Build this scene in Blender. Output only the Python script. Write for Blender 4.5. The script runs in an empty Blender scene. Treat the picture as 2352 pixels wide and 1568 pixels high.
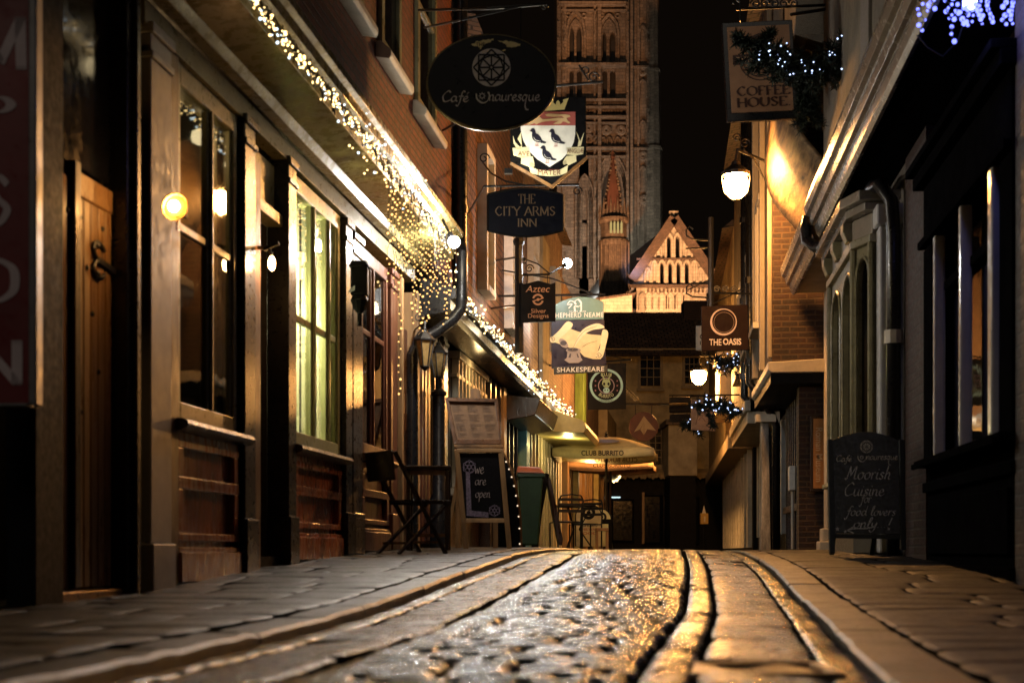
import bpy, bmesh, math, random
from mathutils import Vector, Matrix, noise as mnoise
random.seed(7)
R = random.random
def U(a, b): return a + (b - a) * R()
scene = bpy.context.scene
COL = scene.collection
F, CX, HY, H0 = 3267.0, 1176.0, 1265.0, 0.32

def W(x, y, Y): return Vector(((x - CX) * Y / F, Y, H0 + (HY - y) * Y / F))
def lerp_table(t, x):
    if x <= t[0][0]: return t[0][1]
    for (a, va), (b, vb) in zip(t, t[1:]):
        if x <= b:
            k = (x - a) / (b - a); return va + (vb - va) * k
    return t[-1][1]

# ------------------------------------------------------------------ frames along the two street fronts
class Frame:
    def __init__(s, ox, sl, sd):
        s.ox, s.sl, s.sd = ox, sl, sd; s.n = math.hypot(1, sl)
    def P(s, Y, p, z): return Vector((s.ox + s.sl * Y + s.sd * p / s.n, Y - s.sd * p * s.sl / s.n, z))
    def Yx(s, x, p=0): return (s.ox + s.sd * p) / ((x - CX) / F - s.sl)
    def zy(s, x, y, p=0): return H0 + (HY - y) * s.Yx(x, p) / F
L = Frame(-2.932, .129, 1)
Rt = Frame(2.15, .108, -1)

# ------------------------------------------------------------------ objects
def tag(o, label=None, cat=None, group=None, kind=None):
    for k, v in (('label', label), ('category', cat), ('group', group), ('kind', kind)):
        if v: o[k] = v
    return o
def thing(name, label, cat, loc, group=None):
    o = bpy.data.objects.new(name, None); COL.objects.link(o); o.location = loc
    o.empty_display_size = .1
    return tag(o, label, cat, group)
def origin(o):
    v = Vector(o.location)
    while o.parent: o = o.parent; v = v + Vector(o.location)
    return v

class MB:
    def __init__(s): s.v, s.f = [], []
    def add(s, vs, fs):
        n = len(s.v); s.v += [Vector(v) for v in vs]; s.f += [[i + n for i in f] for f in fs]; return s
    def hexa(s, c):
        return s.add(c, [(0, 3, 2, 1), (4, 5, 6, 7), (0, 1, 5, 4), (1, 2, 6, 5), (2, 3, 7, 6), (3, 0, 4, 7)])
    def box(s, x0, x1, y0, y1, z0, z1):
        return s.hexa([(x0, y0, z0), (x1, y0, z0), (x1, y1, z0), (x0, y1, z0), (x0, y0, z1), (x1, y0, z1), (x1, y1, z1), (x0, y1, z1)])
    def fb(s, fr, Y0, Y1, p0, p1, z0, z1):
        P = fr.P
        return s.hexa([P(Y0, p0, z0), P(Y1, p0, z0), P(Y1, p1, z0), P(Y0, p1, z0), P(Y0, p0, z1), P(Y1, p0, z1), P(Y1, p1, z1), P(Y0, p1, z1)])
    def prof(s, fr, pr, Y0, Y1):
        n = len(pr)
        vs = [fr.P(Y0, p, z) for p, z in pr] + [fr.P(Y1, p, z) for p, z in pr]
        return s.add(vs, [(i, (i + 1) % n, n + (i + 1) % n, n + i) for i in range(n)] + [tuple(range(n))[::-1], tuple(range(n, 2 * n))])
    def extr(s, pts, vec):
        n = len(pts); vec = Vector(vec)
        vs = [Vector(p) for p in pts] + [Vector(p) + vec for p in pts]
        return s.add(vs, [tuple(range(n))[::-1], tuple(range(n, 2 * n))] + [(i, (i + 1) % n, n + (i + 1) % n, n + i) for i in range(n)])
    def bar(s, a, b, w, t, up=(0, 0, 1)):
        a, b = Vector(a), Vector(b); d = (b - a).normalized(); up = Vector(up)
        if abs(d.dot(up)) > .98: up = Vector((1, 0, 0))
        r = d.cross(up).normalized() * w / 2; u = r.cross(d).normalized() * t / 2
        return s.hexa([a - r - u, a + r - u, a + r + u, a - r + u, b - r - u, b + r - u, b + r + u, b - r + u])
    def tube(s, pts, r, n=8, cap=True):
        pts = [Vector(p) for p in pts]; rings = []; prev = None
        rs = r if isinstance(r, (list, tuple)) else [r] * len(pts)
        for i, p in enumerate(pts):
            d = (pts[min(i + 1, len(pts) - 1)] - pts[max(i - 1, 0)]).normalized()
            if prev is None:
                ref = Vector((0, 0, 1)) if abs(d.z) < .9 else Vector((1, 0, 0)); a = d.cross(ref).normalized()
            else: a = (prev - d * prev.dot(d)).normalized()
            prev = a; b = d.cross(a)
            rings.append([p + (a * math.cos(k * 2 * math.pi / n) + b * math.sin(k * 2 * math.pi / n)) * rs[i] for k in range(n)])
        vs = [v for g in rings for v in g]; fs = []
        for i in range(len(pts) - 1):
            for k in range(n):
                fs.append((i * n + k, i * n + (k + 1) % n, (i + 1) * n + (k + 1) % n, (i + 1) * n + k))
        if cap: fs += [tuple(range(n))[::-1], tuple(range((len(pts) - 1) * n, len(pts) * n))]
        return s.add(vs, fs)
    def lathe(s, c, pr, n=16, rot=0, sx=1, sy=1):
        c = Vector(c); vs = []
        for r, z in pr:
            for k in range(n):
                a = rot + k * 2 * math.pi / n; vs.append(c + Vector((math.cos(a) * r * sx, math.sin(a) * r * sy, z)))
        fs = []
        for i in range(len(pr) - 1):
            for k in range(n): fs.append((i * n + k, i * n + (k + 1) % n, (i + 1) * n + (k + 1) % n, (i + 1) * n + k))
        fs += [tuple(range(n))[::-1], tuple(range((len(pr) - 1) * n, len(pr) * n))]
        return s.add(vs, fs)
    def ball(s, c, r, n=8, m=5, sz=1):
        pr = [(max(1e-4, r * math.sin(math.pi * i / m)), -r * sz * math.cos(math.pi * i / m)) for i in range(m + 1)]
        return s.lathe(c, pr, n)
    def build(s, name, mat, parent=None, smooth=False, bevel=0, kind=None, label=None, solid=0, base=None):
        o0 = origin(parent) if parent else Vector((0, 0, 0))
        loc = Vector((0, 0, 0))
        if parent is None and s.v:
            lo = [min(v[i] for v in s.v) for i in range(3)]; hi = [max(v[i] for v in s.v) for i in range(3)]
            loc = Vector(((lo[0] + hi[0]) / 2, (lo[1] + hi[1]) / 2, lo[2]))
        me = bpy.data.meshes.new(name)
        me.from_pydata([tuple(v - o0 - loc) for v in s.v], [], s.f)
        bm = bmesh.new(); bm.from_mesh(me)
        bmesh.ops.recalc_face_normals(bm, faces=bm.faces)
        uv = bm.loops.layers.uv.new('UVMap')
        for f in bm.faces:
            n = f.normal; f.smooth = bool(smooth)
            if abs(n.z) > .8: t, b = Vector((1, 0, 0)), Vector((0, 1, 0))
            else:
                t = Vector((-n.y, n.x, 0)).normalized(); b = n.cross(t) if n.cross(t).z > 0 else -n.cross(t)
                if t.y < -.7 or (abs(t.y) < .7 and t.x < 0): t = -t
            for l in f.loops:
                q = l.vert.co + o0 + loc; l[uv].uv = (q.dot(t), q.dot(b))
        bm.to_mesh(me); bm.free()
        if smooth == 'auto':
            try: me.set_sharp_from_angle(angle=math.radians(40))
            except Exception: pass
        if mat: me.materials.append(mat)
        ob = bpy.data.objects.new(name, me); COL.objects.link(ob)
        if parent: ob.parent = parent
        ob.location = loc
        if bevel:
            m = ob.modifiers.new('b', 'BEVEL'); m.width = bevel; m.segments = 2; m.limit_method = 'ANGLE'; m.angle_limit = .6
        if solid:
            m = ob.modifiers.new('s', 'SOLIDIFY'); m.thickness = solid; m.offset = 0
        return tag(ob, label, None, None, kind)

# ------------------------------------------------------------------ materials
MATS = {}
def nodes(name):
    m = bpy.data.materials.new(name); m.use_nodes = True; nt = m.node_tree
    for n in list(nt.nodes): nt.nodes.remove(n)
    return m, nt, nt.nodes.new('ShaderNodeOutputMaterial')
def noise_tex(nt, vec, scale, detail=4, rough=.6, sc=(1, 1, 1)):
    mp = nt.nodes.new('ShaderNodeMapping'); mp.inputs['Scale'].default_value = sc
    nt.links.new(vec, mp.inputs['Vector'])
    t = nt.nodes.new('ShaderNodeTexNoise'); t.inputs['Scale'].default_value = scale
    t.inputs['Detail'].default_value = detail; t.inputs['Roughness'].default_value = rough
    nt.links.new(mp.outputs['Vector'], t.inputs['Vector']); return t.outputs['Fac']
def rng(nt, src, a, b, lo=.3, hi=.7):
    r = nt.nodes.new('ShaderNodeMapRange'); r.inputs['From Min'].default_value = lo; r.inputs['From Max'].default_value = hi
    r.inputs['To Min'].default_value = a; r.inputs['To Max'].default_value = b
    nt.links.new(src, r.inputs['Value']); return r.outputs['Result']
def mixc(nt, fac, a, b, mode='MIX'):
    m = nt.nodes.new('ShaderNodeMix'); m.data_type = 'RGBA'; m.blend_type = mode
    for i, v in ((0, fac), (6, a), (7, b)):
        if hasattr(v, 'links'): nt.links.new(v, m.inputs[i])
        else: m.inputs[i].default_value = v if i == 0 else (*v, 1)
    return m.outputs[2]
def paint(name, col, rough=.5, var=.25, scale=3., bump=.0, bscale=60., metal=0., sc=(1, 1, 1), spec=.5, coat=0., rvar=.15, col2=None, fine=0.):
    if name in MATS: return MATS[name]
    m, nt, out = nodes(name); N = nt.nodes; K = nt.links
    b = N.new('ShaderNodeBsdfPrincipled'); K.new(b.outputs[0], out.inputs[0])
    g = N.new('ShaderNodeNewGeometry'); pos = g.outputs['Position']
    n1 = noise_tex(nt, pos, scale, 6, .65, sc)
    c2 = col2 or tuple(c * (1 - var * 1.6) for c in col); c1 = col if col2 else tuple(min(1, c * (1 + var * .4)) for c in col)
    c = mixc(nt, rng(nt, n1, 0, 1), c2, c1)
    if fine:
        n3 = noise_tex(nt, pos, 140, 2, .7, sc); c = mixc(nt, 1.0, c, mixc(nt, rng(nt, n3, 0, 1, .35, .65), (1 - fine,) * 3, (1, 1, 1)), 'MULTIPLY')
    K.new(c, b.inputs['Base Color'])
    n2 = noise_tex(nt, pos, scale * 4.3, 4, .7, sc)
    K.new(rng(nt, n2, max(.02, rough - rvar), min(1, rough + rvar)), b.inputs['Roughness'])
    b.inputs['Metallic'].default_value = metal; b.inputs['Specular IOR Level'].default_value = spec
    b.inputs['Coat Weight'].default_value = coat; b.inputs['Coat Roughness'].default_value = .3 if 'wet' in name else .12
    if bump:
        bp = N.new('ShaderNodeBump'); bp.inputs['Strength'].default_value = bump; bp.inputs['Distance'].default_value = .01
        K.new(noise_tex(nt, pos, bscale, 5, .7, sc), bp.inputs['Height']); K.new(bp.outputs[0], b.inputs['Normal'])
    MATS[name] = m; return m
def brick(name, c1, c2, mortar, bw=.225, bh=.075, ms=.01, bump=.6, rough=.75, offs=.5, var=.5, bias=0., tile=False, contrast=.25):
    if name in MATS: return MATS[name]
    m, nt, out = nodes(name); N = nt.nodes; K = nt.links
    b = N.new('ShaderNodeBsdfPrincipled'); K.new(b.outputs[0], out.inputs[0])
    uv = N.new('ShaderNodeUVMap').outputs[0]
    g = N.new('ShaderNodeNewGeometry').outputs['Position']
    # slight wobble so that courses are not ruler-straight
    wob = N.new('ShaderNodeVectorMath'); wob.operation = 'MULTIPLY_ADD'
    nz = N.new('ShaderNodeTexNoise'); nz.inputs['Scale'].default_value = 2.5; K.new(g, nz.inputs['Vector'])
    K.new(nz.outputs['Color'], wob.inputs[0]); wob.inputs[1].default_value = (.02, .02, 0); K.new(uv, wob.inputs[2])
    t = N.new('ShaderNodeTexBrick'); K.new(wob.outputs[0], t.inputs['Vector'])
    t.inputs['Color1'].default_value = (*c1, 1); t.inputs['Color2'].default_value = (*c2, 1); t.inputs['Mortar'].default_value = (*mortar, 1)
    t.inputs['Scale'].default_value = 1; t.inputs['Brick Width'].default_value = bw; t.inputs['Row Height'].default_value = bh
    t.inputs['Mortar Size'].default_value = ms; t.inputs['Mortar Smooth'].default_value = .3; t.offset = offs; t.inputs['Bias'].default_value = bias
    n1 = noise_tex(nt, g, 2.2, 6, .7); n2 = noise_tex(nt, g, 30, 4, .7)
    c = mixc(nt, 1.0, t.outputs['Color'], mixc(nt, rng(nt, n1, 0, 1), (1 - var,) * 3, (1, 1, 1)), 'MULTIPLY')
    c = mixc(nt, 1.0, c, mixc(nt, rng(nt, n2, 0, 1), (1 - contrast * 2,) * 3, (1, 1, 1)), 'MULTIPLY')
    K.new(c, b.inputs['Base Color']); K.new(rng(nt, n2, rough - .2, rough + .15), b.inputs['Roughness'])
    bp = N.new('ShaderNodeBump'); bp.inputs['Strength'].default_value = bump; bp.inputs['Distance'].default_value = .012
    h = N.new('ShaderNodeMath'); h.operation = 'MULTIPLY_ADD'
    inv = N.new('ShaderNodeMath'); inv.operation = 'SUBTRACT'; inv.inputs[0].default_value = 1; K.new(t.outputs['Fac'], inv.inputs[1])
    K.new(n2, h.inputs[0]); h.inputs[1].default_value = .5; K.new(inv.outputs[0], h.inputs[2])
    K.new(h.outputs[0], bp.inputs['Height']); K.new(bp.outputs[0], b.inputs['Normal'])
    MATS[name] = m; return m
def emit(name, col, s, sample=False):
    if name in MATS: return MATS[name]
    m, nt, out = nodes(name); e = nt.nodes.new('ShaderNodeEmission'); e.inputs[0].default_value = (*col, 1); e.inputs[1].default_value = s
    nt.links.new(e.outputs[0], out.inputs[0])
    if not sample: m.cycles.emission_sampling = 'NONE'
    MATS[name] = m; return m
def glass(name='window glass', tint=(.75, .78, .75), refl=1.0):
    if name in MATS: return MATS[name]
    m, nt, out = nodes(name); N = nt.nodes; K = nt.links
    tr = N.new('ShaderNodeBsdfTransparent'); tr.inputs[0].default_value = (*tint, 1)
    gl = N.new('ShaderNodeBsdfGlossy'); gl.inputs['Roughness'].default_value = .03
    lw = N.new('ShaderNodeLayerWeight'); lw.inputs[0].default_value = .5
    pw = N.new('ShaderNodeMath'); pw.operation = 'POWER'; K.new(lw.outputs['Facing'], pw.inputs[0]); pw.inputs[1].default_value = 5
    fr = N.new('ShaderNodeMath'); fr.operation = 'MULTIPLY_ADD'; K.new(pw.outputs[0], fr.inputs[0]); fr.inputs[1].default_value = .9; fr.inputs[2].default_value = .05
    bp = N.new('ShaderNodeBump'); bp.inputs['Strength'].default_value = .04; bp.inputs['Distance'].default_value = .02
    K.new(noise_tex(nt, N.new('ShaderNodeNewGeometry').outputs['Position'], 4, 2), bp.inputs['Height'])
    K.new(bp.outputs[0], gl.inputs['Normal'])
    mx = N.new('ShaderNodeMixShader'); K.new(fr.outputs[0], mx.inputs[0]); K.new(tr.outputs[0], mx.inputs[1]); K.new(gl.outputs[0], mx.inputs[2])
    K.new(mx.outputs[0], out.inputs[0]); MATS[name] = m; return m
def hue(c, rough=.55): return paint('sign paint %.3f %.3f %.3f' % c, c, rough, .12, 9)

SHADEBLK = paint('shade black dead matt paint', (.006, .006, .007), .8, .3, 6, spec=0.)  # darkness of the near shop and undersides is put into this paint
BLACK = paint('black gloss paint', (.010, .010, .011), .3, .3, 6, rvar=.06)
BLACKM = paint('black matt paint', (.006, .006, .007), .6, .3, 6, .15, 40, spec=.12)
IRON = paint('black wrought iron', (.012, .011, .010), .42, .3, 20, .3, 80)
OLIVE = paint('olive gold gloss paint', (.22, .18, .065), .28, .25, 2.5, .12, 18)
OLIVED = paint('olive drab paint', (.25, .225, .12), .35, .25, 4, .15, 30)
GREYP = paint('pale grey paint', (.50, .50, .47), .45, .2, 4, .15, 30)
STONEP = paint('cream stone paint', (.55, .48, .36), .55, .2, 3, .15, 40)
WHITEP = paint('white gloss paint', (.72, .71, .68), .3, .15, 4, .12, 30)
MAHOG = paint('mahogany varnish', (.42, .11, .03), .28, .4, 6, 0., 30, sc=(1, 1, .18), coat=.4)
DKWOOD = paint('dark stained wood', (.035, .018, .010), .35, .4, 8, .2, 40, sc=(1, 1, .15))
REDWOOD = paint('dark red wood paint', (.10, .032, .018), .4, .4, 8, .2, 40, sc=(1, 1, .15))
OAK = paint('oiled oak', (.22, .11, .038), .42, .45, 9, .25, 50, sc=(1, 1, .12))
PINE = paint('pale timber', (.36, .21, .09), .5, .35, 9, .25, 50, sc=(1, 1, .15))
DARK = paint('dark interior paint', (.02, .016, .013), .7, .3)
GLASS = glass()
GLASSD = glass('dusty dark glass', (.25, .25, .25))
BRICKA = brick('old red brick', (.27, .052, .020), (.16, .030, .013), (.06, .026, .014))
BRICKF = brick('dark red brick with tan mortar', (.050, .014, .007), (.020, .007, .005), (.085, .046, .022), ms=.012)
BRICKN = brick('shade darkened red brick', (.06, .022, .016), (.045, .016, .012), (.045, .032, .025))  # near shop brick; the dark corner is put into its colour
TILEH = brick('hung clay tiles', (.27, .12, .06), (.15, .065, .035), (.02, .012, .008), .17, .105, .012, 1.0, .7)
PINKB = brick('pale pink brick', (.50, .34, .27), (.36, .23, .19), (.28, .22, .19), contrast=.3)
PLASTER = paint('cream lime plaster', (.50, .42, .28), .8, .3, 2, .4, 30, fine=.15)
RENDER = paint('grey pebbledash render', (.25, .215, .165), .8, .3, 2.5, .9, 45, fine=.45)
OCHRE = paint('ochre limewash', (.46, .36, .19), .85, .4, 1.6, .4, 25, fine=.2)
TOWERM = brick('weathered tower stone', (.40, .30, .22), (.24, .18, .13), (.14, .10, .08), .9, .42, .03, .7, .85, var=.55, contrast=.4)
GATEM = brick('warm gable stone', (.50, .45, .36), (.38, .34, .27), (.22, .19, .15), .8, .36, .02, .5, .85, var=.35)
ROOFM = brick('dark roof tiles', (.20, .13, .09), (.11, .075, .055), (.006, .005, .005), .25, .16, .02, .8, .6)
LEADM = paint('grey lead roof', (.22, .22, .24), .55, .3, 3, .2, 8)
MORTM = paint('wet dark grit', (.014, .011, .008), .9, .4, 20, .6, 90, spec=0.)

def stone_mat(name, col, rough, bump=.9, var=.5, bs=75, spec=1.):
    m, nt, out = nodes(name); N = nt.nodes; K = nt.links
    b = N.new('ShaderNodeBsdfPrincipled'); K.new(b.outputs[0], out.inputs[0]); g = N.new('ShaderNodeNewGeometry'); pos = g.outputs['Position']
    n1 = noise_tex(nt, pos, 3.5, 6, .7); n2 = noise_tex(nt, pos, bs, 6, .8); n3 = noise_tex(nt, pos, 210, 2, .6)
    c = mixc(nt, rng(nt, n1, 0, 1), tuple(v * (1 - var) for v in col), col)
    c = mixc(nt, 1.0, c, mixc(nt, g.outputs['Random Per Island'], (.55, .52, .50), (1.15, 1.15, 1.12)), 'MULTIPLY')
    c = mixc(nt, 1.0, c, mixc(nt, rng(nt, n2, 0, 1, .38, .62), (.35, .35, .35), (1.2, 1.2, 1.2)), 'MULTIPLY')
    K.new(c, b.inputs['Base Color'])
    r = N.new('ShaderNodeMath'); r.operation = 'MULTIPLY_ADD'; K.new(rng(nt, n2, -.5, .5), r.inputs[0]); r.inputs[1].default_value = .22; K.new(rng(nt, n1, rough - .08, rough + .10), r.inputs[2])
    K.new(r.outputs[0], b.inputs['Roughness']); b.inputs['Specular IOR Level'].default_value = spec
    a = N.new('ShaderNodeMath'); a.operation = 'MULTIPLY_ADD'; K.new(n3, a.inputs[0]); a.inputs[1].default_value = .35; K.new(n2, a.inputs[2])
    bp = N.new('ShaderNodeBump'); bp.inputs['Strength'].default_value = bump; bp.inputs['Distance'].default_value = .012
    K.new(a.outputs[0], bp.inputs['Height']); K.new(bp.outputs[0], b.inputs['Normal']); MATS[name] = m; return m
SETTM = stone_mat('wet granite setts', (.05, .044, .037), .19, .28, .5, 80); TRACKM = stone_mat('wet track stone', (.05, .043, .034), .24, .9, .5, 30); SLABM = stone_mat('wet york stone', (.022, .016, .012), .36, .6, .5, 40, .75)
PAVEM = stone_mat('damp paving stone', (.013, .009, .006), .38, .6, .5, 40, .5); PAVESHADE = stone_mat('damp shade dark paving', (.013, .008, .005), .52, .6, .5, 40, .35)  # base colours darkened to carry the dark lower corners
def fbs(fr, boxes, name, mat, parent, bevel=0.):
    for q in boxes: MB().fb(fr, *q).build(name, mat, parent, bevel=bevel)

# ------------------------------------------------------------------ strokes and lettering
def smooth_pts(pts, k=7, closed=False):
    if len(pts) < 3: return pts
    out = []; n = len(pts); P = lambda i: pts[i % n] if closed else pts[max(0, min(n - 1, i))]
    for i in range(n if closed else n - 1):
        a, b, c, d = P(i - 1), P(i), P(i + 1), P(i + 2)
        for j in range(k):
            t = j / k
            out.append(tuple(.5 * (2 * b[q] + (c[q] - a[q]) * t + (2 * a[q] - 5 * b[q] + 4 * c[q] - d[q]) * t * t + (3 * b[q] - a[q] - 3 * c[q] + d[q]) * t ** 3) for q in (0, 1)))
    out.append(pts[0] if closed else pts[-1]); return out
def ribbon(pts, w, nib=None, taper=False):
    """polyline (x right, y down) -> list of quads with a pen width; nib = pen angle in radians"""
    quads = []; n = len(pts); L_, R_ = [], []
    for i, p in enumerate(pts):
        a = pts[max(0, i - 1)]; b = pts[min(n - 1, i + 1)]
        dx, dy = b[0] - a[0], b[1] - a[1]; d = math.hypot(dx, dy) or 1e-6
        k = 1.
        if nib is not None: k = .3 + .7 * abs(math.sin(math.atan2(-dy, dx) - nib))
        if taper: k *= .35 + .65 * math.sin(math.pi * min(1, max(0, (i + .6) / n)))
        ww = w * k / 2; L_.append((p[0] - dy / d * ww, p[1] + dx / d * ww)); R_.append((p[0] + dy / d * ww, p[1] - dx / d * ww))
    for i in range(n - 1): quads.append([L_[i], L_[i + 1], R_[i + 1], R_[i]])
    return quads
SCR = {
 'a': (1.0, [[(.75, .9), (.35, 1), (.05, .5), (.3, 0), (.7, .4), (.78, .95), (.75, .3), (1, .05)]]),
 'c': (.85, [[(.75, .8), (.45, 1), (.05, .5), (.4, 0), (.85, .25)]]),
 'd': (1.0, [[(.7, .85), (.35, 1), (.05, .5), (.3, 0), (.7, .4), (.85, 2), (.78, .4), (1, .05)]]),
 'e': (.85, [[(.1, .45), (.6, .62), (.5, 1), (.15, .75), (.12, .25), (.45, 0), (.85, .3)]]),
 'f': (.75, [[(.95, 1.75), (.7, 2), (.5, 1.5), (.35, 0), (.1, -.8), (-.15, -.55)], [(.1, 1), (.8, 1.02)]]),
 'h': (.9, [[(.25, 2), (.1, 0)], [(.12, .5), (.45, 1), (.65, .7), (.6, .1), (.85, .05)]]),
 'i': (.42, [[(.15, 1), (.1, .15), (.38, .05)], [(.2, 1.4), (.24, 1.5)]]),
 'l': (.5, [[(.1, .3), (.45, 1.8), (.22, 1.9), (.12, .3), (.45, .05)]]),
 'n': (.85, [[(.05, 1), (.08, 0)], [(.08, .6), (.4, 1), (.6, .7), (.58, .1), (.85, .05)]]),
 'o': (.9, [[(.5, 1), (.1, .75), (.1, .2), (.42, 0), (.75, .4), (.65, .9), (.45, 1), (.85, .85)]]),
 'p': (.82, [[(.1, 1), (0, -.9)], [(.08, .6), (.4, 1), (.7, .6), (.4, 0), (.08, .2)]]),
 'q': (1.0, [[(.7, .85), (.35, 1), (.05, .5), (.3, 0), (.7, .5), (.75, .95), (.62, -.6), (.85, -1.4), (1.25, -1.5)]]),
 'r': (.62, [[(.08, 1), (.1, 0)], [(.1, .6), (.35, 1), (.6, .9)]]),
 's': (.68, [[(.6, .85), (.3, 1), (.15, .75), (.5, .35), (.35, 0), (.02, .15)]]),
 'u': (.95, [[(.08, 1), (.1, .2), (.4, 0), (.65, .4), (.7, 1), (.68, .2), (.9, .05)]]),
 'v': (.72, [[(.05, 1), (.3, .05), (.68, 1)]]),
 'w': (1.08, [[(.05, 1), (.25, .05), (.5, .8), (.75, .05), (1, 1)]]),
 'y': (.85, [[(.08, 1), (.15, .4), (.45, .2), (.7, 1), (.55, -.5), (.2, -.9), (-.05, -.5)]]),
 'x': (.7, [[(.05, 1), (.65, 0)], [(.65, 1), (.05, 0)]]),
 'C': (1.3, [[(1.15, 1.7), (.75, 2), (.1, 1.1), (.4, .05), (1.25, .3)]]),
 'M': (1.55, [[(-.1, .2), (.1, 0), (.35, 1.9)], [(.35, 1.9), (.6, .5)], [(.6, .5), (1.15, 1.9), (1.15, .2), (1.5, .1)]]),
 'W': (1.5, [[(0, 1.9), (.35, .05), (.75, 1.5), (1.05, .05), (1.5, 1.9)]]),
 '.': (.4, [[(.1, .02), (.2, .1)]]), '!': (.5, [[(.35, 2), (.2, .5)], [(.15, .05), (.2, .12)]]), ' ': (.6, []),
}
SCR['\u00e9'] = (.85, SCR['e'][1] + [[(.45, 1.35), (.75, 1.75)]])
SER = {'A': (.8, [[(0, 0), (.4, 1)], [(.4, 1), (.8, 0)], [(.17, .35), (.63, .35)]]),
 'B': (.66, [[(.1, 0), (.1, 1)], [(.1, 1), (.45, .98), (.55, .77), (.45, .55), (.1, .53)], [(.1, .53), (.5, .5), (.62, .27), (.5, .03), (.1, 0)]]),
 'C': (.78, [[(.7, .82), (.4, 1), (.05, .5), (.4, 0), (.74, .2)]]), 'D': (.8, [[(.1, 0), (.1, 1)], [(.1, 1), (.5, .95), (.76, .5), (.5, .05), (.1, 0)]]),
 'E': (.65, [[(.1, 0), (.1, 1)], [(.1, 1), (.6, 1)], [(.6, 1), (.6, .84)], [(.1, .52), (.48, .52)], [(.1, 0), (.62, 0)], [(.62, 0), (.62, .17)]]),
 'F': (.6, [[(.1, 0), (.1, 1)], [(.1, 1), (.58, 1)], [(.58, 1), (.58, .84)], [(.1, .52), (.45, .52)]]),
 'G': (.82, [[(.7, .82), (.4, 1), (.05, .5), (.4, 0), (.72, .15)], [(.72, .1), (.72, .45)]]),
 'H': (.82, [[(.1, 0), (.1, 1)], [(.72, 0), (.72, 1)], [(.1, .5), (.72, .5)]]), 'I': (.28, [[(.14, 0), (.14, 1)]]),
 'L': (.6, [[(.1, 0), (.1, 1)], [(.1, 0), (.58, 0)], [(.58, 0), (.58, .17)]]),
 'M': (1.0, [[(.1, 0), (.12, 1)], [(.12, 1), (.5, .1)], [(.5, .1), (.88, 1)], [(.88, 1), (.9, 0)]]),
 'N': (.85, [[(.1, 0), (.1, 1)], [(.1, 1), (.75, 0)], [(.75, 0), (.75, 1)]]),
 'O': (.9, [[(.45, 1), (.12, .8), (.05, .5), (.12, .2), (.45, 0), (.78, .2), (.85, .5), (.78, .8), (.45, 1), (.3, .96)]]),
 'P': (.64, [[(.1, 0), (.1, 1)], [(.1, 1), (.45, .98), (.6, .74), (.45, .5), (.1, .47)]]),
 'R': (.74, [[(.1, 0), (.1, 1)], [(.1, 1), (.45, .98), (.58, .76), (.42, .53), (.1, .5)], [(.38, .5), (.72, 0)]]),
 'S': (.62, [[(.55, .82), (.3, 1), (.08, .78), (.3, .53), (.54, .3), (.3, 0), (.05, .18)]]),
 'T': (.72, [[(.36, 0), (.36, 1)], [(.02, 1), (.7, 1)], [(.02, 1), (.02, .85)], [(.7, 1), (.7, .85)]]),
 'U': (.82, [[(.1, 1), (.1, .3), (.4, 0), (.7, .3), (.7, 1)]]), 'V': (.8, [[(.02, 1), (.4, 0)], [(.4, 0), (.78, 1)]]),
 'Y': (.76, [[(.02, 1), (.38, .5)], [(.74, 1), (.38, .5)], [(.38, .5), (.38, 0)]]), '.': (.25, [[(.08, .0), (.15, .06)]]), ' ': (.35, [])}
def stroke_text(s, font, w, nib, track=.08, slant=0):
    quads = []; x = 0
    for ch in s:
        adv, st = font[ch]
        for g in st:
            pts = smooth_pts(g, 6) if len(g) > 2 else g
            pts = [(x + a + slant * b, -b) for a, b in pts]
            quads += ribbon(pts, w, nib)
            if font is SER and len(g) == 2 and abs(g[0][1] - g[1][1]) > .4:
                for a, b in g:
                    if b in (0, 1): quads += ribbon([(x + a - .1, -b), (x + a + .1, -b)], .06)
        x += adv + track
    return quads
_fc = {}
def font_text(s, bold=0., shear=0., space=1.0):
    k = (s, bold, shear, space)
    if k in _fc: return _fc[k]
    cu = bpy.data.curves.new('lettering', 'FONT'); cu.body = s; cu.offset = bold; cu.shear = shear; cu.resolution_u = 4; cu.space_character = space; cu.fill_mode = 'FRONT'
    ob = bpy.data.objects.new('lettering', cu); COL.objects.link(ob)
    bpy.context.view_layer.update()
    me = bpy.data.meshes.new_from_object(ob.evaluated_get(bpy.context.evaluated_depsgraph_get()))
    qs = [[(me.vertices[i].co.x, -me.vertices[i].co.y) for i in p.vertices] for p in me.polygons]
    bpy.data.objects.remove(ob); bpy.data.curves.remove(cu); bpy.data.meshes.remove(me)
    _fc[k] = qs; return qs
def fit(quads, x0, x1, y0, y1, rot=0, mirror=False):
    xs = [p[0] for q in quads for p in q]; ys = [p[1] for q in quads for p in q]
    a, b, c, d = min(xs), max(xs), min(ys), max(ys)
    def f(p):
        u, v = (p[0] - a) / (b - a), (p[1] - c) / ((d - c) or 1)
        if mirror: u = 1 - u
        if rot == 90: u, v = 1 - v, u          # reads downwards
        return (x0 + (x1 - x0) * u, y0 + (y1 - y0) * v)
    return [[f(p) for p in q] for q in quads]
def circle(cx, cy, r, n=28, ry=None, a0=0, a1=2 * math.pi):
    ry = ry or r; full = abs(a1 - a0) > 6.28
    return [(cx + r * math.cos(a0 + (a1 - a0) * i / (n if full else n - 1)), cy + ry * math.sin(a0 + (a1 - a0) * i / (n if full else n - 1))) for i in range(n)]
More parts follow.
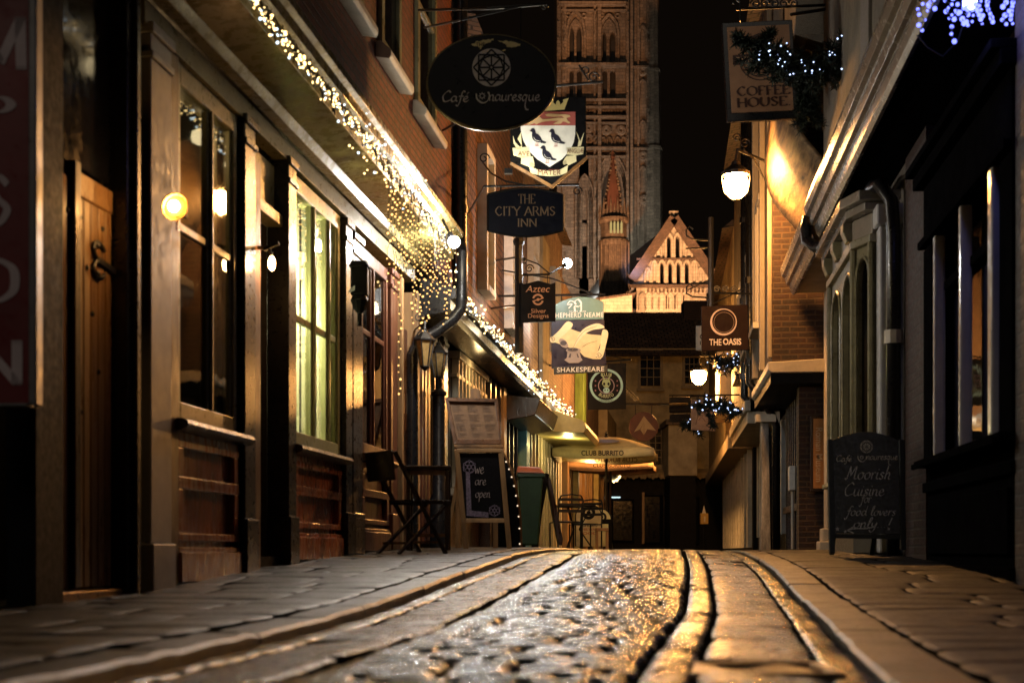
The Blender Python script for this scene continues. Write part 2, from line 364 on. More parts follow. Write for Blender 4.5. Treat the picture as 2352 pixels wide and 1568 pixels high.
def ring(cx, cy, r0, r1, n=36, a0=0, a1=2 * math.pi, k=1):
    qs = []
    for i in range(n):
        t0 = a0 + (a1 - a0) * i / n; t1 = a0 + (a1 - a0) * (i + 1) / n
        qs.append([(cx + r0 * math.cos(t0), cy + k * r0 * math.sin(t0)), (cx + r1 * math.cos(t0), cy + k * r1 * math.sin(t0)), (cx + r1 * math.cos(t1), cy + k * r1 * math.sin(t1)), (cx + r0 * math.cos(t1), cy + k * r0 * math.sin(t1))])
    return qs
class Plane:
    """a flat board at depth Y0 through picture point xc,yc with true tilt; maps traced outlines to the board"""
    def __init__(s, Y0, xc=CX, yc=HY, tx=0., ty=0.): s.Y0, s.xc, s.yc, s.tx, s.ty = Y0, xc, yc, tx, ty
    def __call__(s, x, y, off=0.):
        Y = 1 / (1 / s.Y0 - (s.tx * (x - s.xc) + s.ty * (y - s.yc)) / s.Y0 ** 2)
        v = W(x, y, Y); v.y -= off; return v
    def board(s, mb, pts, thick=.03): return mb.extr([s(x, y) for x, y in pts], (0, thick, 0))
    def art(s, polys, name, mat, parent, off=.004):
        mb = MB()
        for q in polys: mb.add([s(x, y, off) for x, y in q], [tuple(range(len(q)))])
        return mb.build(name, mat, parent)
# ================================================================== ground
ZT = [(0, 0), (4, .0), (6, .015), (7.5, .05), (9, .13), (10.5, .19), (12.5, .255), (14.5, .295), (17, .315), (20, .315), (30, .27), (60, .2), (400, .2)]
def zg(Y): return (lerp_table(ZT, Y - .6) + lerp_table(ZT, Y) + lerp_table(ZT, Y + .6)) / 3
KL = [(1, -1.30), (3, -1.08), (5.3, -.79), (7.6, -.56), (9.3, -.33), (11, -.11), (13, .07), (20, .95), (52, 5.0)]
KR = [(1, .52), (3.6, .90), (6.6, 1.38), (10, 1.82), (13, 2.16), (20, 2.98), (52, 6.6)]
def kl(Y): return (lerp_table(KL, Y - .5) + lerp_table(KL, Y) + lerp_table(KL, Y + .5)) / 3
def kr(Y): return (lerp_table(KR, Y - .5) + lerp_table(KR, Y) + lerp_table(KR, Y + .5)) / 3
def wl(Y): return L.ox + L.sl * Y
def wr(Y): return Rt.ox + Rt.sl * Y
KH = .042
mb = MB(); ys = [-30, 0, 1, 2, 3] + [3 + .5 * i for i in range(1, 50)] + [30, 35, 45, 60, 100, 300, 900]
vs = []; fs = []
for Y in ys: vs += [(-600 if abs(Y) > 60 else -60, Y, zg(Y) - .03), (600 if abs(Y) > 60 else 60, Y, zg(Y) - .03)]
for i in range(len(ys) - 1): fs.append((2 * i, 2 * i + 1, 2 * i + 3, 2 * i + 2))
tag(mb.add(vs, fs).build('ground', MORTM), kind='structure')

def stone(mb, cx, cy, sx, sy, z, ang=0., shear=0., drop=.03, tilt=.012, nx=5, ny=4, round_=.35, rough=.004, vexp=None):
    """one worn paving stone: a pillow with dropped edges, tilted a little"""
    n0 = len(mb.v); ta, tb = U(-tilt, tilt), U(-tilt, tilt); ca, sa = math.cos(ang), math.sin(ang); ph = U(0, 50)
    for j in range(ny + 1):
        for i in range(nx + 1):
            u, v = i / nx * 2 - 1, j / ny * 2 - 1
            u = math.sin(1.5708 * math.sin(1.5708 * u)); v = math.sin(1.5708 * v) if vexp else math.sin(1.5708 * math.sin(1.5708 * v))
            e = max(abs(u) ** (1 / round_ * 2.2), abs(v) ** (vexp or 1 / round_ * 1.6))
            k = 1 - .06 * (abs(u * v) ** 3)
            x, y = u * sx / 2 * k + shear * v * sy / 2, v * sy / 2 * k
            h = -drop * e + ta * u + tb * v + rough * mnoise.noise((cx * 9 + u * 1.4 + ph, cy * 9 + v * 1.4, 0))
            px_, py_ = cx + x * ca - y * sa, cy + x * sa + y * ca; mb.v.append(Vector((px_, py_, z(px_, py_) + h)))
    for j in range(ny):
        for i in range(nx):
            a = n0 + j * (nx + 1) + i; mb.f.append([a, a + 1, a + nx + 2, a + nx + 1])

def row_fill(mb, x0f, x1f, Y0, Y1, dy, wmin, wmax, gap=.014, zf=lambda x, Y: zg(Y), slope=.12, jit=0., **kw):
    Y = Y0
    while Y < Y1:
        d = dy * U(.85, 1.15); x = x0f(Y + d / 2) + jit * U(-1, 1); xe = x1f(Y + d / 2) + jit * U(-1, 1); xa = x; s0 = (x0f(Y + d) - x0f(Y)) / d; s1 = (x1f(Y + d) - x1f(Y)) / d
        while x < xe - .04:
            w = min(U(wmin, wmax), xe - x)
            if xe - x - w < wmin * .5: w = xe - x
            cx, cy = x + w / 2, Y + d / 2
            stone(mb, cx, cy, w - gap, d - gap, zf, ang=U(-.012, .012), shear=s0 + (s1 - s0) * min(1, max(0, (cx - xa) / max(.1, xe - xa))), **kw); x += w
        Y += d
def road_z(x, Y):
    a, b = kl(Y), kr(Y); u = (x - a) / (b - a) * 2 - 1
    return zg(Y) + .03 * (1 - u * u)
E = 24
mb = MB(); vs = []; n = 60
for i in range(n + 1):
    Y = 2 + i * (E - 2) / n
    for k in range(9): x = kl(Y) + .01 + (kr(Y) - kl(Y) - .01) * k / 8; vs.append((x, Y, road_z(x, Y) - .02))
mb.add(vs, [(i * 9 + k, i * 9 + k + 1, i * 9 + k + 10, i * 9 + k + 9) for i in range(n) for k in range(8)])
for fa, fb_, dz in ((lambda Y: wl(Y) - .6, lambda Y: kl(Y) - .1, KH - .006), (lambda Y: kr(Y) + .15, lambda Y: wr(Y) + .6, .002)):
    vs = [(f(2 + i * (E - 2) / n), 2 + i * (E - 2) / n, zg(2 + i * (E - 2) / n) + dz) for i in range(n + 1) for f in (fa, fb_)]
    mb.add(vs, [(2 * i, 2 * i + 1, 2 * i + 3, 2 * i + 2) for i in range(n)])
tag(mb.build('road_bed', MORTM, smooth=True), kind='structure')
mb = MB()
# narrow setts laid across the lane, the worn wheel slabs at each side, single rows of setts beside them
row_fill(mb, lambda Y: kl(Y) + .50, lambda Y: kr(Y) - .582, 2.4, 12, .13, .14, .34, gap=.016, jit=.012, zf=road_z, drop=.031, tilt=.0024, nx=10, ny=12, round_=.16, rough=.0022, vexp=2.5)
row_fill(mb, lambda Y: kl(Y) + .50, lambda Y: kr(Y) - .60, 12, E, .22, .14, .3, gap=.014, zf=road_z, drop=.02, tilt=.003, nx=6, ny=8, round_=.2, vexp=2.1)
tr = MB()
row_fill(tr, lambda Y: kl(Y) + .15, lambda Y: kl(Y) + .485, 2.4, E, .85, .33, .36, jit=.012, gap=.022, zf=road_z, drop=.012, tilt=.006, nx=8, ny=18, round_=.10, rough=.005)
row_fill(mb, lambda Y: kl(Y) + .02, lambda Y: kl(Y) + .14, 2.4, E, .17, .11, .14, gap=.010, zf=road_z, drop=.013, tilt=.005, nx=8, ny=8, round_=.16)
row_fill(mb, lambda Y: kr(Y) - .57, lambda Y: kr(Y) - .44, 2.4, E, .15, .12, .13, gap=.010, zf=road_z, drop=.013, tilt=.005, nx=8, ny=8, round_=.16)
row_fill(tr, lambda Y: kr(Y) - .434, lambda Y: kr(Y) - .10, 4.05, E, .75, .32, .34, gap=.018, zf=road_z, drop=.012, tilt=.007, nx=8, ny=18, round_=.10, rough=.005)
row_fill(tr, lambda Y: kr(Y) - .434, lambda Y: kr(Y) - .10, 2.4, 3.4, .5, .27, .30, zf=road_z, drop=.012, tilt=.004, nx=6, ny=12, round_=.18, rough=.006)
row_fill(mb, lambda Y: kr(Y) - .10, lambda Y: kr(Y) + .015, 2.4, E, .16, .09, .1, gap=.008, zf=road_z, drop=.012, tilt=.005, nx=8, ny=8, round_=.16)
tag(mb.build('road', SETTM, smooth=True), kind='structure'); mb = tr; tag(mb.build('road', TRACKM, smooth=True), kind='structure')

mb = MB()
row_fill(mb, lambda Y: max(wl(Y) - .4, -6), lambda Y: kl(Y) - .195, 2.4, E, .42, .45, .8, gap=.012, zf=lambda x, Y: zg(Y) + KH + .012, drop=.009, tilt=.0035, nx=8, ny=8, round_=.15, rough=.004)
tag(mb.build('pavement', PAVEM, smooth=True), kind='structure')
mb = MB()
row_fill(mb, lambda Y: kr(Y) + .26, lambda Y: wr(Y) + .5, 2.4, E, .40, .4, .75, gap=.012, zf=lambda x, Y: zg(Y) + .020, drop=.009, tilt=.0035, nx=8, ny=8, round_=.15, rough=.004)
tag(mb.build('pavement', PAVESHADE, smooth=True), kind='structure')
def kerb(f0, f1, top, ln):
    mb = MB(); Y = 2.4
    while Y < E:
        d = ln * U(.7, 1.3); n = 6; jy = U(-.006, .006); jz = U(-.003, .003); pr = []
        for i in range(n + 1):
            yy = Y + .006 + (d - .012) * i / n; a, b = f0(yy) + jy, f1(yy) + jy; z = zg(yy) + top + jz; e = .004 if i in (0, n) else 0
            w = .007 * mnoise.noise((yy * 9, a, top)); a += .005 * mnoise.noise((yy * 12, 3, top)); b += .006 * mnoise.noise((yy * 12, 9, top))
            pr.append([(a, yy, z - .16), (a + .002, yy, z - .012 - e + w), (a + .014, yy, z - e + w), (b - .016, yy, z - e + w), (b - .003, yy, z - .014 - e + w), (b, yy, z - .16)])
        n0 = 0; vs = [v for q in pr for v in q]; fs = []
        for i in range(n):
            for k in range(5): fs.append((i * 6 + k, i * 6 + k + 1, (i + 1) * 6 + k + 1, (i + 1) * 6 + k))
        fs += [tuple(range(6)), tuple(range(n * 6, n * 6 + 6))]
        mb.add(vs, fs); Y += d
    return mb
tag(kerb(lambda Y: kl(Y) - .19, kl, KH, .75).build('kerb', SLABM, smooth='auto'), kind='structure')
tag(kerb(lambda Y: kr(Y) + .03, lambda Y: kr(Y) + .25, .018, .95).build('kerb', SLABM, smooth='auto'), kind='structure')
# drain grate
gy0, gy1 = 3.55, 3.90
t = thing('drain_grate', 'rusty iron drain grate let into the lane beside the kerb', 'drain', (kr(3.7) - .31, 3.7, road_z(.6, 3.7)))
gx0, gx1 = kr(3.7) - .52, kr(3.7) - .08; gz = road_z(.7, 3.7) + .004
RUST = paint('wet rusty iron', (.10, .07, .045), .35, .4, 20, .4, 90, metal=.6)
mb = MB()
for a in ((gx0, gx1, gy0, gy0 + .03), (gx0, gx1, gy1 - .03, gy1), (gx0, gx0 + .03, gy0 + .03, gy1 - .03), (gx1 - .03, gx1, gy0 + .03, gy1 - .03)): mb.box(*a, gz - .03, gz)
mb.build('frame', RUST, t, bevel=.004)
mb = MB()
for i in range(21):
    x = gx0 + .045 + i * (gx1 - gx0 - .09) / 20; s = .006 * math.sin(i * .5)
    mb.box(x - .006, x + .006, gy0 + .03, gy1 - .03, gz - .03, gz - .010 + s)
mb.build('bars', RUST, t)

# ================================================================== left side: timber shopfront building
A = thing('shop_building', 'red brick shop with olive eaves and a dark timber shopfront, nearest on the left', 'building', L.P(11, 0, .05))
Y0, Y1 = 4.6, 17.15
MB().fb(L, Y0, Y1, -.30, 0, 3.42, 9.5).build('brick_wall', BRICKA, A)
mb = MB(); mb.fb(L, Y0, Y1, -1.75, -1.6, .0, 3.4); mb.fb(L, Y0, Y1, -1.59, -.01, 3.34, 3.41)
for y in (9.28, 10.18, 12.05): mb.fb(L, y, y + .06, -1.59, -.14, .05, 3.33)
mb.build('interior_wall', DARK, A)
CO = [(0, 3.30), (.05, 3.24), (.13, 3.24), (.16, 3.30), (.43, 3.335), (.43, 3.39), (.455, 3.40), (.455, 3.45), (.49, 3.47), (.49, 3.54), (.53, 3.56), (.53, 3.61), (.44, 3.62), (0, 3.70)]
MB().prof(L, CO, Y0, 14.75).build('cornice', OLIVE, A, bevel=.004)
MB().fb(L, 7.5, 14.74, -.12, .03, 3.10, 3.235).build('frieze', OLIVED, A)
# upper windows
for a, b in ((11.72, 12.42), (13.12, 14.0), (14.82, 15.9)):
    fr = MB(); z0, z1 = 4.99, 7.2
    for q in ((a, a + .11), (b - .11, b)): fr.fb(L, *q, .002, .045, z0, z1)
    fr.fb(L, a + .11, b - .11, .002, .045, z1 - .1, z1); fr.fb(L, a + .11, b - .11, .002, .04, z0, z0 + .09); fr.fb(L, a + .11, b - .11, .002, .035, 6.05, 6.10)
    f = fr.build('window', OLIVED, A, bevel=.006)
    MB().fb(L, a + .11, b - .11, .001, .006, z0 + .09, z1 - .1).build('pane', paint('black night glass', (.006, .006, .008), .06, .1), f)
    MB().prof(L, [(.002, 4.84), (.13, 4.82), (.15, 4.85), (.15, 4.90), (.05, 4.99), (.002, 4.99)], a - .10, b + .08).build('sill', STONEP, f, bevel=.008)
def pilaster(a, b, z0, z1, mat, p=.09, base=.35, cap=True, parent=A, pb=.02):
    p *= .4
    mb = MB(); mb.fb(L, a, b, -.12, p, z0 + base, z1); mb.fb(L, a - .015, b + .015, -.12, p + pb, z0, z0 + base)
    if cap:
        mb.fb(L, a - .012, b + .012, -.1, p + .015, z1 - .16, z1 - .12); mb.fb(L, a - .015, b + .015, -.1, p + .02, z1 - .03, z1 + .03)
    return mb.build('pilaster', mat, parent, bevel=.008)
def panel(a, b, z0, z1, mat, parent=A, p=0.):
    """stall riser below a shop window: board, mouldings round two fields, plinth"""
    mb = MB(); mb.fb(L, a, b, -.13, p - .03, z0, z1)
    zs = z0 + (z1 - z0) * .68
    for (u, v) in ((z0 + .28, zs - .05), (zs + .02, z1 - .09)):
        mb.fb(L, a, b, p - .03, p + .015, v, v + .045); mb.fb(L, a, b, p - .03, p + .015, u - .045, u)
        mb.fb(L, a, a + .09, p - .03, p + .012, u, v); mb.fb(L, b - .09, b, p - .03, p + .012, u, v)
    mb.fb(L, a, b, p - .03, p + .035, z0, z0 + .17); mb.fb(L, a, b, p - .03, p + .02, z0 + .17, z0 + .20)
    mb.fb(L, a, b, p - .03, p + .008, z1 - .05, z1)
    return mb.build('stall_riser', mat, parent, bevel=.006)
def shopwin(a, b, z0, z1, mull, rail, mat, gl=GLASS, parent=A, sillmat=None, fw=.07, p=.0):
    mb = MB(); mb.fb(L, a, a + fw, -.12, p, z0, z1); mb.fb(L, b - fw, b, -.12, p, z0, z1)
    mb.fb(L, a + fw, b - fw, -.12, p, z1 - .12, z1); mb.fb(L, a + fw, b - fw, -.12, p, z0, z0 + .10)
    # ovolo beads stepped back from the frame
    mb.fb(L, a + fw, a + fw + .03, -.06, p - .016, z0 + .10, z1 - .12); mb.fb(L, b - fw - .03, b - fw, -.06, p - .016, z0 + .10, z1 - .12)
    for q in mull:
        mb.fb(L, q - .045, q + .045, -.06, p - .012, z0 + .10, z1 - .12); mb.fb(L, q - .015, q + .015, -.012 + p, p + .01, z0 + .10, z1 - .12)
    if rail:
        xs = [a + fw + .03] + [v for q in mull for v in (q - .045, q + .045)] + [b - fw - .03]
        for i in range(0, len(xs), 2): mb.fb(L, xs[i], xs[i + 1], -.05, p - .014, rail, rail + .05)
    f = mb.build('window', mat, parent, bevel=.007)
    MB().fb(L, a + fw, b - fw, -.030, -.026, z0 + .10, z1 - .12).build('pane', gl, f)
    MB().prof(L, [(-.12, z0 - .07), (p + .05, z0 - .07), (p + .08, z0 - .055), (p + .09, z0 - .035), (p + .08, z0 - .012), (p + .05, z0 - .002), (-.12, z0 - .002)], a - .05, b + .1).build('sill', sillmat or DKWOOD, f, smooth='auto')
    return f
g1 = zg(8) + KH
# plank door with strap hinge in a deep recess
mb = MB(); mb.fb(L, 6.30, 6.60, -.13, 0, 0, 3.3); mb.fb(L, 6.28, 6.34, .0, .02, 0, 3.3); mb.build('door_surround', BLACKM, A, bevel=.006)
mb = MB(); mb.fb(L, 7.34, 7.52, -.13, 0, 0, 3.3); mb.fb(L, 7.40, 7.45, 0, .03, 0, 3.3); mb.build('door_surround', BLACK, A, bevel=.006)
MB().fb(L, 6.61, 7.33, -.14, -.09, 2.2, 3.3).build('fanlight', paint('black night glass', (.006, .006, .008), .06, .1), A)
DOORW = paint('golden oak door planks', (.32, .17, .06), .38, .45, 7, .35, 60, sc=(1, 1, .1), rvar=.2)
mb = MB(); yy = 6.62
for w in (.10, .10):
    mb.fb(L, yy + .003, yy + w - .003, -.12, -.075, .14, 2.12); yy += w
yy = 6.90
for i in range(5): mb.fb(L, yy + .003, yy + .081, -.12, -.075, .14, 2.05); yy += .084
mb.fb(L, 6.895, 7.325, -.12, -.068, 2.052, 2.17)
dr = mb.build('plank_door', DOORW, A, bevel=.006)
MB().fb(L, 6.825, 6.892, -.12, -.045, .14, 2.2).build('centre_post', DKWOOD, dr, bevel=.006)
for (y, z) in ((6.80, 1.95), (6.94, 1.95), (7.02, 1.72), (6.72, 1.8), (7.08, 1.5), (7.15, 1.22), (6.95, 1.0), (7.2, 1.95)): MB().ball(L.P(y, -.075, z), .014, 6, 4).build('stud', IRON, dr)
hz = 1.78; mb = MB()
mb.bar(L.P(7.33, -.065, hz - .02), L.P(7.14, -.065, hz), .03, .014, up=(1, 0, 0))
for sgn in (1, -1):
    mb.tube([L.P(7.15 - .075 * math.sin(k * .5) , -.065, hz + sgn * (.045 - .045 * math.cos(k * .55))) for k in range(9)], .011, 6)
    mb.ball(L.P(7.15 - .03, -.065, hz + sgn * .07), .016, 6, 4)
mb.build('strap_hinge', IRON, dr)
mb = MB(); mb.fb(L, 6.6, 7.34, -.14, -.02, 0, .13); mb.build('door_step', paint('worn brass threshold', (.30, .17, .07), .35, .4, 8, .3, 40, metal=.5), A, bevel=.01)
pilaster(7.56, 7.86, .02, 3.1, GREYP, .10, .34)
MB().fb(L, 7.88, 8.02, -.12, .02, 0, 3.1).build('door_post', OAK, A, bevel=.006)
shopwin(8.03, 9.10, 1.07, 3.1, [8.62], 2.15, OLIVED, GLASS)
panel(8.03, 9.10, zg(8.5) + .04, 1.0, MAHOG)
pilaster(9.14, 9.36, zg(9.2) + .04, 3.1, BLACK, .10)
MB().fb(L, 9.38, 9.50, -.13, .03, .1, 2.9).build('door_post', OAK, A, bevel=.006)
mb = MB(); mb.fb(L, 9.52, 10.10, -1.0, -.95, .1, 3.1); mb.fb(L, 9.52, 10.1, -.9, -.02, .02, zg(9.8) + .12); dr = mb.build('recessed_door', BLACKM, A)
mb = MB(); mb.fb(L, 9.52, 10.1, -.12, .0, 2.62, 2.70); mb.fb(L, 9.52, 10.1, -.10, -.06, 2.70, 3.05); mb.build('transom', OLIVED, A, bevel=.005)
pilaster(10.12, 10.32, zg(10.2) + .04, 3.1, BLACK, .10)
# lit window with curtains behind the glass
w2 = shopwin(10.36, 11.74, 1.10, 3.08, [10.94, 11.38], 2.02, paint('window paint with room light', (.42, .42, .20), .35, .2, 4, .1, 30), GLASS)  # frame colour carries the yellow green light of the room
panel(10.36, 11.74, zg(11) + .05, 1.03, MAHOG)
CURT, nt, out_ = nodes('pale curtain cloth'); df = nt.nodes.new('ShaderNodeBsdfDiffuse'); tl_ = nt.nodes.new('ShaderNodeBsdfTranslucent'); mx_ = nt.nodes.new('ShaderNodeMixShader')
for q in (df, tl_): q.inputs[0].default_value = (.85, .82, .60, 1)
mx_.inputs[0].default_value = .55; nt.links.new(df.outputs[0], mx_.inputs[1]); nt.links.new(tl_.outputs[0], mx_.inputs[2]); nt.links.new(mx_.outputs[0], out_.inputs[0])
mb = MB()
for (a, b) in ((10.42, 10.82), (10.98, 11.20), (11.42, 11.66)):
    n = 28; pts = []
    for i in range(n + 1):
        k = i / n; pts.append((a + (b - a) * k, -.095 + .022 * math.sin(k * 26) + .008 * math.sin(k * 61)))
    vs = [L.P(y, p, 1.06) for y, p in pts] + [L.P(y, p, 3.05) for y, p in pts]
    mb.add(vs, [(i, i + 1, n + 2 + i, n + 1 + i) for i in range(n)])
mb.build('curtain', CURT, A, smooth=True)
for (a, b) in ((8.08, 8.2), (8.95, 9.07)): MB().fb(L, a, b, -.14, -.08, 1.1, 3.0).build('shutter_leaf', OLIVED, A, bevel=.006)
fbs(L, [(8.1, 9.1, -.62, -.5, z, z + .025) for z in (1.35, 1.7, 2.05)], 'shelf', OAK, A)
fbs(L, [(8.2 + .17 * i, 8.28 + .17 * i, -.6, -.52, 1.376 + .35 * (i % 3 > 0), 1.56 + .35 * (i % 3 > 0) + .03 * (i % 2)) for i in range(5)], 'shelf_jar', paint('pale shelf jars', (.45, .40, .28), .4), A, .01)
MB().fb(L, 10.25, 12.0, -1.2, -1.15, .1, 3.3).build('shop_back_wall', paint('pale green inner wall', (.42, .42, .26), .8), A)
pilaster(11.78, 12.0, zg(12) + .05, 3.05, BLACK, .10)
pilaster(12.06, 12.40, zg(12.3) + .05, 3.0, BLACK, .08)
shopwin(12.48, 13.56, 1.18, 3.0, [12.95], 2.25, REDWOOD, GLASSD, sillmat=OAK)
panel(12.48, 13.56, zg(13) + .06, 1.1, REDWOOD)
fbs(L, [(12.56 + i * .14, 12.64 + i * .14, -.35, -.33, 1.2, 2.95) for i in range(7)], 'window_slat', REDWOOD, A)
pilaster(13.62, 13.92, zg(13.8) + .05, 3.0, REDWOOD, .05)
MB().fb(L, 13.94, 14.02, -.1, .06, .3, 3.0).build('door_post', PINE, A, bevel=.006)
mb = MB(); mb.fb(L, 14.04, 14.72, -.12, -.05, .3, 2.6); 
for (a, b) in ((.5, 1.2), (1.35, 2.45)): mb.fb(L, 14.14, 14.62, -.05, -.035, a, b)
dr = mb.build('shop_door', REDWOOD, A, bevel=.006)
mb = MB(); mb.tube([L.P(14.10, -.05, 1.30), L.P(14.10, .0, 1.32), L.P(14.10, .0, 1.52), L.P(14.10, -.05, 1.54)], .010, 6); mb.build('handle', paint('brass', (.7, .45, .16), .25, .1, metal=1), dr)
MB().fb(L, 14.34, 14.50, -.045, -.03, 1.72, 1.92).build('notice', hue((.5, .42, .34)), dr)
MB().fb(L, 14.74, 14.82, -.1, .06, .3, 3.0).build('door_post', PINE, A, bevel=.006)
mb = MB()
fbs(L, [(14.86 + i * .19, 14.98 + i * .19, -.097, .0, .4, 2.95) for i in range(5)], 'cladding_board', REDWOOD, A, .005)
mb.fb(L, 14.83, 16.3, -.12, -.10, .3, 3.0); mb.build('plank_cladding', REDWOOD, A, bevel=.005)
pilaster(15.85, 16.05, .3, 2.95, OLIVED, .06, cap=False)
# far end of the shopfront: black pilaster, small lit panes
pilaster(16.35, 16.62, .3, 2.85, BLACK, .10)

# downpipe at the joint of the two houses
t = thing('drain_pipe', 'fat black downpipe with a swan neck at the end of the red brick wall', 'drainpipe', L.P(17.2, .1, 2.2))
mb = MB(); P = L.P
mb.tube([P(17.22, .09, 9), P(17.22, .09, 3.72)], .085, 12)
mb.tube([P(17.0, .12, 3.6), P(16.0, .3, 3.56), P(15.0, .46, 3.52), P(14.86, .50, 3.42), P(14.85, .50, 2.95), P(14.82, .49, 2.82), P(14.72, .42, 2.70), P(14.55, .28, 2.55), P(14.42, .12, 2.44), P(14.38, .07, 2.3), P(14.38, .07, .3)], .06, 12)
for z in (4.4, 6.2, 8.0): mb.tube([P(17.22, .09, z), P(17.22, .09, z + .09)], .10, 12)
mb.build('pipe', BLACK, t, smooth='auto')

# ================================================================== left side: tile-hung house
B = thing('tiled_house', 'tall house hung with clay tiles, past the red brick shop', 'building', L.P(20.5, 0, .3))
a, b = 17.35, 24.0
MB().fb(L, a, b, -.3, .02, 3.05, 6.9).build('tiled_wall', TILEH, B)
mb = MB(); mb.fb(L, a, b, -.3, -.12, .2, 3.04); mb.build('ground_wall', DKWOOD, B)
MB().prof(L, [(.03, 2.78), (.30, 2.82), (.36, 2.85), (.36, 2.95), (.42, 2.97), (.42, 3.06), (.36, 3.09), (.03, 3.2)], 14.95, b).build('cornice', BLACK, B, bevel=.005)
mb = MB(); mb.prof(L, [(0, 6.9), (.25, 6.85), (-2.5, 9.2), (-2.6, 9.1)], a, b); mb.build('roof', ROOFM, B)
# white sash window standing proud of the tiles, lit from below
for (y0, y1, z0, z1, mt) in ((18.95, 19.75, 3.8, 5.75, STONEP), (21.6, 22.5, 3.7, 5.4, WHITEP)):
    mb = MB()
    for q in ((y0, y0 + .1), (y1 - .1, y1)): mb.fb(L, *q, .022, .16, z0, z1)
    mb.fb(L, y0 + .1, y1 - .1, .022, .16, z1 - .1, z1); mb.fb(L, y0 + .1, y1 - .1, .022, .18, z0, z0 + .08); mb.fb(L, y0 + .1, y1 - .1, .03, .12, (z0 + z1) / 2, (z0 + z1) / 2 + .05)
    f = mb.build('window', mt, B, bevel=.006)
    MB().fb(L, y0 + .1, y1 - .1, .03, .05, z0 + .08, z1 - .1).build('pane', paint('black night glass', (.006, .006, .008), .06, .1), f)
# shopfront of the tiled house
mb = MB()
for i in range(9):
    y = 17.45 + i * .27; mb.fb(L, y, y + .05, -.1, .03, 1.1, 2.76)
mb.fb(L, 17.4, 19.9, -.1, .02, 2.45, 2.5); mb.fb(L, 17.4, 19.9, -.1, .05, 2.68, 2.77); mb.fb(L, 17.4, 19.9, -.1, .05, 1.0, 1.09)
f = mb.build('window', STONEP, B, bevel=.005)
MB().fb(L, 17.4, 19.9, -.06, -.055, 1.1, 2.7).build('pane', GLASSD, f)
fbs(L, [(20 + i * .5, 20.1 + i * .5, -.1, .05, .35, 2.75) for i in range(7)], 'door_post', DKWOOD, B, .006)
mb = MB(); mb.fb(L, 21.2, 21.5, -.11, .08, .35, 2.76); mb.build('pilaster', PINE, B, bevel=.006)
TEAL = paint('teal pilaster paint', (.20, .42, .42), .45, .2, 4, .1, 30)
mb = MB(); mb.fb(L, 23.55, 24.0, -.11, .14, .75, 2.6); mb.fb(L, 23.5, 24.04, -.11, .18, 2.6, 2.72); mb.fb(L, 23.5, 24.04, -.11, .18, .3, .75); mb.build('teal_pilaster', TEAL, B, bevel=.01)
# dark fascia box that juts over the far shopfront
mb = MB(); mb.prof(L, [(.05, 2.30), (.50, 2.38), (.58, 2.62), (.05, 2.70)], 21.6, 24.4); mb.build('sign_box', DKWOOD, B, bevel=.01)

# ================================================================== left side: the row beyond
C = thing('plaster_house', 'pale house of brick and plaster behind the string of lights', 'building', L.P(27, 0, .3))
a, b = 24.1, 31.0
MB().fb(L, a, b, -.3, .02, 2.9, 7.0).build('upper_wall', PINKB, C)
MB().fb(L, 26.4, 27.6, .022, .10, 3.2, 6.2).build('plaster_panel', PLASTER, C, bevel=.01)
mb = MB()
for (y0, y1, z0, z1) in ((24.6, 25.5, 4.6, 6.2), (28.4, 29.6, 4.3, 6.0)):
    mb = MB(); mb.fb(L, y0, y1, .022, .06, z0, z1)
    for k in range(4): mb.fb(L, y0 + k * (y1 - y0 - .06) / 3, y0 + .06 + k * (y1 - y0 - .06) / 3, .06, .14, z0, z1)
    mb.fb(L, y0, y1, .142, .15, (z0 + z1) / 2, (z0 + z1) / 2 + .06); f = mb.build('window', WHITEP, C)
MB().prof(L, [(.03, 2.62), (.34, 2.68), (.40, 2.72), (.40, 2.92), (.03, 3.0)], a, b).build('cornice', STONEP, C, bevel=.006)
mb = MB(); mb.fb(L, a, b, -.3, -.1, .2, 2.89); mb.build('ground_wall', DKWOOD, C)
MB().prof(L, [(0, 7.0), (.25, 6.95), (-2.5, 9.2), (-2.6, 9.1)], a, b).build('roof', ROOFM, C)
YEL = paint('yellow cream shop paint', (.60, .50, .20), .45, .2, 4)
fbs(L, [(25.0 + i * .55, 25.16 + i * .55, -.09, .05, .35, 2.6) for i in range(11)], 'door_post', STONEP, C, .006)
mb = MB(); mb.prof(L, [(.02, 2.45), (.95, 2.40), (1.0, 2.5), (.95, 2.62), (.02, 2.95)], 25.2, 29.6); mb.build('shop_canopy', YEL, C, bevel=.01)
D_ = thing('corner_shop', 'lit shopfront with upright pale boards behind the parasols', 'building', L.P(38, 0, .25))
a, b = 31.1, 47.5
MB().fb(L, a, b, -.3, .02, 2.9, 6.3).build('upper_wall', PINKB, D_)
mb = MB(); mb.fb(L, a, b, -.3, -.1, .2, 2.89); mb.build('ground_wall', DKWOOD, D_)
fbs(L, [(31.4 + i * .62, 31.62 + i * .62 + (.14 if i % 3 == 0 else 0), -.09, .05 + (.06 if i % 4 == 0 else 0), .3, 2.6) for i in range(22)], 'cladding_board', PINE, D_, .006)
fbs(L, [(31.5 + i, 31.75 + i, -.09, .17, .3, 2.65) for i in (2, 9)], 'pilaster', YEL, D_, .006)
MB().prof(L, [(.03, 2.62), (.34, 2.68), (.40, 2.72), (.40, 2.92), (.03, 3.0)], a, b).build('cornice', STONEP, D_)
mb = MB(); mb.fb(L, 34.2, 34.9, .03, .25, 3.1, 5.6); mb.build('green_lit_pipe', paint('green lit drainpipe paint', (.20, .34, .09), .6, .4, 6, .3, 20, sc=(1, 1, .2)), D_, bevel=.01)  # drainpipe; the green light on it is put into its colour
mb = MB(); mb.fb(L, 42.5, 47.4, .03, .3, 3.05, 4.55); mb.build('plaster_panel', PLASTER, D_)
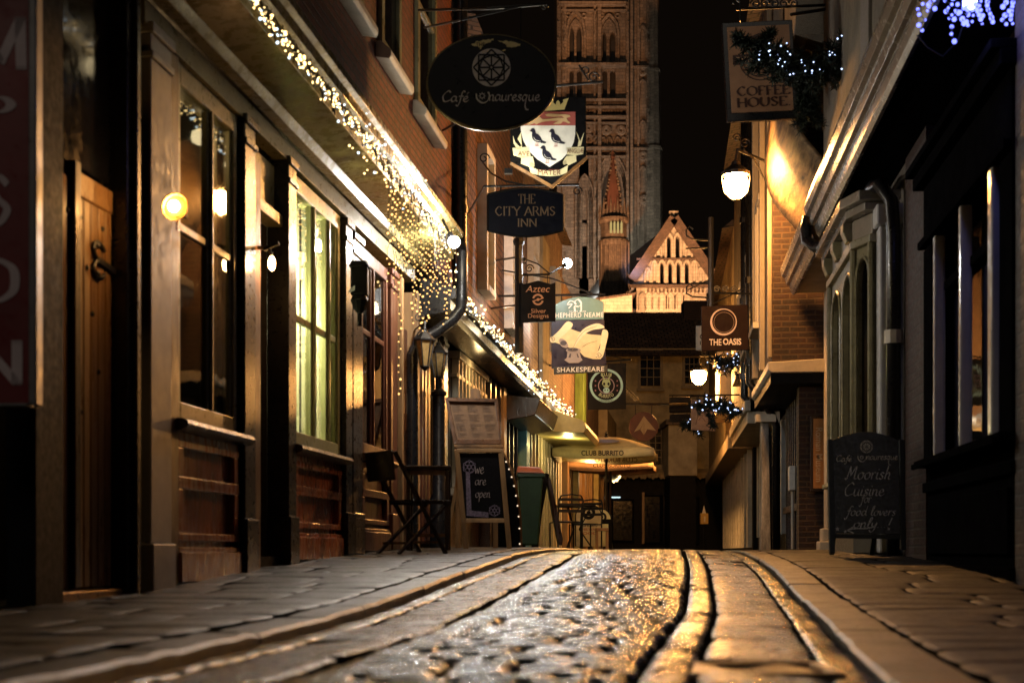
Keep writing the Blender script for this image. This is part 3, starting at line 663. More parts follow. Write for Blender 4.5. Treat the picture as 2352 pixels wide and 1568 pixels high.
# ================================================================== end of the lane
EB = thing('end_building', 'ochre house with a black ground floor closing the far end of the lane', 'building', (5.3, 50.5, .2))
def ew(x0, x1, y0, y1, Y=50, t=.3):
    a, b = W(x0, y1, Y), W(x1, y0, Y); return (a.x, b.x, Y, Y + t, a.z, b.z)
MB().box(*ew(1340, 1700, 800, 1092, 50, 5)).build('wall', OCHRE, EB)
c1, c2 = W(1330, 808, 49.6), W(1720, 808, 49.6); t1 = W(1330, 716, 53)
mb = MB(); mb.extr([(c1.x, 49.6, c1.z - .1), (c1.x, 53, t1.z - .02), (c1.x, 56.5, c1.z - .1)], (c2.x - c1.x, 0, 0)); mb.build('roof', ROOFM, EB)
NG = paint('black night glass', (.006, .006, .008), .06, .1)
for (x0, x1, y0, y1, nx, ny) in ((1471, 1516, 806, 886, 3, 4), (1492, 1532, 984, 1066, 3, 5), (1573, 1604, 822, 880, 3, 4)):
    a, b = W(x0, y1, 50), W(x1, y0, 50); mb = MB(); w = .05
    mb.box(a.x - .09, a.x, 49.93, 49.998, a.z - .09, b.z + .09); mb.box(b.x, b.x + .09, 49.93, 49.998, a.z - .09, b.z + .09)
    mb.box(a.x, b.x, 49.93, 49.998, b.z, b.z + .09); mb.box(a.x - .14, b.x + .14, 49.88, 49.998, a.z - .19, a.z - .091)
    for i in range(1, nx): x = a.x + (b.x - a.x) * i / nx; mb.box(x - .012, x + .012, 49.95, 49.99, a.z, b.z)
    for j in range(1, ny): z = a.z + (b.z - a.z) * j / ny; mb.box(a.x, b.x, 49.952, 49.988, z - .012, z + .012)
    f = mb.build('window', hue((.20, .15, .08)), EB)
    MB().box(a.x, b.x, 49.97, 49.985, a.z, b.z).build('pane', NG, f)
# black ground-floor shopfront with a fringed awning edge, doors and reflecting panes
mb = MB(); mb.box(*ew(1330, 1720, 1094, 1290, 49.4, .55)); mb.build('shopfront', BLACKM, EB)
mb = MB(); n = 60; xa, xb = W(1395, 1090, 49), W(1665, 1090, 49)
vs = []; 
for i in range(n + 1):
    x = xa.x + (xb.x - xa.x) * i / n; z = xa.z - .10 + .035 * math.sin(i * 1.3) - .05 * (i % 2); vs += [(x, 48.8, z), (x, 48.95, xa.z + .06), (x, 49.39, xa.z + .22)]
mb.add(vs, [q for i in range(n) for q in ((3 * i, 3 * i + 3, 3 * i + 4, 3 * i + 1), (3 * i + 1, 3 * i + 4, 3 * i + 5, 3 * i + 2))])
mb.build('awning', paint('ochre fringed canvas', (.36, .25, .11), .8, .3, 6), EB, solid=.02)
for (x0, x1, y0, y1) in ((1408, 1452, 1150, 1240), (1478, 1515, 1140, 1245), (1523, 1560, 1140, 1245), (1565, 1602, 1145, 1245)):
    a, b = W(x0, y1, 49.4), W(x1, y0, 49.4); mb = MB()
    for q in ((a.x - .06, a.x, a.z - .1, b.z + .06), (b.x, b.x + .06, a.z - .1, b.z + .06), (a.x, b.x, b.z, b.z + .06), (a.x, b.x, a.z - .1, a.z)): mb.box(q[0], q[1], 49.33, 49.398, q[2], q[3])
    f = mb.build('shop_window', SHADEBLK, EB); MB().box(a.x, b.x, 49.37, 49.39, a.z, b.z).build('pane', NG, f)
mb = MB(); a = W(1476, 1248, 49.3); b = W(1478, 1130, 49.3); mb.box(a.x - .02, b.x + .03, 49.28, 49.325, a.z, b.z); mb.build('door_edge', PINE, EB)
mb = MB(); a = W(1405, 1143, 49.2); b = W(1425, 1140, 49.2); mb.box(a.x, b.x, 49.2, 49.3, a.z, b.z); mb.build('strip_light', emit('cold strip light', (.7, .95, 1), 1.2), EB)
# pale rear wing that steps out toward the lane
EW = thing('pale_wing', 'pale plaster wing with a crumbling corner beside the end house', 'building', W(1570, 1265, 47.8))
MB().box(*ew(1535, 1602, 975, 1092, 47.5, 1.9)).build('wall', PLASTER, EW, bevel=.03)
MB().box(*ew(1530, 1606, 962, 974, 47.4, 2.05)).build('coping', ROOFM, EW)
c9 = W(1622, 800, 50.4); MB().box(c9.x - .55, c9.x + .55, 52.4, 53.3, c9.z, W(0, 690, 52.4).z).build('chimney', BRICKN, EB)
MB().box(*ew(1539, 1598, 1093, 1290, 47.6, 1.75)).build('ground_wall', BLACKM, EW)
# the trees' place is empty; a dark row of roofs hides the foot of the gable
MR = thing('far_roofs', 'black roof ridge in front of the floodlit gable', 'building', (8, 70, .2))
a, b = W(1360, 800, 70), W(1760, 716, 70)
mb = MB(); mb.extr([(a.x - 6, 70, .2), (a.x - 6, 70, b.z - 1.2), (a.x - 6, 75, b.z), (a.x - 6, 80, b.z - 1.2), (a.x - 6, 80, .2)], (b.x - a.x + 12, 0, 0)); mb.build('roof', ROOFM, MR)

# ================================================================== cathedral tower, turret and gable
def arch_h(s, kind):
    s = min(s, 1 - s) * 2
    return math.sqrt(max(0, 1 - (1 - s / 2) ** 2)) / .8660254 if kind == 'p' else math.sqrt(max(0, 1 - (1 - s) ** 2))
def arch_wall(mb, M, x0, x1, yt, yb, ops, depth, kind='p', n=8):
    """wall with arched openings (xa, xb, y_spring, y_apex, y_sill) in picture units; a real slab with reveals"""
    ops = sorted(ops); x = x0; D = Vector((0, depth, 0))
    def slab(pts): mb.extr([M(*p) for p in pts], D)
    for (xa, xb, ysp, yap, ysl) in ops:
        if xa > x: slab([(x, yb), (xa, yb), (xa, yt), (x, yt)])
        if ysl < yb: slab([(xa, yb), (xb, yb), (xb, ysl), (xa, ysl)])
        pts = [(xa + (xb - xa) * i / n, ysp - (ysp - yap) * arch_h(i / n, kind)) for i in range(n + 1)]
        for p, q in zip(pts, pts[1:]): slab([p, q, (q[0], yt), (p[0], yt)])
        x = xb
    if x < x1: slab([(x, yb), (x1, yb), (x1, yt), (x, yt)])
def arch_rib(mb, M, xa, xb, ysp, yap, ysl, r, off, kind='p', n=10):
    pts = [(xa, ysl)] + [(xa + (xb - xa) * i / n, ysp - (ysp - yap) * arch_h(i / n, kind)) for i in range(n + 1)] + [(xb, ysl)]
    mb.tube([M(x, y, off) for x, y in pts], r, 5)
TY = 185.
TM = Plane(TY)
T = thing('cathedral_tower', 'floodlit gothic cathedral tower rising above the roofs', 'tower', W(1395, 1200, TY + 5))
q = lambda x0, x1, y0, y1, f=0., k=6: (W(x0, y0, TY).x, W(x1, y0, TY).x, TY - f, TY + k, W(x0, y1, TY).z, W(x0, y0, TY).z)
mb = MB(); mb.box(*q(1279, 1500, -160, 1240, -1.0, 12)); mb.build('core_wall', DARK, T)
mb = MB()
U1 = [(1306, 1319, 82, 60, 165), (1324, 1339, 82, 60, 165), (1382, 1393, 92, 72, 151), (1400, 1414, 92, 72, 151)]
arch_wall(mb, TM, 1281, 1437, 20, 155, U1, .9)
U2 = [(1308, 1318, 168, 160, 228), (1325, 1337, 168, 160, 228), (1384, 1395, 168, 159, 228), (1401, 1414, 168, 159, 228)]
arch_wall(mb, TM, 1281, 1437, 155, 236, U2, .9)
arch_wall(mb, TM, 1281, 1437, -150, 20, [(1306, 1319, -60, -75, 10), (1324, 1339, -60, -75, 10), (1382, 1393, -60, -75, 10), (1400, 1414, -60, -75, 10)], .9)
arch_wall(mb, TM, 1281, 1437, 236, 362, [(1345 + 0, 1350, 330, 322, 360)], .9)
arch_wall(mb, TM, 1281, 1437, 362, 700, [(1330, 1352, 462, 432, 505), (1330, 1352, 525, 512, 565), (1374, 1436, 440, 385, 620)], .9)
mb.extr([TM(1437, 700), TM(1512, 700), TM(1503, -150), TM(1437, -150)], (0, 9, 0))
mb.build('wall', TOWERM, T)
mb = MB()
for (a, b, f) in ((1279, 1288, 1.0), (1291, 1300, .8), (1363, 1368, .7), (1372, 1380, 1.1), (1437, 1443, .8), (1446, 1452, 1.3), (1463, 1467, .6), (1485, 1489, .6)):
    mb.box(*q(a, b, -150, 700, f, -.002))
c0 = [W(x, 0, TY).x for x in (1490, 1506)]
mb.lathe((W(1500, 0, TY).x, TY + .3, 0), [(1.35, W(0, 700, TY).z), (1.2, W(0, 345, TY).z), (1.32, W(0, 344, TY).z), (1.32, W(0, 338, TY).z), (1.1, W(0, 336, TY).z), (.95, W(0, 166, TY).z), (1.1, W(0, 165, TY).z), (1.1, W(0, 160, TY).z), (.85, W(0, 158, TY).z), (.72, W(0, -150, TY).z)], 8)
mb.build('buttress', TOWERM, T)
mb = MB()
for (y, h, f) in ((12, 7, 1.3), (26, 3, .7), (153, 5, 1.5), (233, 4, 1.2), (250, 4, 1.2), (273, 3.5, 1.4), (285, 3, .9), (343, 5, 1.3), (362, 3, 1.0)):
    MB().box(*q(1282, 1436.5, y, y + h, f, -.004)).build('string_course', TOWERM, T)
for (y, h, f) in ((157, 4, 1.0), (343, 4, .9)): MB().box(*q(1453, 1489, y, y + h, f, -.004)).build('string_course', TOWERM, T)
mb = MB()
for (a, b) in ((1301, 1343), (1377, 1420)):
    arch_rib(mb, TM, a, b, 78, 27 if a < 1350 else 36, 152, .22, .3); arch_rib(mb, TM, a + 5, b - 5, 86, 46, 152, .14, .15)
    for (cx, cy) in ((a + 4, 36), (b - 2, 38)): mb.tube([TM(cx + 5 * math.cos(k), cy + 5 * math.sin(k), .2) for k in [i * .63 for i in range(11)]], .15, 5)
for x in [1382 + i * 13.5 for i in range(4)] + [1346, 1357]:       # lozenge frieze
    for s in (1, -1): mb.bar(TM(x - 6, 262 - 8 * s, .25), TM(x + 6, 262 + 8 * s, .25), .3, .3, up=(0, 1, 0))
for x in [1347 + 5 * i for i in range(18)]: mb.box(*q(x, x + 2.4, 239, 246, .8, -.004))
for (x, y) in ((1352, 296), (1392, 301), (1426, 301), (1352, 320), (1476, 166), (1476, 360), (1479, 460)):
    for r in (9, 5.5): mb.tube([TM(x + r * math.cos(k * .5236), y + r * math.sin(k * .5236), .35) for k in range(13)], .22, 5)
for x in (1385, 1399, 1418, 1432): arch_rib(mb, TM, x - 6, x + 6, 330, 318, 342, .2, .3)
for k in range(4): arch_rib(mb, TM, 1330 - k * 3.2 + 3, 1352 + k * 3.2, 462, 430 - k * 9, 640, .25, .3 + .0 * k)
for k in range(4): arch_rib(mb, TM, 1378 - k * 3, 1432 + k * 3, 440, 380 - k * 9, 640, .28, .35)
arch_rib(mb, TM, 1468, 1484, 480, 466, 520, .2, .3); arch_rib(mb, TM, 1468, 1484, 200, 186, 226, .2, .3); arch_rib(mb, TM, 1468, 1484, 80, 62, 140, .2, .3)
arch_rib(mb, TM, 1468, 1484, 300, 280, 330, .2, .3); arch_rib(mb, TM, 1468, 1484, 400, 385, 440, .2, .3)
random.seed(11)
for i in range(150):            # crockets, quoins and worn carving
    x = random.choice((1282, 1296, 1366, 1376, 1440, 1449, 1487)) + U(-2.5, 2.5); y = U(0, 600); s = U(1.2, 3)
    mb.box(*q(x - s / 2, x + s / 2, y, y + U(1.5, 4), U(.9, 1.5), -.6))
mb.build('tracery', TOWERM, T)
mb = MB()
for k in range(3): mb.box(*q(1336.5 + k * 5, 1337.2 + k * 5, 445, 640, -.4, .6))
for k in range(14): mb.box(*q(1331, 1351, 440 + k * 14, 440.6 + k * 14, -.42, .62))
mb.build('window_bars', IRON, T)
# stair turret in front
SY = 150.; SM = Plane(SY)
S = thing('stair_turret', 'octagonal stone turret with a crocketed spire beside the gable', 'turret', W(1412, 1200, SY))
cx = W(1412, 0, SY).x; px = lambda k: k * SY / F; zz = lambda y: W(0, y, SY).z
TUR = brick('reddish turret stone', (.17, .125, .09), (.09, .065, .05), (.04, .03, .024), .6, .35, .02, .5, .8, var=.5, contrast=.4)
mb = MB(); mb.lathe((cx, SY + 1.6, 0), [(px(36), zz(1200)), (px(36), zz(700)), (px(39), zz(690)), (px(35), zz(680)), (px(34), zz(560)), (px(36.5), zz(553)), (px(36.5), zz(547)), (px(31), zz(542)), (px(31), zz(508)), (px(36), zz(502)), (px(36), zz(496)), (px(24), zz(494))], 12, rot=.26)
mb.build('shaft', TUR, S)
mb = MB(); mb.lathe((cx - px(2), SY + 1.6, 0), [(px(24), zz(494)), (px(17), zz(440)), (px(9), zz(385)), (px(4), zz(356)), (px(6), zz(352)), (px(4.5), zz(348)), (px(.8), zz(336))], 8); mb.build('spire', paint('dark red spire stone', (.06, .02, .012), .8, .4, .6, .5, 4), S)
mb = MB(); random.seed(5)
for i in range(60):
    y = U(356, 492); w = 2 + 24 * (y - 350) / 144; sd = random.choice((-1, 1)); s = U(1.5, 3.2)
    c = Vector((cx - px(2) + sd * px(w * U(.75, 1)), SY + 1.2 - U(0, .5), zz(y))); mb.ball(c, px(s), 5, 4)
mb.build('crockets', TUR, S)
for i in range(9): MB().lathe((cx + px(-32 + i * 8), SY + 1.4 - px(16) * math.cos((i - 4) / 4 * 1.3), 0), [(px(3.6), zz(500)), (px(3.6), zz(486)), (px(4.4), zz(484)), (px(.5), zz(448 if i % 2 else 462))], 6).build('pinnacle', TUR, S)
mb = MB(); random.seed(9)
for i in range(8):
    x = -31 + i * 9; d = math.sqrt(max(0, 36 ** 2 - x * x))
    mb.box(cx + px(x), cx + px(x + 3.2), SY + 1.5 - px(d), SY + 1.7, zz(690), zz(552))
mb.build('shaft_rib', TUR, S)
mb = MB()
for x in (1403, 1411, 1419, 1427): mb.extr([SM(x - 2.2, 536, .35 - .02), SM(x + 2.2, 536, .33), SM(x + 2.2, 514, .33), SM(x, 508, .33), SM(x - 2.2, 514, .33)], (0, .25, 0))
mb.build('lit_opening', emit('lit belfry opening', (1, .72, .25), .55), S)
# gabled chapel
G = thing('gabled_chapel', 'floodlit stone gable with rows of lancet windows under a cross', 'chapel', W(1545, 1200, SY))
mb = MB()
LAN = [(1531, 1541.5, 552, 541, 594), (1551, 1561.5, 552, 541, 594)]
LO = [(x - 5.2, x + 5.2, 612, 601, 652) for x in (1520, 1539, 1558, 1577)]
# body slab behind, then the face built round the openings
def gy(x): return 506 + abs(x - 1547.5) * 1.47
arch_wall(mb, SM, 1462, 1622, 655.5, 800, [(x - 5, x + 5, 686, 677, 709) for x in (1532, 1551, 1570)], 1.0)
arch_wall(mb, SM, 1488, 1610, 598, 655, LO, 1.0)
arch_wall(mb, SM, 1518, 1577, 538, 597.5, LAN, 1.0)
D1 = Vector((0, 1.0, 0))
mb.extr([SM(1518, 597.5), SM(1518, 549), SM(1486, 597.5)], D1); mb.extr([SM(1577, 597.5), SM(1610, 597.5), SM(1577, 549)], D1)
mb.extr([SM(1525, 537.5), SM(1570, 537.5), SM(1547.5, 504)], D1); mb.extr([SM(1518, 549), SM(1518, 538), SM(1525, 538)], D1); mb.extr([SM(1577, 549), SM(1570, 538), SM(1577, 538)], D1)
mb.extr([SM(1488, 655), SM(1488, 598), SM(1452, 655)], D1); mb.extr([SM(1610, 655), SM(1645, 655), SM(1610, 598)], D1)
mb.build('gable_wall', GATEM, G)
mb = MB(); mb.extr([SM(1462, 800, -1.05), SM(1622, 800, -1.05), SM(1622, 655, -1.05), SM(1547.5, 520, -1.05), SM(1466, 650, -1.05)], (0, .3, 0)); mb.build('dark_glazing', NG, G)
mb = MB()
for sx in (-1, 1):
    mb.bar(SM(1547.5, 503, .35), SM(1547.5 + sx * 96, 503 + 96 * 1.47, .35), 1.0, .35, up=(0, 1, 0))
mb.box(SM(1446, 0).x, SM(1640, 0).x, SY - .55, SY - .003, zz(661), zz(655)); mb.box(SM(1462, 0).x, SM(1625, 0).x, SY - .4, SY - .003, zz(598), zz(594.5))
for x in range(1486, 1620, 9): mb.box(SM(x, 0).x, SM(x + 4, 0).x, SY - .35, SY - .003, zz(672), zz(666))
mb.build('cornice', ROOFM, G)
mb = MB()
for x in (1487, 1503, 1594, 1609): arch_rib(mb, SM, x - 6, x + 6, 628 if x in (1487, 1609) else 612, 616 if x in (1487, 1609) else 600, 650, .14, .12, 'r')
for x in (1520, 1539, 1558, 1577): arch_rib(mb, SM, x - 7.3, x + 7.3, 612, 598.5, 654, .16, .16)
for x in (1512, 1582): arch_rib(mb, SM, x - 7, x + 7, 574, 562, 592, .14, .12, 'r')
for x in (1536, 1556): arch_rib(mb, SM, x - 7.5, x + 7.5, 552, 537, 594, .16, .16)
for x in (1475, 1490, 1505, 1520, 1540, 1560, 1580, 1600): arch_rib(mb, SM, x - 7, x + 7, 684, 673, 712, .10, .1)
mb.build('blind_arcade', GATEM, G)
mb = MB(); mb.box(SM(1545.5, 0).x, SM(1549.5, 0).x, SY, SY + .3, zz(505), zz(484)); mb.box(SM(1537, 0).x, SM(1558, 0).x, SY + .02, SY + .28, zz(489), zz(484.5)); mb.build('cross', GATEM, G)
mb = MB(); a = SM(1547.5, 506); 
mb.extr([a + Vector((0, 1.2, 0)), SM(1452, 645) + Vector((0, 1.2, 0)), SM(1452, 660) + Vector((0, 1.2, 0)), SM(1643, 660) + Vector((0, 1.2, 0)), SM(1643, 645) + Vector((0, 1.2, 0))], (-6, 32, 0)); mb.build('roof', LEADM, G)
GB = thing('chapel_annex', 'low floodlit stone block at the foot of the turret', 'chapel', W(1400, 1200, 145))
M2 = Plane(146.); mb = MB(); mb.extr([M2(1371, 800), M2(1452, 800), M2(1452, 676), M2(1371, 688)], (0, 3, 0)); mb.build('wall', GATEM, GB)
mb = MB(); mb.extr([M2(1368, 690, .2), M2(1460, 676, .2), M2(1460, 672, .2), M2(1368, 685, .2)], (0, 3.4, 0)); mb.build('coping', ROOFM, GB)
# ================================================================== right side: dark shop with white mullions (nearest)
N1 = thing('dark_shop', 'near dark shop on the right with tall white window mullions', 'building', Rt.P(10, 0, .05))
P = Rt.P
mb = MB(); mb.fb(Rt, 4.5, 8.75, -.3, 0, 0, 3.85); mb.build('brick_wall', BRICKN, N1)
mb = MB(); mb.fb(Rt, 11.75, 12.75, -.3, .0, 0, 3.85); mb.build('brick_pier', BRICKN, N1)
mb = MB(); mb.fb(Rt, 8.75, 11.75, -.3, -.02, 0, .98); mb.fb(Rt, 8.75, 11.75, -.02, .03, .1, .22); mb.fb(Rt, 8.75, 11.75, -.02, .03, .80, .88); mb.fb(Rt, 8.9, 11.6, -.02, .015, .30, .72); mb.build('stall_riser', SHADEBLK, N1, bevel=.006)
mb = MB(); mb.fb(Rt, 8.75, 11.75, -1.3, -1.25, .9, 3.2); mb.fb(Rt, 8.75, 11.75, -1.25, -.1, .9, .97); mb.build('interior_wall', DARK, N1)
mb = MB(); mb.fb(Rt, 8.75, 11.75, -.25, .02, 2.80, 3.30); mb.fb(Rt, 8.75, 11.75, .02, .07, 2.80, 2.86); mb.fb(Rt, 8.70, 11.8, -.02, .10, 3.30, 3.40); mb.fb(Rt, 8.70, 11.8, -.02, .16, 3.40, 3.46); mb.build('fascia', SHADEBLK, N1, bevel=.006)
fr = MB()
for (a, b, p) in ((9.12, 9.24, .06), (10.14, 10.21, .05), (11.12, 11.18, .05)): MB().fb(Rt, a, b, -.04, p, 1.06, 2.79).build('mullion', paint('white gloss mullions', (.62, .62, .62), .16, .12, 4, .1, 20), N1, bevel=.02)
mb = MB(); mb.fb(Rt, 8.75, 11.75, -.12, .10, 1.0, 1.058); mb.fb(Rt, 8.78, 11.7, .10, .13, .985, 1.03); mb.build('sill', SHADEBLK, N1, bevel=.008)
MB().fb(Rt, 8.75, 11.75, -.08, -.075, 1.06, 2.79).build('pane', glass('very dark glass', (.06, .06, .06)), N1)
mb = MB(); mb.fb(Rt, 8.75, 9.08, -.10, .02, 1.06, 2.79); mb.fb(Rt, 11.4, 11.75, -.10, .02, 1.06, 2.79); mb.fb(Rt, 9.3, 11.09, -.10, -.02, 2.35, 2.42); mb.build('window_frame', SHADEBLK, N1, bevel=.006)
# ================================================================== right side: rendered house with the bay window
N2 = thing('bay_window_house', 'pale rendered house with a heavy moulded eave over an arched bay window', 'building', P(15.5, 0, .3))
RC = [(.40, 3.82), (.44, 3.80), (.47, 3.84), (.49, 3.90), (.49, 3.93), (.53, 3.94), (.55, 4.00), (.55, 4.03), (.59, 4.05), (.61, 4.12), (.61, 4.16), (.48, 4.17), (.40, 4.12)]
CORN = paint('weathered pale eave paint', (.21, .185, .15), .24, .25, 3, rvar=.06)
MB().prof(Rt, RC, 5.0, 15.75).build('cornice', CORN, N2, bevel=.003)
MB().prof(Rt, [(p, z - .06) for p, z in RC], 15.95, 19.0).build('cornice', CORN, N2, bevel=.003)
mb = MB(); mb.fb(Rt, 5, 15.75, -.2, .398, 3.83, 4.12); mb.build('soffit', SHADEBLK, N2); mb = MB(); mb.fb(Rt, 15.95, 19, -.2, .398, 3.77, 4.05); mb.build('soffit', paint('lamplit cream soffit', (.30, .25, .18), .7), N2)  # near soffit painted black for shade, far soffit cream for lamplight
MB().fb(Rt, 5.0, 15.7, -.3, .40, 4.18, 10).build('upper_wall', RENDER, N2)
MB().fb(Rt, 12.0, 12.5, .402, .43, 4.3, 9.5).build('corner_board', hue((.20, .18, .16), .6), N2)
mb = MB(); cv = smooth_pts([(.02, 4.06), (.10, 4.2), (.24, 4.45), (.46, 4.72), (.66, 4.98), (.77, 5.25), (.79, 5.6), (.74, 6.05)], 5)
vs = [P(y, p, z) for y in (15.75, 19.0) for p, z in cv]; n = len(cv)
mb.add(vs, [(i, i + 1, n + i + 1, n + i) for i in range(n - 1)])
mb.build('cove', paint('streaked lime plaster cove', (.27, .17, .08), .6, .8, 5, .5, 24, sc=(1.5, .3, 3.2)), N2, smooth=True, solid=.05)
MB().fb(Rt, 15.75, 19.0, -.3, .70, 6.06, 10).build('jetty_wall', RENDER, N2)
MB().fb(Rt, 15.76, 18.99, -.3, .0, 4.15, 6.05).build('cove_backing', RENDER, N2)
MB().fb(Rt, 12.76, 18.7, -.3, -.02, .1, 3.83).build('ground_wall', hue((.12, .10, .08), .7), N2)
# canted bay with round-headed lights
def bayface(a, b, z0, z1, ops):
    """face of the bay between plan points a and b (Y, p); ops are fractions of its width"""
    mb = MB(); A_, B_ = P(a[0], a[1], 0), P(b[0], b[1], 0); d = B_ - A_; ln = d.length
    nrm = Vector((d.y, -d.x, 0)).normalized()
    if nrm.x > 0: nrm = -nrm
    def M(u, z, o=0): v = A_ + d * u + nrm * o; v.z = z; return v
    def slab(pts, th=.07): mb.extr([M(*p) for p in pts], -nrm * th)
    x = 0; n = 10
    for (u0, u1, zs, za, zb) in ops:
        slab([(x, z0), (u0, z0), (u0, z1), (x, z1)]); slab([(u0, z0), (u1, z0), (u1, zb), (u0, zb)])
        pts = [(u0 + (u1 - u0) * i / n, zs + (za - zs) * arch_h(i / n, 'r')) for i in range(n + 1)]
        for p, q in zip(pts, pts[1:]): slab([p, q, (q[0], z1), (p[0], z1)])
        mb.tube([M(u0 - .02 / ln, zb, .01), M(u0 - .02 / ln, zs, .01)] + [M(p[0] + (-.02 if p[0] < (u0 + u1) / 2 else .02) / ln * abs(p[0] - (u0 + u1) / 2) / (u1 - u0) * 2, p[1] + .02, .01) for p in pts] + [M(u1 + .02 / ln, zs, .01), M(u1 + .02 / ln, zb, .01)], .016, 6)
        x = u1
    slab([(x, z0), (1, z0), (1, z1), (x, z1)])
    for u in (0, 1): mb.tube([M(u, z0, .015), M(u, z1, .015)], .035, 8)
    return mb, M
BAYP = paint('olive cream bay paint', (.20, .175, .095), .35, .3, 4, .15, 30)
plan = [((16.1, .0), (15.55, .33), [(.2, .8, 2.75, 2.98, 1.15)]), ((15.55, .33), (13.62, .33), [(.07, .44, 2.72, 3.04, 1.15), (.56, .93, 2.72, 3.04, 1.15)]), ((13.62, .33), (13.3, .21), [(.16, .84, 2.85, 3.08, 1.15)])]
for a, b, ops in plan:
    mb, M = bayface(a, b, 1.05, 3.2, ops)
    f = mb.build('bay_face', BAYP, N2, smooth='auto')
    g = MB(); g.add([M(.02, 1.1, -.045), M(.98, 1.1, -.045), M(.98, 3.15, -.045), M(.02, 3.15, -.045)], [(0, 1, 2, 3)]); g.build('pane', GLASSD, f)
def bayring(name, z0, z1, g, mat):
    mb = MB(); o = [P(16.15 + g, -.02, 0), P(15.6 + g * .6, .33 + g, 0), P(13.60 - g * .6, .33 + g, 0), P(13.28 - g, .20 + g, 0), P(13.27 - g, -.02, 0)]
    mb.extr([Vector((v.x, v.y, z0)) for v in o], (0, 0, z1 - z0)); return mb.build(name, mat, N2, bevel=.01)
bayring('bay_base', .3, 1.0, .02, hue((.10, .09, .07), .4)); bayring('bay_sill', 1.0, 1.05, .09, BAYP)
bayring('bay_entablature', 3.2, 3.28, .05, BAYP); bayring('bay_entablature', 3.285, 3.48, .02, hue((.20, .17, .13), .4)); bayring('bay_cornice', 3.485, 3.56, .10, CORN); bayring('bay_cornice', 3.565, 3.66, .16, CORN)
for y in (13.75, 14.6, 15.4):
    MB().prof(Rt, [(.33, 3.30), (.40, 3.30), (.44, 3.40), (.44, 3.48), (.33, 3.484)], y - .09, y + .09).build('console', BAYP, N2, bevel=.01)
mb = MB(); mb.fb(Rt, 13.02, 13.2, -.05, .19, .3, 3.30); mb.fb(Rt, 12.99, 13.23, -.05, .22, 3.31, 3.5); mb.build('pilaster', paint('white gloss mullions', (.62, .62, .62), .16), N2, bevel=.02)
mb = MB(); mb.fb(Rt, 18.72, 18.98, -.15, .04, .62, 3.76); mb.fb(Rt, 18.68, 19.02, -.15, .09, .45, .62); mb.fb(Rt, 18.65, 19.05, -.15, .13, .1, .45); mb.build('end_pilaster', STONEP, N2, bevel=.015)
t = thing('swan_neck_pipe', 'black swan neck pipe curling under the pale eave on the right', 'drainpipe', P(15.85, .3, 2))
mb = MB(); mb.tube([P(15.85, .55, 4.05), P(15.85, .58, 3.92), P(15.83, .57, 3.78), P(15.7, .48, 3.68), P(15.5, .36, 3.66), P(15.2, .28, 3.68), P(14.2, .24, 3.69), P(13.2, .22, 3.7), P(12.95, .2, 3.66), P(12.9, .1, 3.5), P(12.9, .08, 3.2), P(12.9, .08, .1)], .065, 10); mb.build('pipe', BLACK, t, smooth=True)
MB().tube([P(14.15, .24, 3.69), P(14.0, .24, 3.69)], .085, 10).build('collar', STONEP, t); MB().tube([P(12.9, .08, 2.2), P(12.9, .08, 2.32)], .085, 10).build('collar', STONEP, t)
mb = MB(); mb.tube([P(13.02, .05, 3.4), P(13.02, .05, .1)], .03, 8); mb.build('branch_pipe', BLACK, t, smooth=True)
# ================================================================== right side: jettied brick building
N3 = thing('jettied_brick_building', 'tall brick building with a bare flank wall standing out past the bay window', 'building', P(24, .3, .3))
a = 19.25
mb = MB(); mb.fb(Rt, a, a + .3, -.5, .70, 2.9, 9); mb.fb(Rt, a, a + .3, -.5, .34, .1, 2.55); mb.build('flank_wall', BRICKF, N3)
MB().fb(Rt, a + .31, 30, -.3, .70, 2.9, 8.2).build('front_wall', paint('brown stained plaster', (.13, .09, .05), .85, .5, 2, .4, 25, fine=.3), N3)
mb = MB(); mb.fb(Rt, a + .31, 30, -.3, .20, .1, 2.55); mb.build('ground_wall', BLACKM, N3)
mb = MB(); mb.fb(Rt, 18.96, 22.4, -.3, .74, 2.56, 2.70); mb.build('canopy_soffit', BLACKM, N3, bevel=.006)
mb = MB(); mb.prof(Rt, [(-.2, 2.70), (.74, 2.70), (.78, 2.74), (.78, 2.84), (-.2, 2.89)], 18.90, 22.5); mb.build('canopy_fascia', STONEP, N3, bevel=.01)
fbs(Rt, [(a, a + .10, .702, .76, 2.95, 9), (20.6, 20.75, .702, .78, 2.95, 8), (22.0, 22.15, .702, .80, 3.0, 8)], 'corner_board', hue((.26, .22, .16)), N3, .008)
for (y0, y1, z0, z1) in ((20.9, 21.9, 3.6, 5.6), (23.4, 24.5, 3.6, 5.4), (26.2, 27.4, 3.5, 5.3)):
    mb = MB()
    for q in ((y0, y0 + .1), (y1 - .1, y1), ((y0 + y1) / 2 - .03, (y0 + y1) / 2 + .03)): mb.fb(Rt, *q, .702, .77, z0 + .091, z1 - .101)
    mb.fb(Rt, y0, y1, .702, .78, z1 - .1, z1); mb.fb(Rt, y0 - .05, y1 + .05, .702, .86, z0, z0 + .09)
    f = mb.build('window', STONEP, N3, bevel=.006); MB().fb(Rt, y0 + .1, y1 - .1, .703, .715, z0 + .09, z1 - .1).build('pane', NG, f)
mb = MB()
for i in range(8): mb.fb(Rt, 19.6 + i * .36, 19.68 + i * .36, .20, .27, .3, 2.54)
mb.fb(Rt, 19.58, 22.4, .20, .30, .9, 1.0); mb.build('shop_window_frame', hue((.05, .05, .06), .3), N3, bevel=.005)
mb = MB(); mb.fb(Rt, 24.2, 29.8, .2, .75, 2.5, 2.7); mb.fb(Rt, 24.1, 29.9, .70, .80, 2.7, 2.88); mb.build('shop_hood', STONEP, N3, bevel=.008)
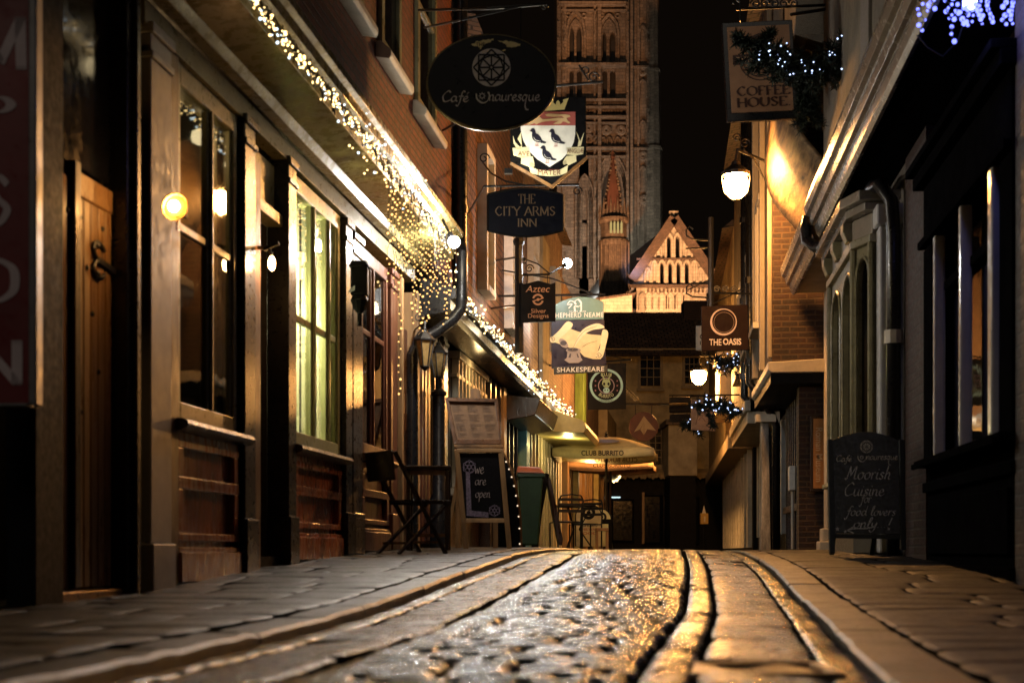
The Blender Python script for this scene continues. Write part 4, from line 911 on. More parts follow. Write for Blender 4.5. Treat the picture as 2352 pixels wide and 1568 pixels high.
fbs(Rt, [(23.0 + i * .75, 23.13 + i * .75, .2, .28, .6, 2.45) for i in range(9)], 'shop_post', GREYP, N3, .005)
mb = MB(); mb.prof(Rt, [(.70, 8.2), (.95, 8.15), (-2, 10.6), (-2.1, 10.5)], a, 30); mb.build('roof', ROOFM, N3)
N4 = thing('far_terrace_house', 'lamp lit plaster house at the far right end of the lane', 'building', P(38, .3, .25))
MB().fb(Rt, 30.05, 47.3, -.3, .70, 2.8, 7.2).build('front_wall', OCHRE, N4)
MB().fb(Rt, 30.05, 47.3, -.3, .30, .1, 2.79).build('ground_wall', BLACKM, N4)
mb = MB(); mb.fb(Rt, 31.4, 33.4, .702, .95, 3.5, 4.6); mb.fb(Rt, 31.3, 33.5, .702, 1.03, 3.35, 3.499); mb.fb(Rt, 31.3, 33.5, .702, 1.03, 4.601, 4.72); mb.build('oriel', hue((.60, .55, .42), .6), N4, bevel=.01)
fbs(Rt, [(31.5 + i * .6, 31.57 + i * .6, .952, .975, 3.55, 4.55) for i in range(4)], 'glazing_bar', WHITEP, N4)
mb = MB(); mb.fb(Rt, 30.1, 47.2, .3, .82, 2.5, 2.79); mb.build('shop_hood', hue((.42, .35, .25), .6), N4, bevel=.01)
fbs(Rt, [(30.4 + i * 1.3, 30.6 + i * 1.3, .3, .40, .4, 2.49) for i in range(11)], 'shop_post', GREYP, N4)
MB().prof(Rt, [(.70, 7.2), (.95, 7.15), (-2, 9.6), (-2.1, 9.5)], 30.05, 47.3).build('roof', ROOFM, N4)
for (y, p, lab) in ((24.6, .78, 'long black downpipe beside the ring emblem sign'), (22.7, .80, 'slim black downpipe at the bright corner boards of the brick building')):
    t = thing('drain_pipe', lab, 'drainpipe', P(y, p, .3)); mb = MB(); mb.tube([P(y, p, 8), P(y, p, 3.0), P(y, p - .1, 2.9), P(y, p - .35, 2.5), P(y, p - .42, 2.3), P(y, p - .42, .3)], .065, 10); mb.build('pipe', BLACK, t, smooth=True)
    for z in (3.3, 4.6, 6): MB().tube([P(y, p, z), P(y, p, z + .1)], .085, 10).build('collar', BLACK, t)
# weathered post and small things by the dark shopfront
t = thing('timber_post', 'weathered pale timber post beside the dark shopfront', 'post', P(21.9, .62, .35))
mb = MB(); v = P(21.9, .62, 0)
mb.extr([(v.x - .075, v.y - .07, .3), (v.x + .085, v.y - .07, .3), (v.x + .07, v.y - .07, 1.3), (v.x + .055, v.y - .07, 2.3), (v.x - .06, v.y - .07, 2.3), (v.x - .05, v.y - .07, 1.2)], (0, .14, 0))
mb.build('shaft', paint('peeling grey timber', (.42, .39, .34), .7, .5, 9, .5, 40, sc=(1, 1, .2), fine=.3), t, bevel=.01)
mb = MB(); mb.fb(Rt, 21.75, 22.05, .45, .76, 2.3, 2.42); mb.build('cap', STONEP, t, bevel=.01)
t = thing('notice_box', 'small yellow box with a pale leaflet standing on a thin post at the lane end', 'box', W(1617, 1262, 44))
mb = MB(); v = W(1617, 1191, 44); mb.box(v.x - .12, v.x + .12, 43.9, 44.1, v.z - .16, v.z + .17); mb.build('box', hue((.55, .33, .07)), t, bevel=.01)
mb = MB(); mb.box(v.x - .02, v.x + .03, 43.88, 43.895, v.z - .10, v.z + .08); mb.build('label', hue((.7, .6, .4)), t)
mb = MB(); mb.tube([(v.x, 44, .25), (v.x, 44, v.z - .16)], .035, 8); mb.build('post', BLACKM, t)
mb = MB(); mb.extr([(v.x - .06, 44, v.z + .17), (v.x + .06, 44, v.z + .17), (v.x - .0, 44, v.z + .42)], (0, .01, 0)); mb.build('leaflet', hue((.75, .7, .6)), t)
t = thing('junction_box', 'small white metal box fixed to the dark shopfront above the pavement', 'box', P(20.6, .3, 1.3))
mb = MB(); mb.fb(Rt, 20.5, 20.75, .272, .36, 1.2, 1.55); mb.build('box', WHITEP, t, bevel=.008)
mb = MB(); mb.tube([P(20.6, .31, 1.2), P(20.6, .31, .35)], .02, 6); mb.build('cable', GREYP, t)
# ================================================================== hanging signs
CREAMA = hue((.62, .56, .42)); SILV = hue((.50, .47, .42)); REDA = hue((.40, .10, .085)); GOLD = hue((.70, .60, .26)); NAVY = hue((.012, .012, .03)); WHITEA = hue((.80, .80, .74))
SBLK = paint('black sign enamel', (.005, .005, .006), .4, .2, 4, .05, 30, spec=.25)
def scroll(c, r0, turns, n, sx=1, start=0, dy=0):
    """spiral of iron in the picture-facing plane; c is a world point"""
    return [c + Vector((sx * r0 * (1 - .8 * i / n) * math.cos(start + turns * 6.283 * i / n), dy, r0 * (1 - .8 * i / n) * math.sin(start + turns * 6.283 * i / n))) for i in range(n + 1)]
def wheel(mpl, cx, cy, r, parent, back, fg, off=.004):
    mpl.art([circle(cx, cy, r, 40)], 'emblem', back, parent, off)
    q = []
    for rot in (0, math.pi / 4):
        c = [(cx + r * .94 * math.cos(rot + k * math.pi / 2 + math.pi / 4 * 0), cy + r * .94 * math.sin(rot + k * math.pi / 2)) for k in range(5)]
        for u, v in zip(c, c[1:]): q += ribbon([u, v], r * .085)
    for k in range(8): q += ribbon([(cx + r * .07 * math.cos(k * .7854), cy + r * .07 * math.sin(k * .7854)), (cx + r * .60 * math.cos(k * .7854), cy + r * .60 * math.sin(k * .7854))], r * .085)
    q += ring(cx, cy, r * .60, r * .68, 8); q += ring(cx, cy, r * .06, r * .12, 12)
    mpl.art(q, 'emblem_lines', fg, parent, off * 2)

# --- oval cafe sign
SG = Plane(11.3, 1128, 187, .0002, 0)
t = thing('oval_sign', 'big black oval sign with a grey wheel emblem and script lettering', 'sign', SG(1128, 80))
mb = MB(); SG.board(mb, circle(1128.5, 188, 146, 64, 108), .05); b = mb.build('board', SBLK, t, bevel=.006)
mb = MB(); pts = [SG(x, y, .0) + Vector((0, .025, 0)) for x, y in circle(1128.5, 188, 146, 64, 108)]; mb.tube(pts + [pts[0]], .016, 6); mb.build('rim', paint('dull gilt rim', (.24, .20, .10), .35, .3, 8, metal=.4), t, smooth=True)
wheel(SG, 1128.7, 156, 44, t, SILV, SBLK)
SG.art(fit(stroke_text('Caf\u00e9', SCR, .26, .9, .02, .12), 1016, 1078, 208, 246), 'lettering', SILV, t)
qs = ribbon(smooth_pts([(1094, 216), (1096, 228), (1108, 237), (1120, 232), (1124, 219), (1121, 212)], 6), 4, .9) + ring(1107.5, 221, 4.2, 6.2, 8)
for k in range(8): qs += ribbon([(1107.5 + 6 * math.cos(k * .785), 221 + 6 * math.sin(k * .785)), (1107.5 + 8.6 * math.cos(k * .785), 221 + 8.6 * math.sin(k * .785))], 1.4)
SG.art(qs, 'crescent', SILV, t)
SG.art(fit(stroke_text('nauresque', SCR, .24, .9, .03, .12), 1123, 1241, 217, 254), 'lettering', SILV, t)
random.seed(4)
def torn(pts, j=1.6):
    o = []
    for (a, b), (c, d) in zip(pts, pts[1:] + pts[:1]):
        for k in range(5): o.append((a + (c - a) * k / 5 + U(-j, j), b + (d - b) * k / 5 + U(-j, j)))
    return o
SG.art([torn([(1083, 104), (1093, 97), (1112, 92), (1134, 91), (1122, 99), (1112, 104), (1104, 114), (1098, 108)]), torn([(1144, 94), (1165, 95), (1184, 99), (1197, 104), (1182, 109), (1168, 110), (1158, 101)]), torn([(1152, 117), (1159, 114), (1162, 116), (1156, 119)], .6)], 'peeling_paint', GOLD, t)
SG.art(fit(font_text('THE', .01), 1093, 1114, 99, 108), 'lettering', SBLK, t, .008)
mb = MB()
a0 = L.P(14.2, 0, 0); y = 11.35
mb.tube([W(962, 24, 13.2), W(1120, 20, y), W(1252, 10, y)], .012, 6); mb.tube([W(975, 64, 13.0), W(1060, 46, y), W(1190, 16, y)], .010, 6)
mb.tube([W(1060, 20, y), SG(1060, 100) + Vector((0, .025, 0))], .006, 6); mb.tube([W(1196, 14, y), SG(1196, 100) + Vector((0, .025, 0))], .006, 6)
mb.tube(scroll(W(1250, 16, y), .03, 1.2, 14), .007, 6)
mb.build('bracket', IRON, t)

# --- coat of arms
CA = Plane(14.5, 1262, 330, .0006, 0)
t = thing('coat_of_arms_sign', 'lit coat of arms sign with a white shield of three birds under a red lion', 'sign', CA(1262, 215))
mb = MB(); CA.board(mb, [(1172, 222), (1346, 222), (1347, 366), (1268, 432), (1172, 378)], .05); mb.build('board', SBLK, t, bevel=.006)
mb = MB()
for u, v in (((1172, 376), (1268, 430)), ((1268, 430), (1347, 364))): mb.bar(CA(*u, .01), CA(*v, .01), .03, .03, up=(0, 1, 0))
mb.build('moulding', OAK, t)
X = lambda zx: 955.5 + zx * .25781; Yv = lambda zy: zy * .25781
sh = [(930, 1120), (1420, 1120), (1418, 1200), (1405, 1270), (1370, 1345), (1300, 1420), (1190, 1490), (1080, 1420), (1000, 1340), (955, 1250), (938, 1190)]
CA.art([[(X(a), Yv(b)) for a, b in sh]], 'shield', WHITEA, t)
CA.art([[(X(a), Yv(b)) for a, b in ((930, 998), (1420, 998), (1420, 1119), (930, 1119))]], 'chief', REDA, t)
lion = [(985, 1115), (1010, 1090), (1045, 1075), (1040, 1050), (1060, 1030), (1090, 1030), (1115, 1055), (1130, 1065), (1200, 1060), (1270, 1050), (1320, 1055), (1300, 1040), (1230, 1045), (1165, 1040), (1150, 1025), (1180, 1015), (1260, 1020), (1330, 1022), (1370, 1030), (1375, 1045), (1340, 1055), (1350, 1075), (1375, 1095), (1360, 1105), (1330, 1090), (1310, 1085), (1290, 1105), (1220, 1110), (1240, 1095), (1270, 1080), (1200, 1080), (1130, 1088), (1110, 1095), (1070, 1112), (1055, 1100), (1010, 1118)]
CA.art([[(X(a), Yv(b)) for a, b in lion]], 'lion', hue((.62, .42, .22)), t, .008)
for (bx, by) in ((1080, 1220), (1250, 1225), (1172, 1372)):
    body = [(-62, -52), (-50, -70), (-30, -72), (-18, -55), (-12, -30), (10, -18), (32, 8), (45, 35), (78, 48), (70, 60), (40, 58), (20, 52), (-15, 45), (-38, 25), (-48, -5), (-46, -40), (-58, -44)]
    CA.art([[(X(bx + a), Yv(by + b)) for a, b in smooth_pts(body, 3, True)]], 'bird', NAVY, t, .008)
    qs = []
    for lx in (-10, 6): qs += ribbon([(X(bx + lx), Yv(by + 50)), (X(bx + lx - 2), Yv(by + 80))], 1.1) + ribbon([(X(bx + lx - 12), Yv(by + 82)), (X(bx + lx + 8), Yv(by + 79))], 1.0)
    qs += ribbon([(X(bx - 50), Yv(by - 58)), (X(bx - 68), Yv(by - 50))], 1.2)
    CA.art(qs, 'bird_legs', REDA, t, .008)
    CA.art(ribbon(smooth_pts([(X(bx - 30), Yv(by + 5)), (X(bx - 15), Yv(by + 32)), (X(bx + 30), Yv(by + 42))], 5), .9), 'wing_line', WHITEA, t, .012)
crown = [(1120, 992), (1140, 965), (1180, 958), (1172, 925), (1190, 900), (1205, 880), (1228, 890), (1222, 915), (1245, 935), (1250, 910), (1265, 895), (1280, 910), (1285, 935), (1312, 912), (1310, 890), (1360, 876), (1330, 955), (1322, 978), (1230, 985)]
CA.art([[(X(a), Yv(b)) for a, b in crown]], 'crown', GOLD, t)
rib = [[(860, 1320), (1010, 1310), (1020, 1390), (940, 1410), (868, 1385)], [(1340, 1315), (1495, 1310), (1490, 1375), (1420, 1388), (1345, 1378)], [(1008, 1480), (1080, 1512), (1190, 1525), (1290, 1510), (1355, 1472), (1345, 1540), (1280, 1565), (1190, 1572), (1095, 1562), (1020, 1545)],
 [(940, 1392), (1040, 1395), (1055, 1460), (1010, 1490), (935, 1460)], [(1310, 1440), (1340, 1392), (1425, 1385), (1430, 1440), (1360, 1475)], [(862, 1210), (885, 1270), (925, 1310), (942, 1300), (905, 1240), (935, 1180), (945, 1330), (900, 1330), (870, 1280)], [(1425, 1170), (1450, 1250), (1440, 1310), (1470, 1300), (1498, 1180), (1480, 1220), (1462, 1260), (1445, 1210)]]
CA.art([[(X(a), Yv(b)) for a, b in r] for r in rib], 'ribbon', hue((.72, .66, .40)), t)
CA.art([[(X(a), Yv(b)) for a, b in smooth_pts(r, 3, True)] for r in ([(1010, 1460), (1030, 1450), (1055, 1465), (1050, 1490), (1020, 1490)], [(1310, 1440), (1335, 1430), (1340, 1460), (1315, 1470)])], 'ribbon_fold', hue((.45, .40, .24)), t, .008)
for s, a in (('AVE', (908, 1008, 1352, 1392)), ('ANGLI\u00c6', (1345, 1490, 1328, 1368)), ('MATER', (1085, 1290, 1512, 1562))):
    CA.art(fit(font_text(s, .0), X(a[0]), X(a[1]), Yv(a[2]), Yv(a[3])), 'lettering', hue((.16, .05, .03)), t, .012)
mb = MB(); y = 14.55
mb.tube([W(1180, 206, y), W(1385, 188, y)], .014, 6); mb.tube([W(1330, 150, y), W(1352, 186, y)], .01, 6)
for xx in (1200, 1320): mb.tube([W(xx, 200, y), W(xx, 224, y)], .008, 6)
mb.tube(scroll(W(1363, 178, y), .06, 1.4, 20), .008, 6); mb.tube(scroll(W(1345, 164, y), .05, 1.2, 16, -1), .008, 6)
mb.tube([W(1180, 206, y), L.P(16.4, .02, W(0, 210, 15).z)], .014, 6)
mb.build('bracket', IRON, t)
mb = MB(); v = CA(1168, 418, .42); mb.box(v.x - .04, v.x + .04, v.y - .03, v.y + .03, v.z - .03, v.z + .02); mb.tube([v, CA(1176, 384, .0) + Vector((0, .02, 0))], .007, 6); mb.build('lamp_bar', IRON, t)

# --- barrel shaped inn sign
CI = Plane(16.6, 1207, 488, .0008, 0)
t = thing('inn_sign', 'dark blue barrel shaped inn sign with dull gold serif capitals', 'sign', CI(1207, 432))
top = [(1120 + 174 * i / 14, 447 - 14 * math.sin(math.pi * i / 14)) for i in range(15)]; bot = [(1294 - 174 * i / 14, 530 + 14 * math.sin(math.pi * i / 14)) for i in range(15)]
mb = MB(); CI.board(mb, top + bot, .05); mb.build('board', paint('navy sign enamel', (.005, .006, .012), .45, .2, spec=.15), t, bevel=.006)
mb = MB(); pts = [CI(x, y, .004) for x, y in top + bot]; mb.tube(pts + [pts[0]], .012, 5); mb.build('rim', IRON, t)
DG = hue((.17, .11, .06))
for s, a in (('THE', (1190, 1230, 446, 468)), ('CITY ARMS', (1137, 1275, 474, 496)), ('INN', (1189, 1233, 502, 521))):
    CI.art(fit(stroke_text(s, SER, .15, 0), *a), 'lettering', DG, t)
mb = MB(); y = 16.65
mb.tube([L.P(18.3, .02, W(0, 428, 17).z), W(1112, 428, y), W(1330, 424, y)], .014, 6)
for xx in (1150, 1262): mb.tube([W(xx, 428, y), W(xx, 443, y)], .008, 6)
mb.tube([W(1108, 372, 17.8), W(1128, 398, 17.2), W(1160, 416, y), W(1210, 426, y)], .011, 6); mb.tube(scroll(W(1112, 364, 17.7), .07, 1.3, 16), .009, 6); mb.tube(scroll(W(1326, 440, y), .06, 1.3, 16), .009, 6)
mb.build('bracket', IRON, t)

# --- silver designs
AZ = Plane(19.0, 1236, 693, .0008, 0)
t = thing('silver_shop_sign', 'small black hanging sign with an S ring emblem and tan lettering', 'sign', AZ(1236, 646))
mb = MB(); AZ.board(mb, [(1196, 648), (1205, 652), (1236, 644), (1265, 652), (1276, 648), (1276, 738), (1196, 741)], .04); mb.build('board', SBLK, t, bevel=.005)
TAN = hue((.52, .34, .25))
AZ.art(fit(font_text('Aztec', .0, .25), 1207, 1263, 656, 671), 'lettering', TAN, t)
AZ.art(ring(1235.6, 688, 9, 13.2, 24, .25, 2.95) + ring(1235.6, 688, 9, 13.2, 24, 3.4, 6.05) + [circle(1235.6, 688, 3.4, 14)] + ribbon([(1223, 692), (1233, 689)], 2.4) + ribbon([(1238, 688), (1248.6, 684)], 2.4), 'emblem', TAN, t)
AZ.art(fit(font_text('Silver'), 1220, 1254, 709, 719), 'lettering', TAN, t); AZ.art(fit(font_text('Designs'), 1213, 1260, 720.6, 733), 'lettering', TAN, t)
mb = MB(); y = 19.05
mb.tube([W(1192, 560, y), W(1192, 812, y)], .055, 8); mb.tube([W(1192, 632, y), W(1262, 630, y)], .016, 6); mb.ball(W(1192, 555, y), .08, 8, 6)
for xx in (1212, 1258): mb.tube([W(xx, 631, y), W(xx, 650, y)], .008, 6)
mb.tube([W(1192, 590, y), W(1235, 606, y), W(1262, 628, y)], .01, 6); mb.tube(scroll(W(1216, 617, y), .06, 1.5, 18), .009, 6); mb.tube(scroll(W(1204, 600, y), .045, 1.5, 18, -1), .009, 6)
mb.tube([W(1192, 700, y), L.P(20.3, 0, W(0, 700, 20).z)], .016, 6); mb.tube([W(1192, 590, y), L.P(20.3, 0, W(0, 590, 20).z)], .016, 6)
mb.build('bracket', IRON, t)

# --- brewery pub sign: arched green head, scroll and inkwell, name plate
SN = Plane(21.0, 1330, 770, .0004, 0)
t = thing('pub_sign', 'pub sign with a green head plate over a parchment scroll, quill and inkwell', 'sign', SN(1330, 684))
head = [(1276, 735), (1276, 699)] + [(1276 + 111 * i / 12, 699 - 15 * math.sin(math.pi * i / 12) ** .8 - 5 * (i / 12)) for i in range(1, 12)] + [(1387, 694), (1387, 733)]
mb = MB(); SN.board(mb, head, .05); mb.build('head_plate', paint('sage green enamel', (.13, .24, .19), .4, .2), t, bevel=.006)
mb = MB(); SN.board(mb, [(1266, 736), (1388, 733.5), (1393, 838), (1267, 846)], .05); mb.build('picture_board', paint('dark plum enamel', (.014, .010, .022), .4, .2), t, bevel=.006)
mb = MB(); SN.board(mb, [(1272, 843), (1395.5, 838.5), (1395.5, 854.5), (1272, 860)], .035); [setattr(v, 'y', v.y - .02) for v in mb.v]; mb.build('name_plate', paint('dark olive plate', (.035, .034, .022), .45, .2), t, bevel=.005)
LET = hue((.72, .70, .58))
tx = fit(font_text('SHEPHERD NEAME', .012, 0, 1.15), 1268.5, 1386, 718, 729)
SN.art([[(x, y - (x - 1276) * .018 + .8) for x, y in q] for q in tx], 'lettering', LET, t)
SN.art([[(x, y - (x - 1278) * .022 + 1.5) for x, y in q] for q in fit(font_text('SHAKESPEARE', .012, 0, 1.1), 1279, 1387.5, 843, 854)], 'lettering', LET, t, .028)
SN.art(ribbon(smooth_pts([(1321, 716), (1320, 703), (1329, 704), (1335, 697), (1328, 688), (1320, 693), (1323, 699)], 5), 4.2, .5) + ribbon([(1335, 697), (1335, 712), (1332, 716)], 3.4) + ribbon(smooth_pts([(1320, 694), (1310, 691), (1303, 700), (1314, 698), (1306, 708)], 4), 2.2), 'emblem', WHITEA, t)
SN.art(fit(font_text('SINCE 1698'), 1307, 1346, 713.5, 716.5), 'lettering', WHITEA, t)
V = lambda x, y: (1250 / 1.08844 + x / 4.1275 / 1.08844, 700 / 1.08844 + y / 4.1275 / 1.08844)
par = [(720, 500), (800, 530), (850, 545), (930, 560), (1045, 570), (1040, 640), (1000, 760), (990, 800), (1050, 790), (1040, 815), (960, 815), (870, 790), (800, 720), (690, 690), (560, 640), (540, 610), (640, 570)]
SN.art([[V(*p) for p in par]], 'parchment', hue((.66, .56, .28)), t, .006)
for q in ([(690, 430), (745, 445), (745, 480), (700, 530), (620, 600), (580, 640), (530, 645), (515, 600), (545, 580), (610, 520)], [(1060, 515), (1105, 520), (1115, 570), (1090, 680), (1060, 790), (1020, 805), (985, 780), (1000, 750), (1030, 700), (1042, 600)]): SN.art([[V(*p) for p in smooth_pts(q, 4, True)]], 'parchment_roll', hue((.74, .66, .38)), t, .010)
SN.art(ribbon(smooth_pts([V(525, 605), V(550, 590), V(566, 610), V(548, 628), V(535, 612), V(550, 605)], 4), 1.1) + ribbon(smooth_pts([V(995, 770), V(1020, 752), V(1045, 775), V(1025, 797), V(1008, 780), V(1024, 772)], 4), 1.1) + ribbon(smooth_pts([V(850, 690), V(920, 650), V(1000, 630)], 4), .8), 'ink_line', hue((.10, .07, .03)), t, .014)
SN.art([[V(*p) for p in smooth_pts([(745, 725), (775, 650), (815, 560), (870, 500), (950, 460), (1020, 450), (1075, 480), (1060, 500), (960, 515), (880, 555), (820, 620), (770, 690)], 4, True)]], 'quill', hue((.74, .66, .40)), t, .014)
SN.art(ribbon(smooth_pts([V(745, 728), V(800, 610), V(880, 520), V(1000, 478)], 5), .9), 'quill_shaft', hue((.25, .17, .07)), t, .018)
SN.art([[V(*p) for p in smooth_pts(q, 4, True)] for q in ([(610, 620), (640, 605), (680, 630), (705, 680), (680, 700), (630, 680)],)] + [circle(*V(757, 725), 17, 24, 6)] + [[V(*p) for p in ((695, 740), (820, 740), (835, 800), (852, 825), (810, 855), (710, 857), (664, 825), (690, 800))]], 'inkwell', hue((.30, .26, .22)), t, .012)
SN.art([circle(*V(752, 718), 12.5, 24, 4)] + [[V(*p) for p in ((705, 800), (720, 760), (735, 760), (728, 800))], [V(*p) for p in ((800, 800), (790, 760), (800, 760), (816, 800))]] + [circle(*V(655, 650), 7.5, 16, 5.5)], 'inkwell_shade', hue((.06, .05, .05)), t, .016)
mb = MB(); y = 21.03
mb.tube([L.P(21.0, .0, W(0, 680, 21).z), W(1390, 676, y)], .018, 6); mb.tube([W(1270, 640, y), W(1360, 674, y)], .012, 6); mb.tube([L.P(21.4, .0, W(0, 620, 21.4).z), W(1270, 640, y)], .012, 6)
for xx in (1290, 1376): mb.tube([W(xx, 677, y), W(xx, 700, y)], .01, 6)
mb.build('bracket', IRON, t)

# --- round emblem sign of the burrito shop
CB = Plane(27.0, 1394, 887, .0006, 0)
t = thing('donkey_emblem_sign', 'square black hanging sign with a donkey head in a mint ring', 'sign', CB(1394, 834))
mb = MB(); CB.board(mb, [(1350, 836), (1438, 834), (1438, 939), (1350, 941)], .05); mb.build('board', paint('charcoal sign enamel', (.008, .008, .009), .5, .2, spec=.15), t, bevel=.006)
MINT = hue((.55, .88, .80)); c = (1392.6, 885.5)
CB.art(ring(*c, 33, 38.5, 40), 'ring', MINT, t); CB.art(ring(*c, 17, 19, 32), 'ring', hue((.50, .36, .38)), t)
CB.art([[(c[0] + a, c[1] + b) for a, b in q] for q in ([(-13, -30), (-9, -28), (-3, -15), (-6, -13)], [(13, -30), (9, -28), (3, -15), (6, -13)], [(-8, -13), (0, -16), (8, -13), (10, -4), (5, 4), (-5, 4), (-10, -4)])], 'donkey_face', hue((.50, .62, .32)), t, .006)
CB.art([circle(c[0], c[1] + 11, 7.5, 20, 6.5)], 'muzzle', MINT, t, .009)
CB.art([circle(c[0] - 5, c[1] - 4, 2.6, 12, 3.4), circle(c[0] + 5, c[1] - 4, 2.6, 12, 3.4), circle(c[0] - 3, c[1] + 10, 1.3, 8, 2), circle(c[0] + 3, c[1] + 10, 1.3, 8, 2)], 'eye', SBLK, t, .012)
GR = hue((.66, .70, .40))
def on_arc(q, r, a0, a1, flip=1):
    xs = [p[0] for f in q for p in f]; lo, hi = min(xs), max(xs); ys = [p[1] for f in q for p in f]; y0, y1 = min(ys), max(ys)
    out = []
    for f in q:
        g = []
        for p in f:
            an = a0 + (a1 - a0) * (p[0] - lo) / (hi - lo); rr = r[0] + (r[1] - r[0]) * ((p[1] - y0) / (y1 - y0) if flip < 0 else 1 - (p[1] - y0) / (y1 - y0)); g.append((c[0] + rr * math.cos(an), c[1] + rr * math.sin(an)))
        out.append(g)
    return out
CB.art(on_arc(font_text('CLUB', .02), (22, 30), math.radians(-118), math.radians(-62)), 'lettering', GR, t, .006)
CB.art(on_arc(font_text('BURRITO', .02), (20.5, 28.5), math.radians(130), math.radians(50), -1), 'lettering', GR, t, .006)
CB.art(on_arc(font_text('CANTERBURY', .01), (34, 37.5), math.radians(118), math.radians(62), -1), 'lettering', SBLK, t, .008)
CB.art([[(c[0] + sx * 25 + 2.6 * (1 if k % 2 else .45) * math.cos(k * .628), c[1] + dy + 2.6 * (1 if k % 2 else .45) * math.sin(k * .628)) for k in range(10)] for sx in (-1, 1) for dy in (-11, 0, 11)], 'star', hue((.45, .20, .24)), t, .006)
mb = MB(); y = 27.04; mb.tube([L.P(27.5, 0, W(0, 832, 27).z), W(1450, 826, y)], .018, 6); mb.tube([W(1395, 815, y), W(1448, 828, y)], .008, 6)
for xx in (1362, 1426): mb.tube([W(xx, 829, y), W(xx, 838, y)], .008, 6)
mb.build('bracket', IRON, t)

# --- round red sign with a pale arrow
RS = Plane(30.6, 1478, 979)
t = thing('round_red_sign', 'round dark red sign with a pale folded arrow hanging at the lane end', 'sign', RS(1478, 945))
mb = MB(); RS.board(mb, circle(1478.5, 979, 33.7, 40), .05); mb.build('board', paint('dull red enamel', (.09, .022, .014), .5, .25), t, bevel=.006)
RS.art([[(1479, 955), (1456, 992), (1470, 985), (1479, 999)], [(1479, 955), (1479, 999), (1487, 985), (1507, 989)]], 'arrow', hue((.36, .26, .15)), t)
RS.art([[(1479, 957), (1478.4, 1001), (1479.8, 1001)], [(1470, 985), (1479, 968), (1471, 986)]], 'arrow_fold', hue((.17, .05, .03)), t, .008)
mb = MB(); y = 30.64; mb.tube([W(1430, 928, 31.2), W(1536, 928, y)], .03, 6); mb.tube([W(1432, 884, 34), W(1475, 926, y)], .012, 6)
for xx in (1459, 1497): mb.tube([W(xx, 929, y), W(xx, 953, y)], .012, 6)
for k in range(3): mb.tube(scroll(W(1442 + k * 9, 900 + k * 8, 33.5), .07, 1.3, 12), .012, 5)
mb.tube([W(1536, 928, y), W(1700, 925, y + 1.5)], .03, 6)
mb.build('bracket', IRON, t)
# --- small dark plates near the far lamp
for (x0, x1, y0, y1, Y, lab) in ((1537, 1587, 912, 945, 31, 'upper of two small black sign plates below the far street lamp'), (1538, 1586, 951, 968, 31, 'lower and narrower of two black sign plates below the far street lamp')):
    Q = Plane(Y, 1560, 940); t = thing('plate_sign', lab, 'sign', Q(1560, y0)); mb = MB(); Q.board(mb, [(x0, y0), (x1, y0 - 1), (x1, y1), (x0, y1 + 1)], .05); mb.build('board', SBLK, t, bevel=.005)
    mb = MB(); mb.tube([W(x0, y0 - 4, Y + .03), W(1700, y0 - 6, Y + .03)], .014, 5); mb.tube([W(x0 + 8, y0 - 4, Y + .03), W(x0 + 8, y0 + 2, Y + .03)], .01, 5); mb.tube([W(x1 - 8, y0 - 5, Y + .03), W(x1 - 8, y0 + 2, Y + .03)], .01, 5); mb.build('bracket', IRON, t)
# --- pinkish sign under the garland
PK = Plane(27.5, 1612, 950, -.0008, 0)
t = thing('pink_sign', 'dull pink square sign half covered by fir sprigs under the far lamp', 'sign', PK(1612, 915))
mb = MB(); PK.board(mb, [(1588, 918), (1641, 914), (1643, 990), (1588, 987)], .05); mb.build('board', paint('dull pink enamel', (.36, .22, .16), .6, .3, 6), t, bevel=.006)
PK.art([ *ribbon(smooth_pts([(1598, 975), (1604, 955), (1614, 948), (1626, 956), (1628, 975)], 5), 2.2), *ribbon(smooth_pts([(1604, 965), (1612, 958), (1620, 968)], 4), 1.8)], 'drawing', hue((.16, .08, .06)), t)
mb = MB(); mb.tube([W(1585, 910, 27.55), W(1706, 906, 27.9)], .014, 5); mb.tube([W(1600, 910, 27.55), W(1600, 918, 27.55)], .01, 5); mb.tube([W(1632, 909, 27.6), W(1632, 916, 27.55)], .01, 5); mb.build('bracket', IRON, t)
# --- ring emblem sign
OA = Plane(22.0, 1665, 752, -.0004, 0)
t = thing('ring_emblem_sign', 'square brown hanging sign with a large pale ring above bold white capitals', 'sign', OA(1665, 700))
mb = MB(); OA.board(mb, [(1611, 703), (1717, 699), (1719.5, 803), (1612, 806)], .05); mb.build('board', paint('brown sign enamel', (.018, .008, .006), .6, .2, spec=.08), t, bevel=.006)
c = (1661.7, 739.6)
qs = []
for i in range(48):
    def pt(k, o):
        a = k / 48 * 6.2832; w = 3.4 + 1.6 * math.cos(a - 2.3); r = 30.5 if o else 30.5 - w; return (c[0] + r * math.cos(a), c[1] + (r + .4) * math.sin(a))
    qs.append([pt(i, 1), pt(i + 1, 1), pt(i + 1, 0), pt(i, 0)])
OA.art(qs, 'ring', hue((.60, .46, .40)), t); OA.art(ring(c[0] + 1, c[1] + .5, 22.6, 23.6, 40), 'ring', hue((.25, .16, .12)), t)
OA.art(fit(font_text('THE', .012), 1629, 1657, 778.5, 793), 'lettering', hue((.75, .62, .52)), t); OA.art(fit(font_text('OASIS', .03), 1660.5, 1702.5, 777, 792), 'lettering', hue((.75, .62, .52)), t)
mb = MB(); y = 22.04
mb.tube([W(1633, 500, y), W(1633, 704, y)], .045, 8); mb.tube([W(1575, 545 + 26, y), W(1633, 571 - 3, y)], .012, 6)
for (yy, s) in ((540, 1), (672, 1)):
    mb.tube([W(1633, yy + 12, y), W(1590, yy + 9, y), W(1577, yy + 2, y), W(1576, yy - 12, y), W(1584, yy - 20, y), W(1592, yy - 14, y)], .013, 6)
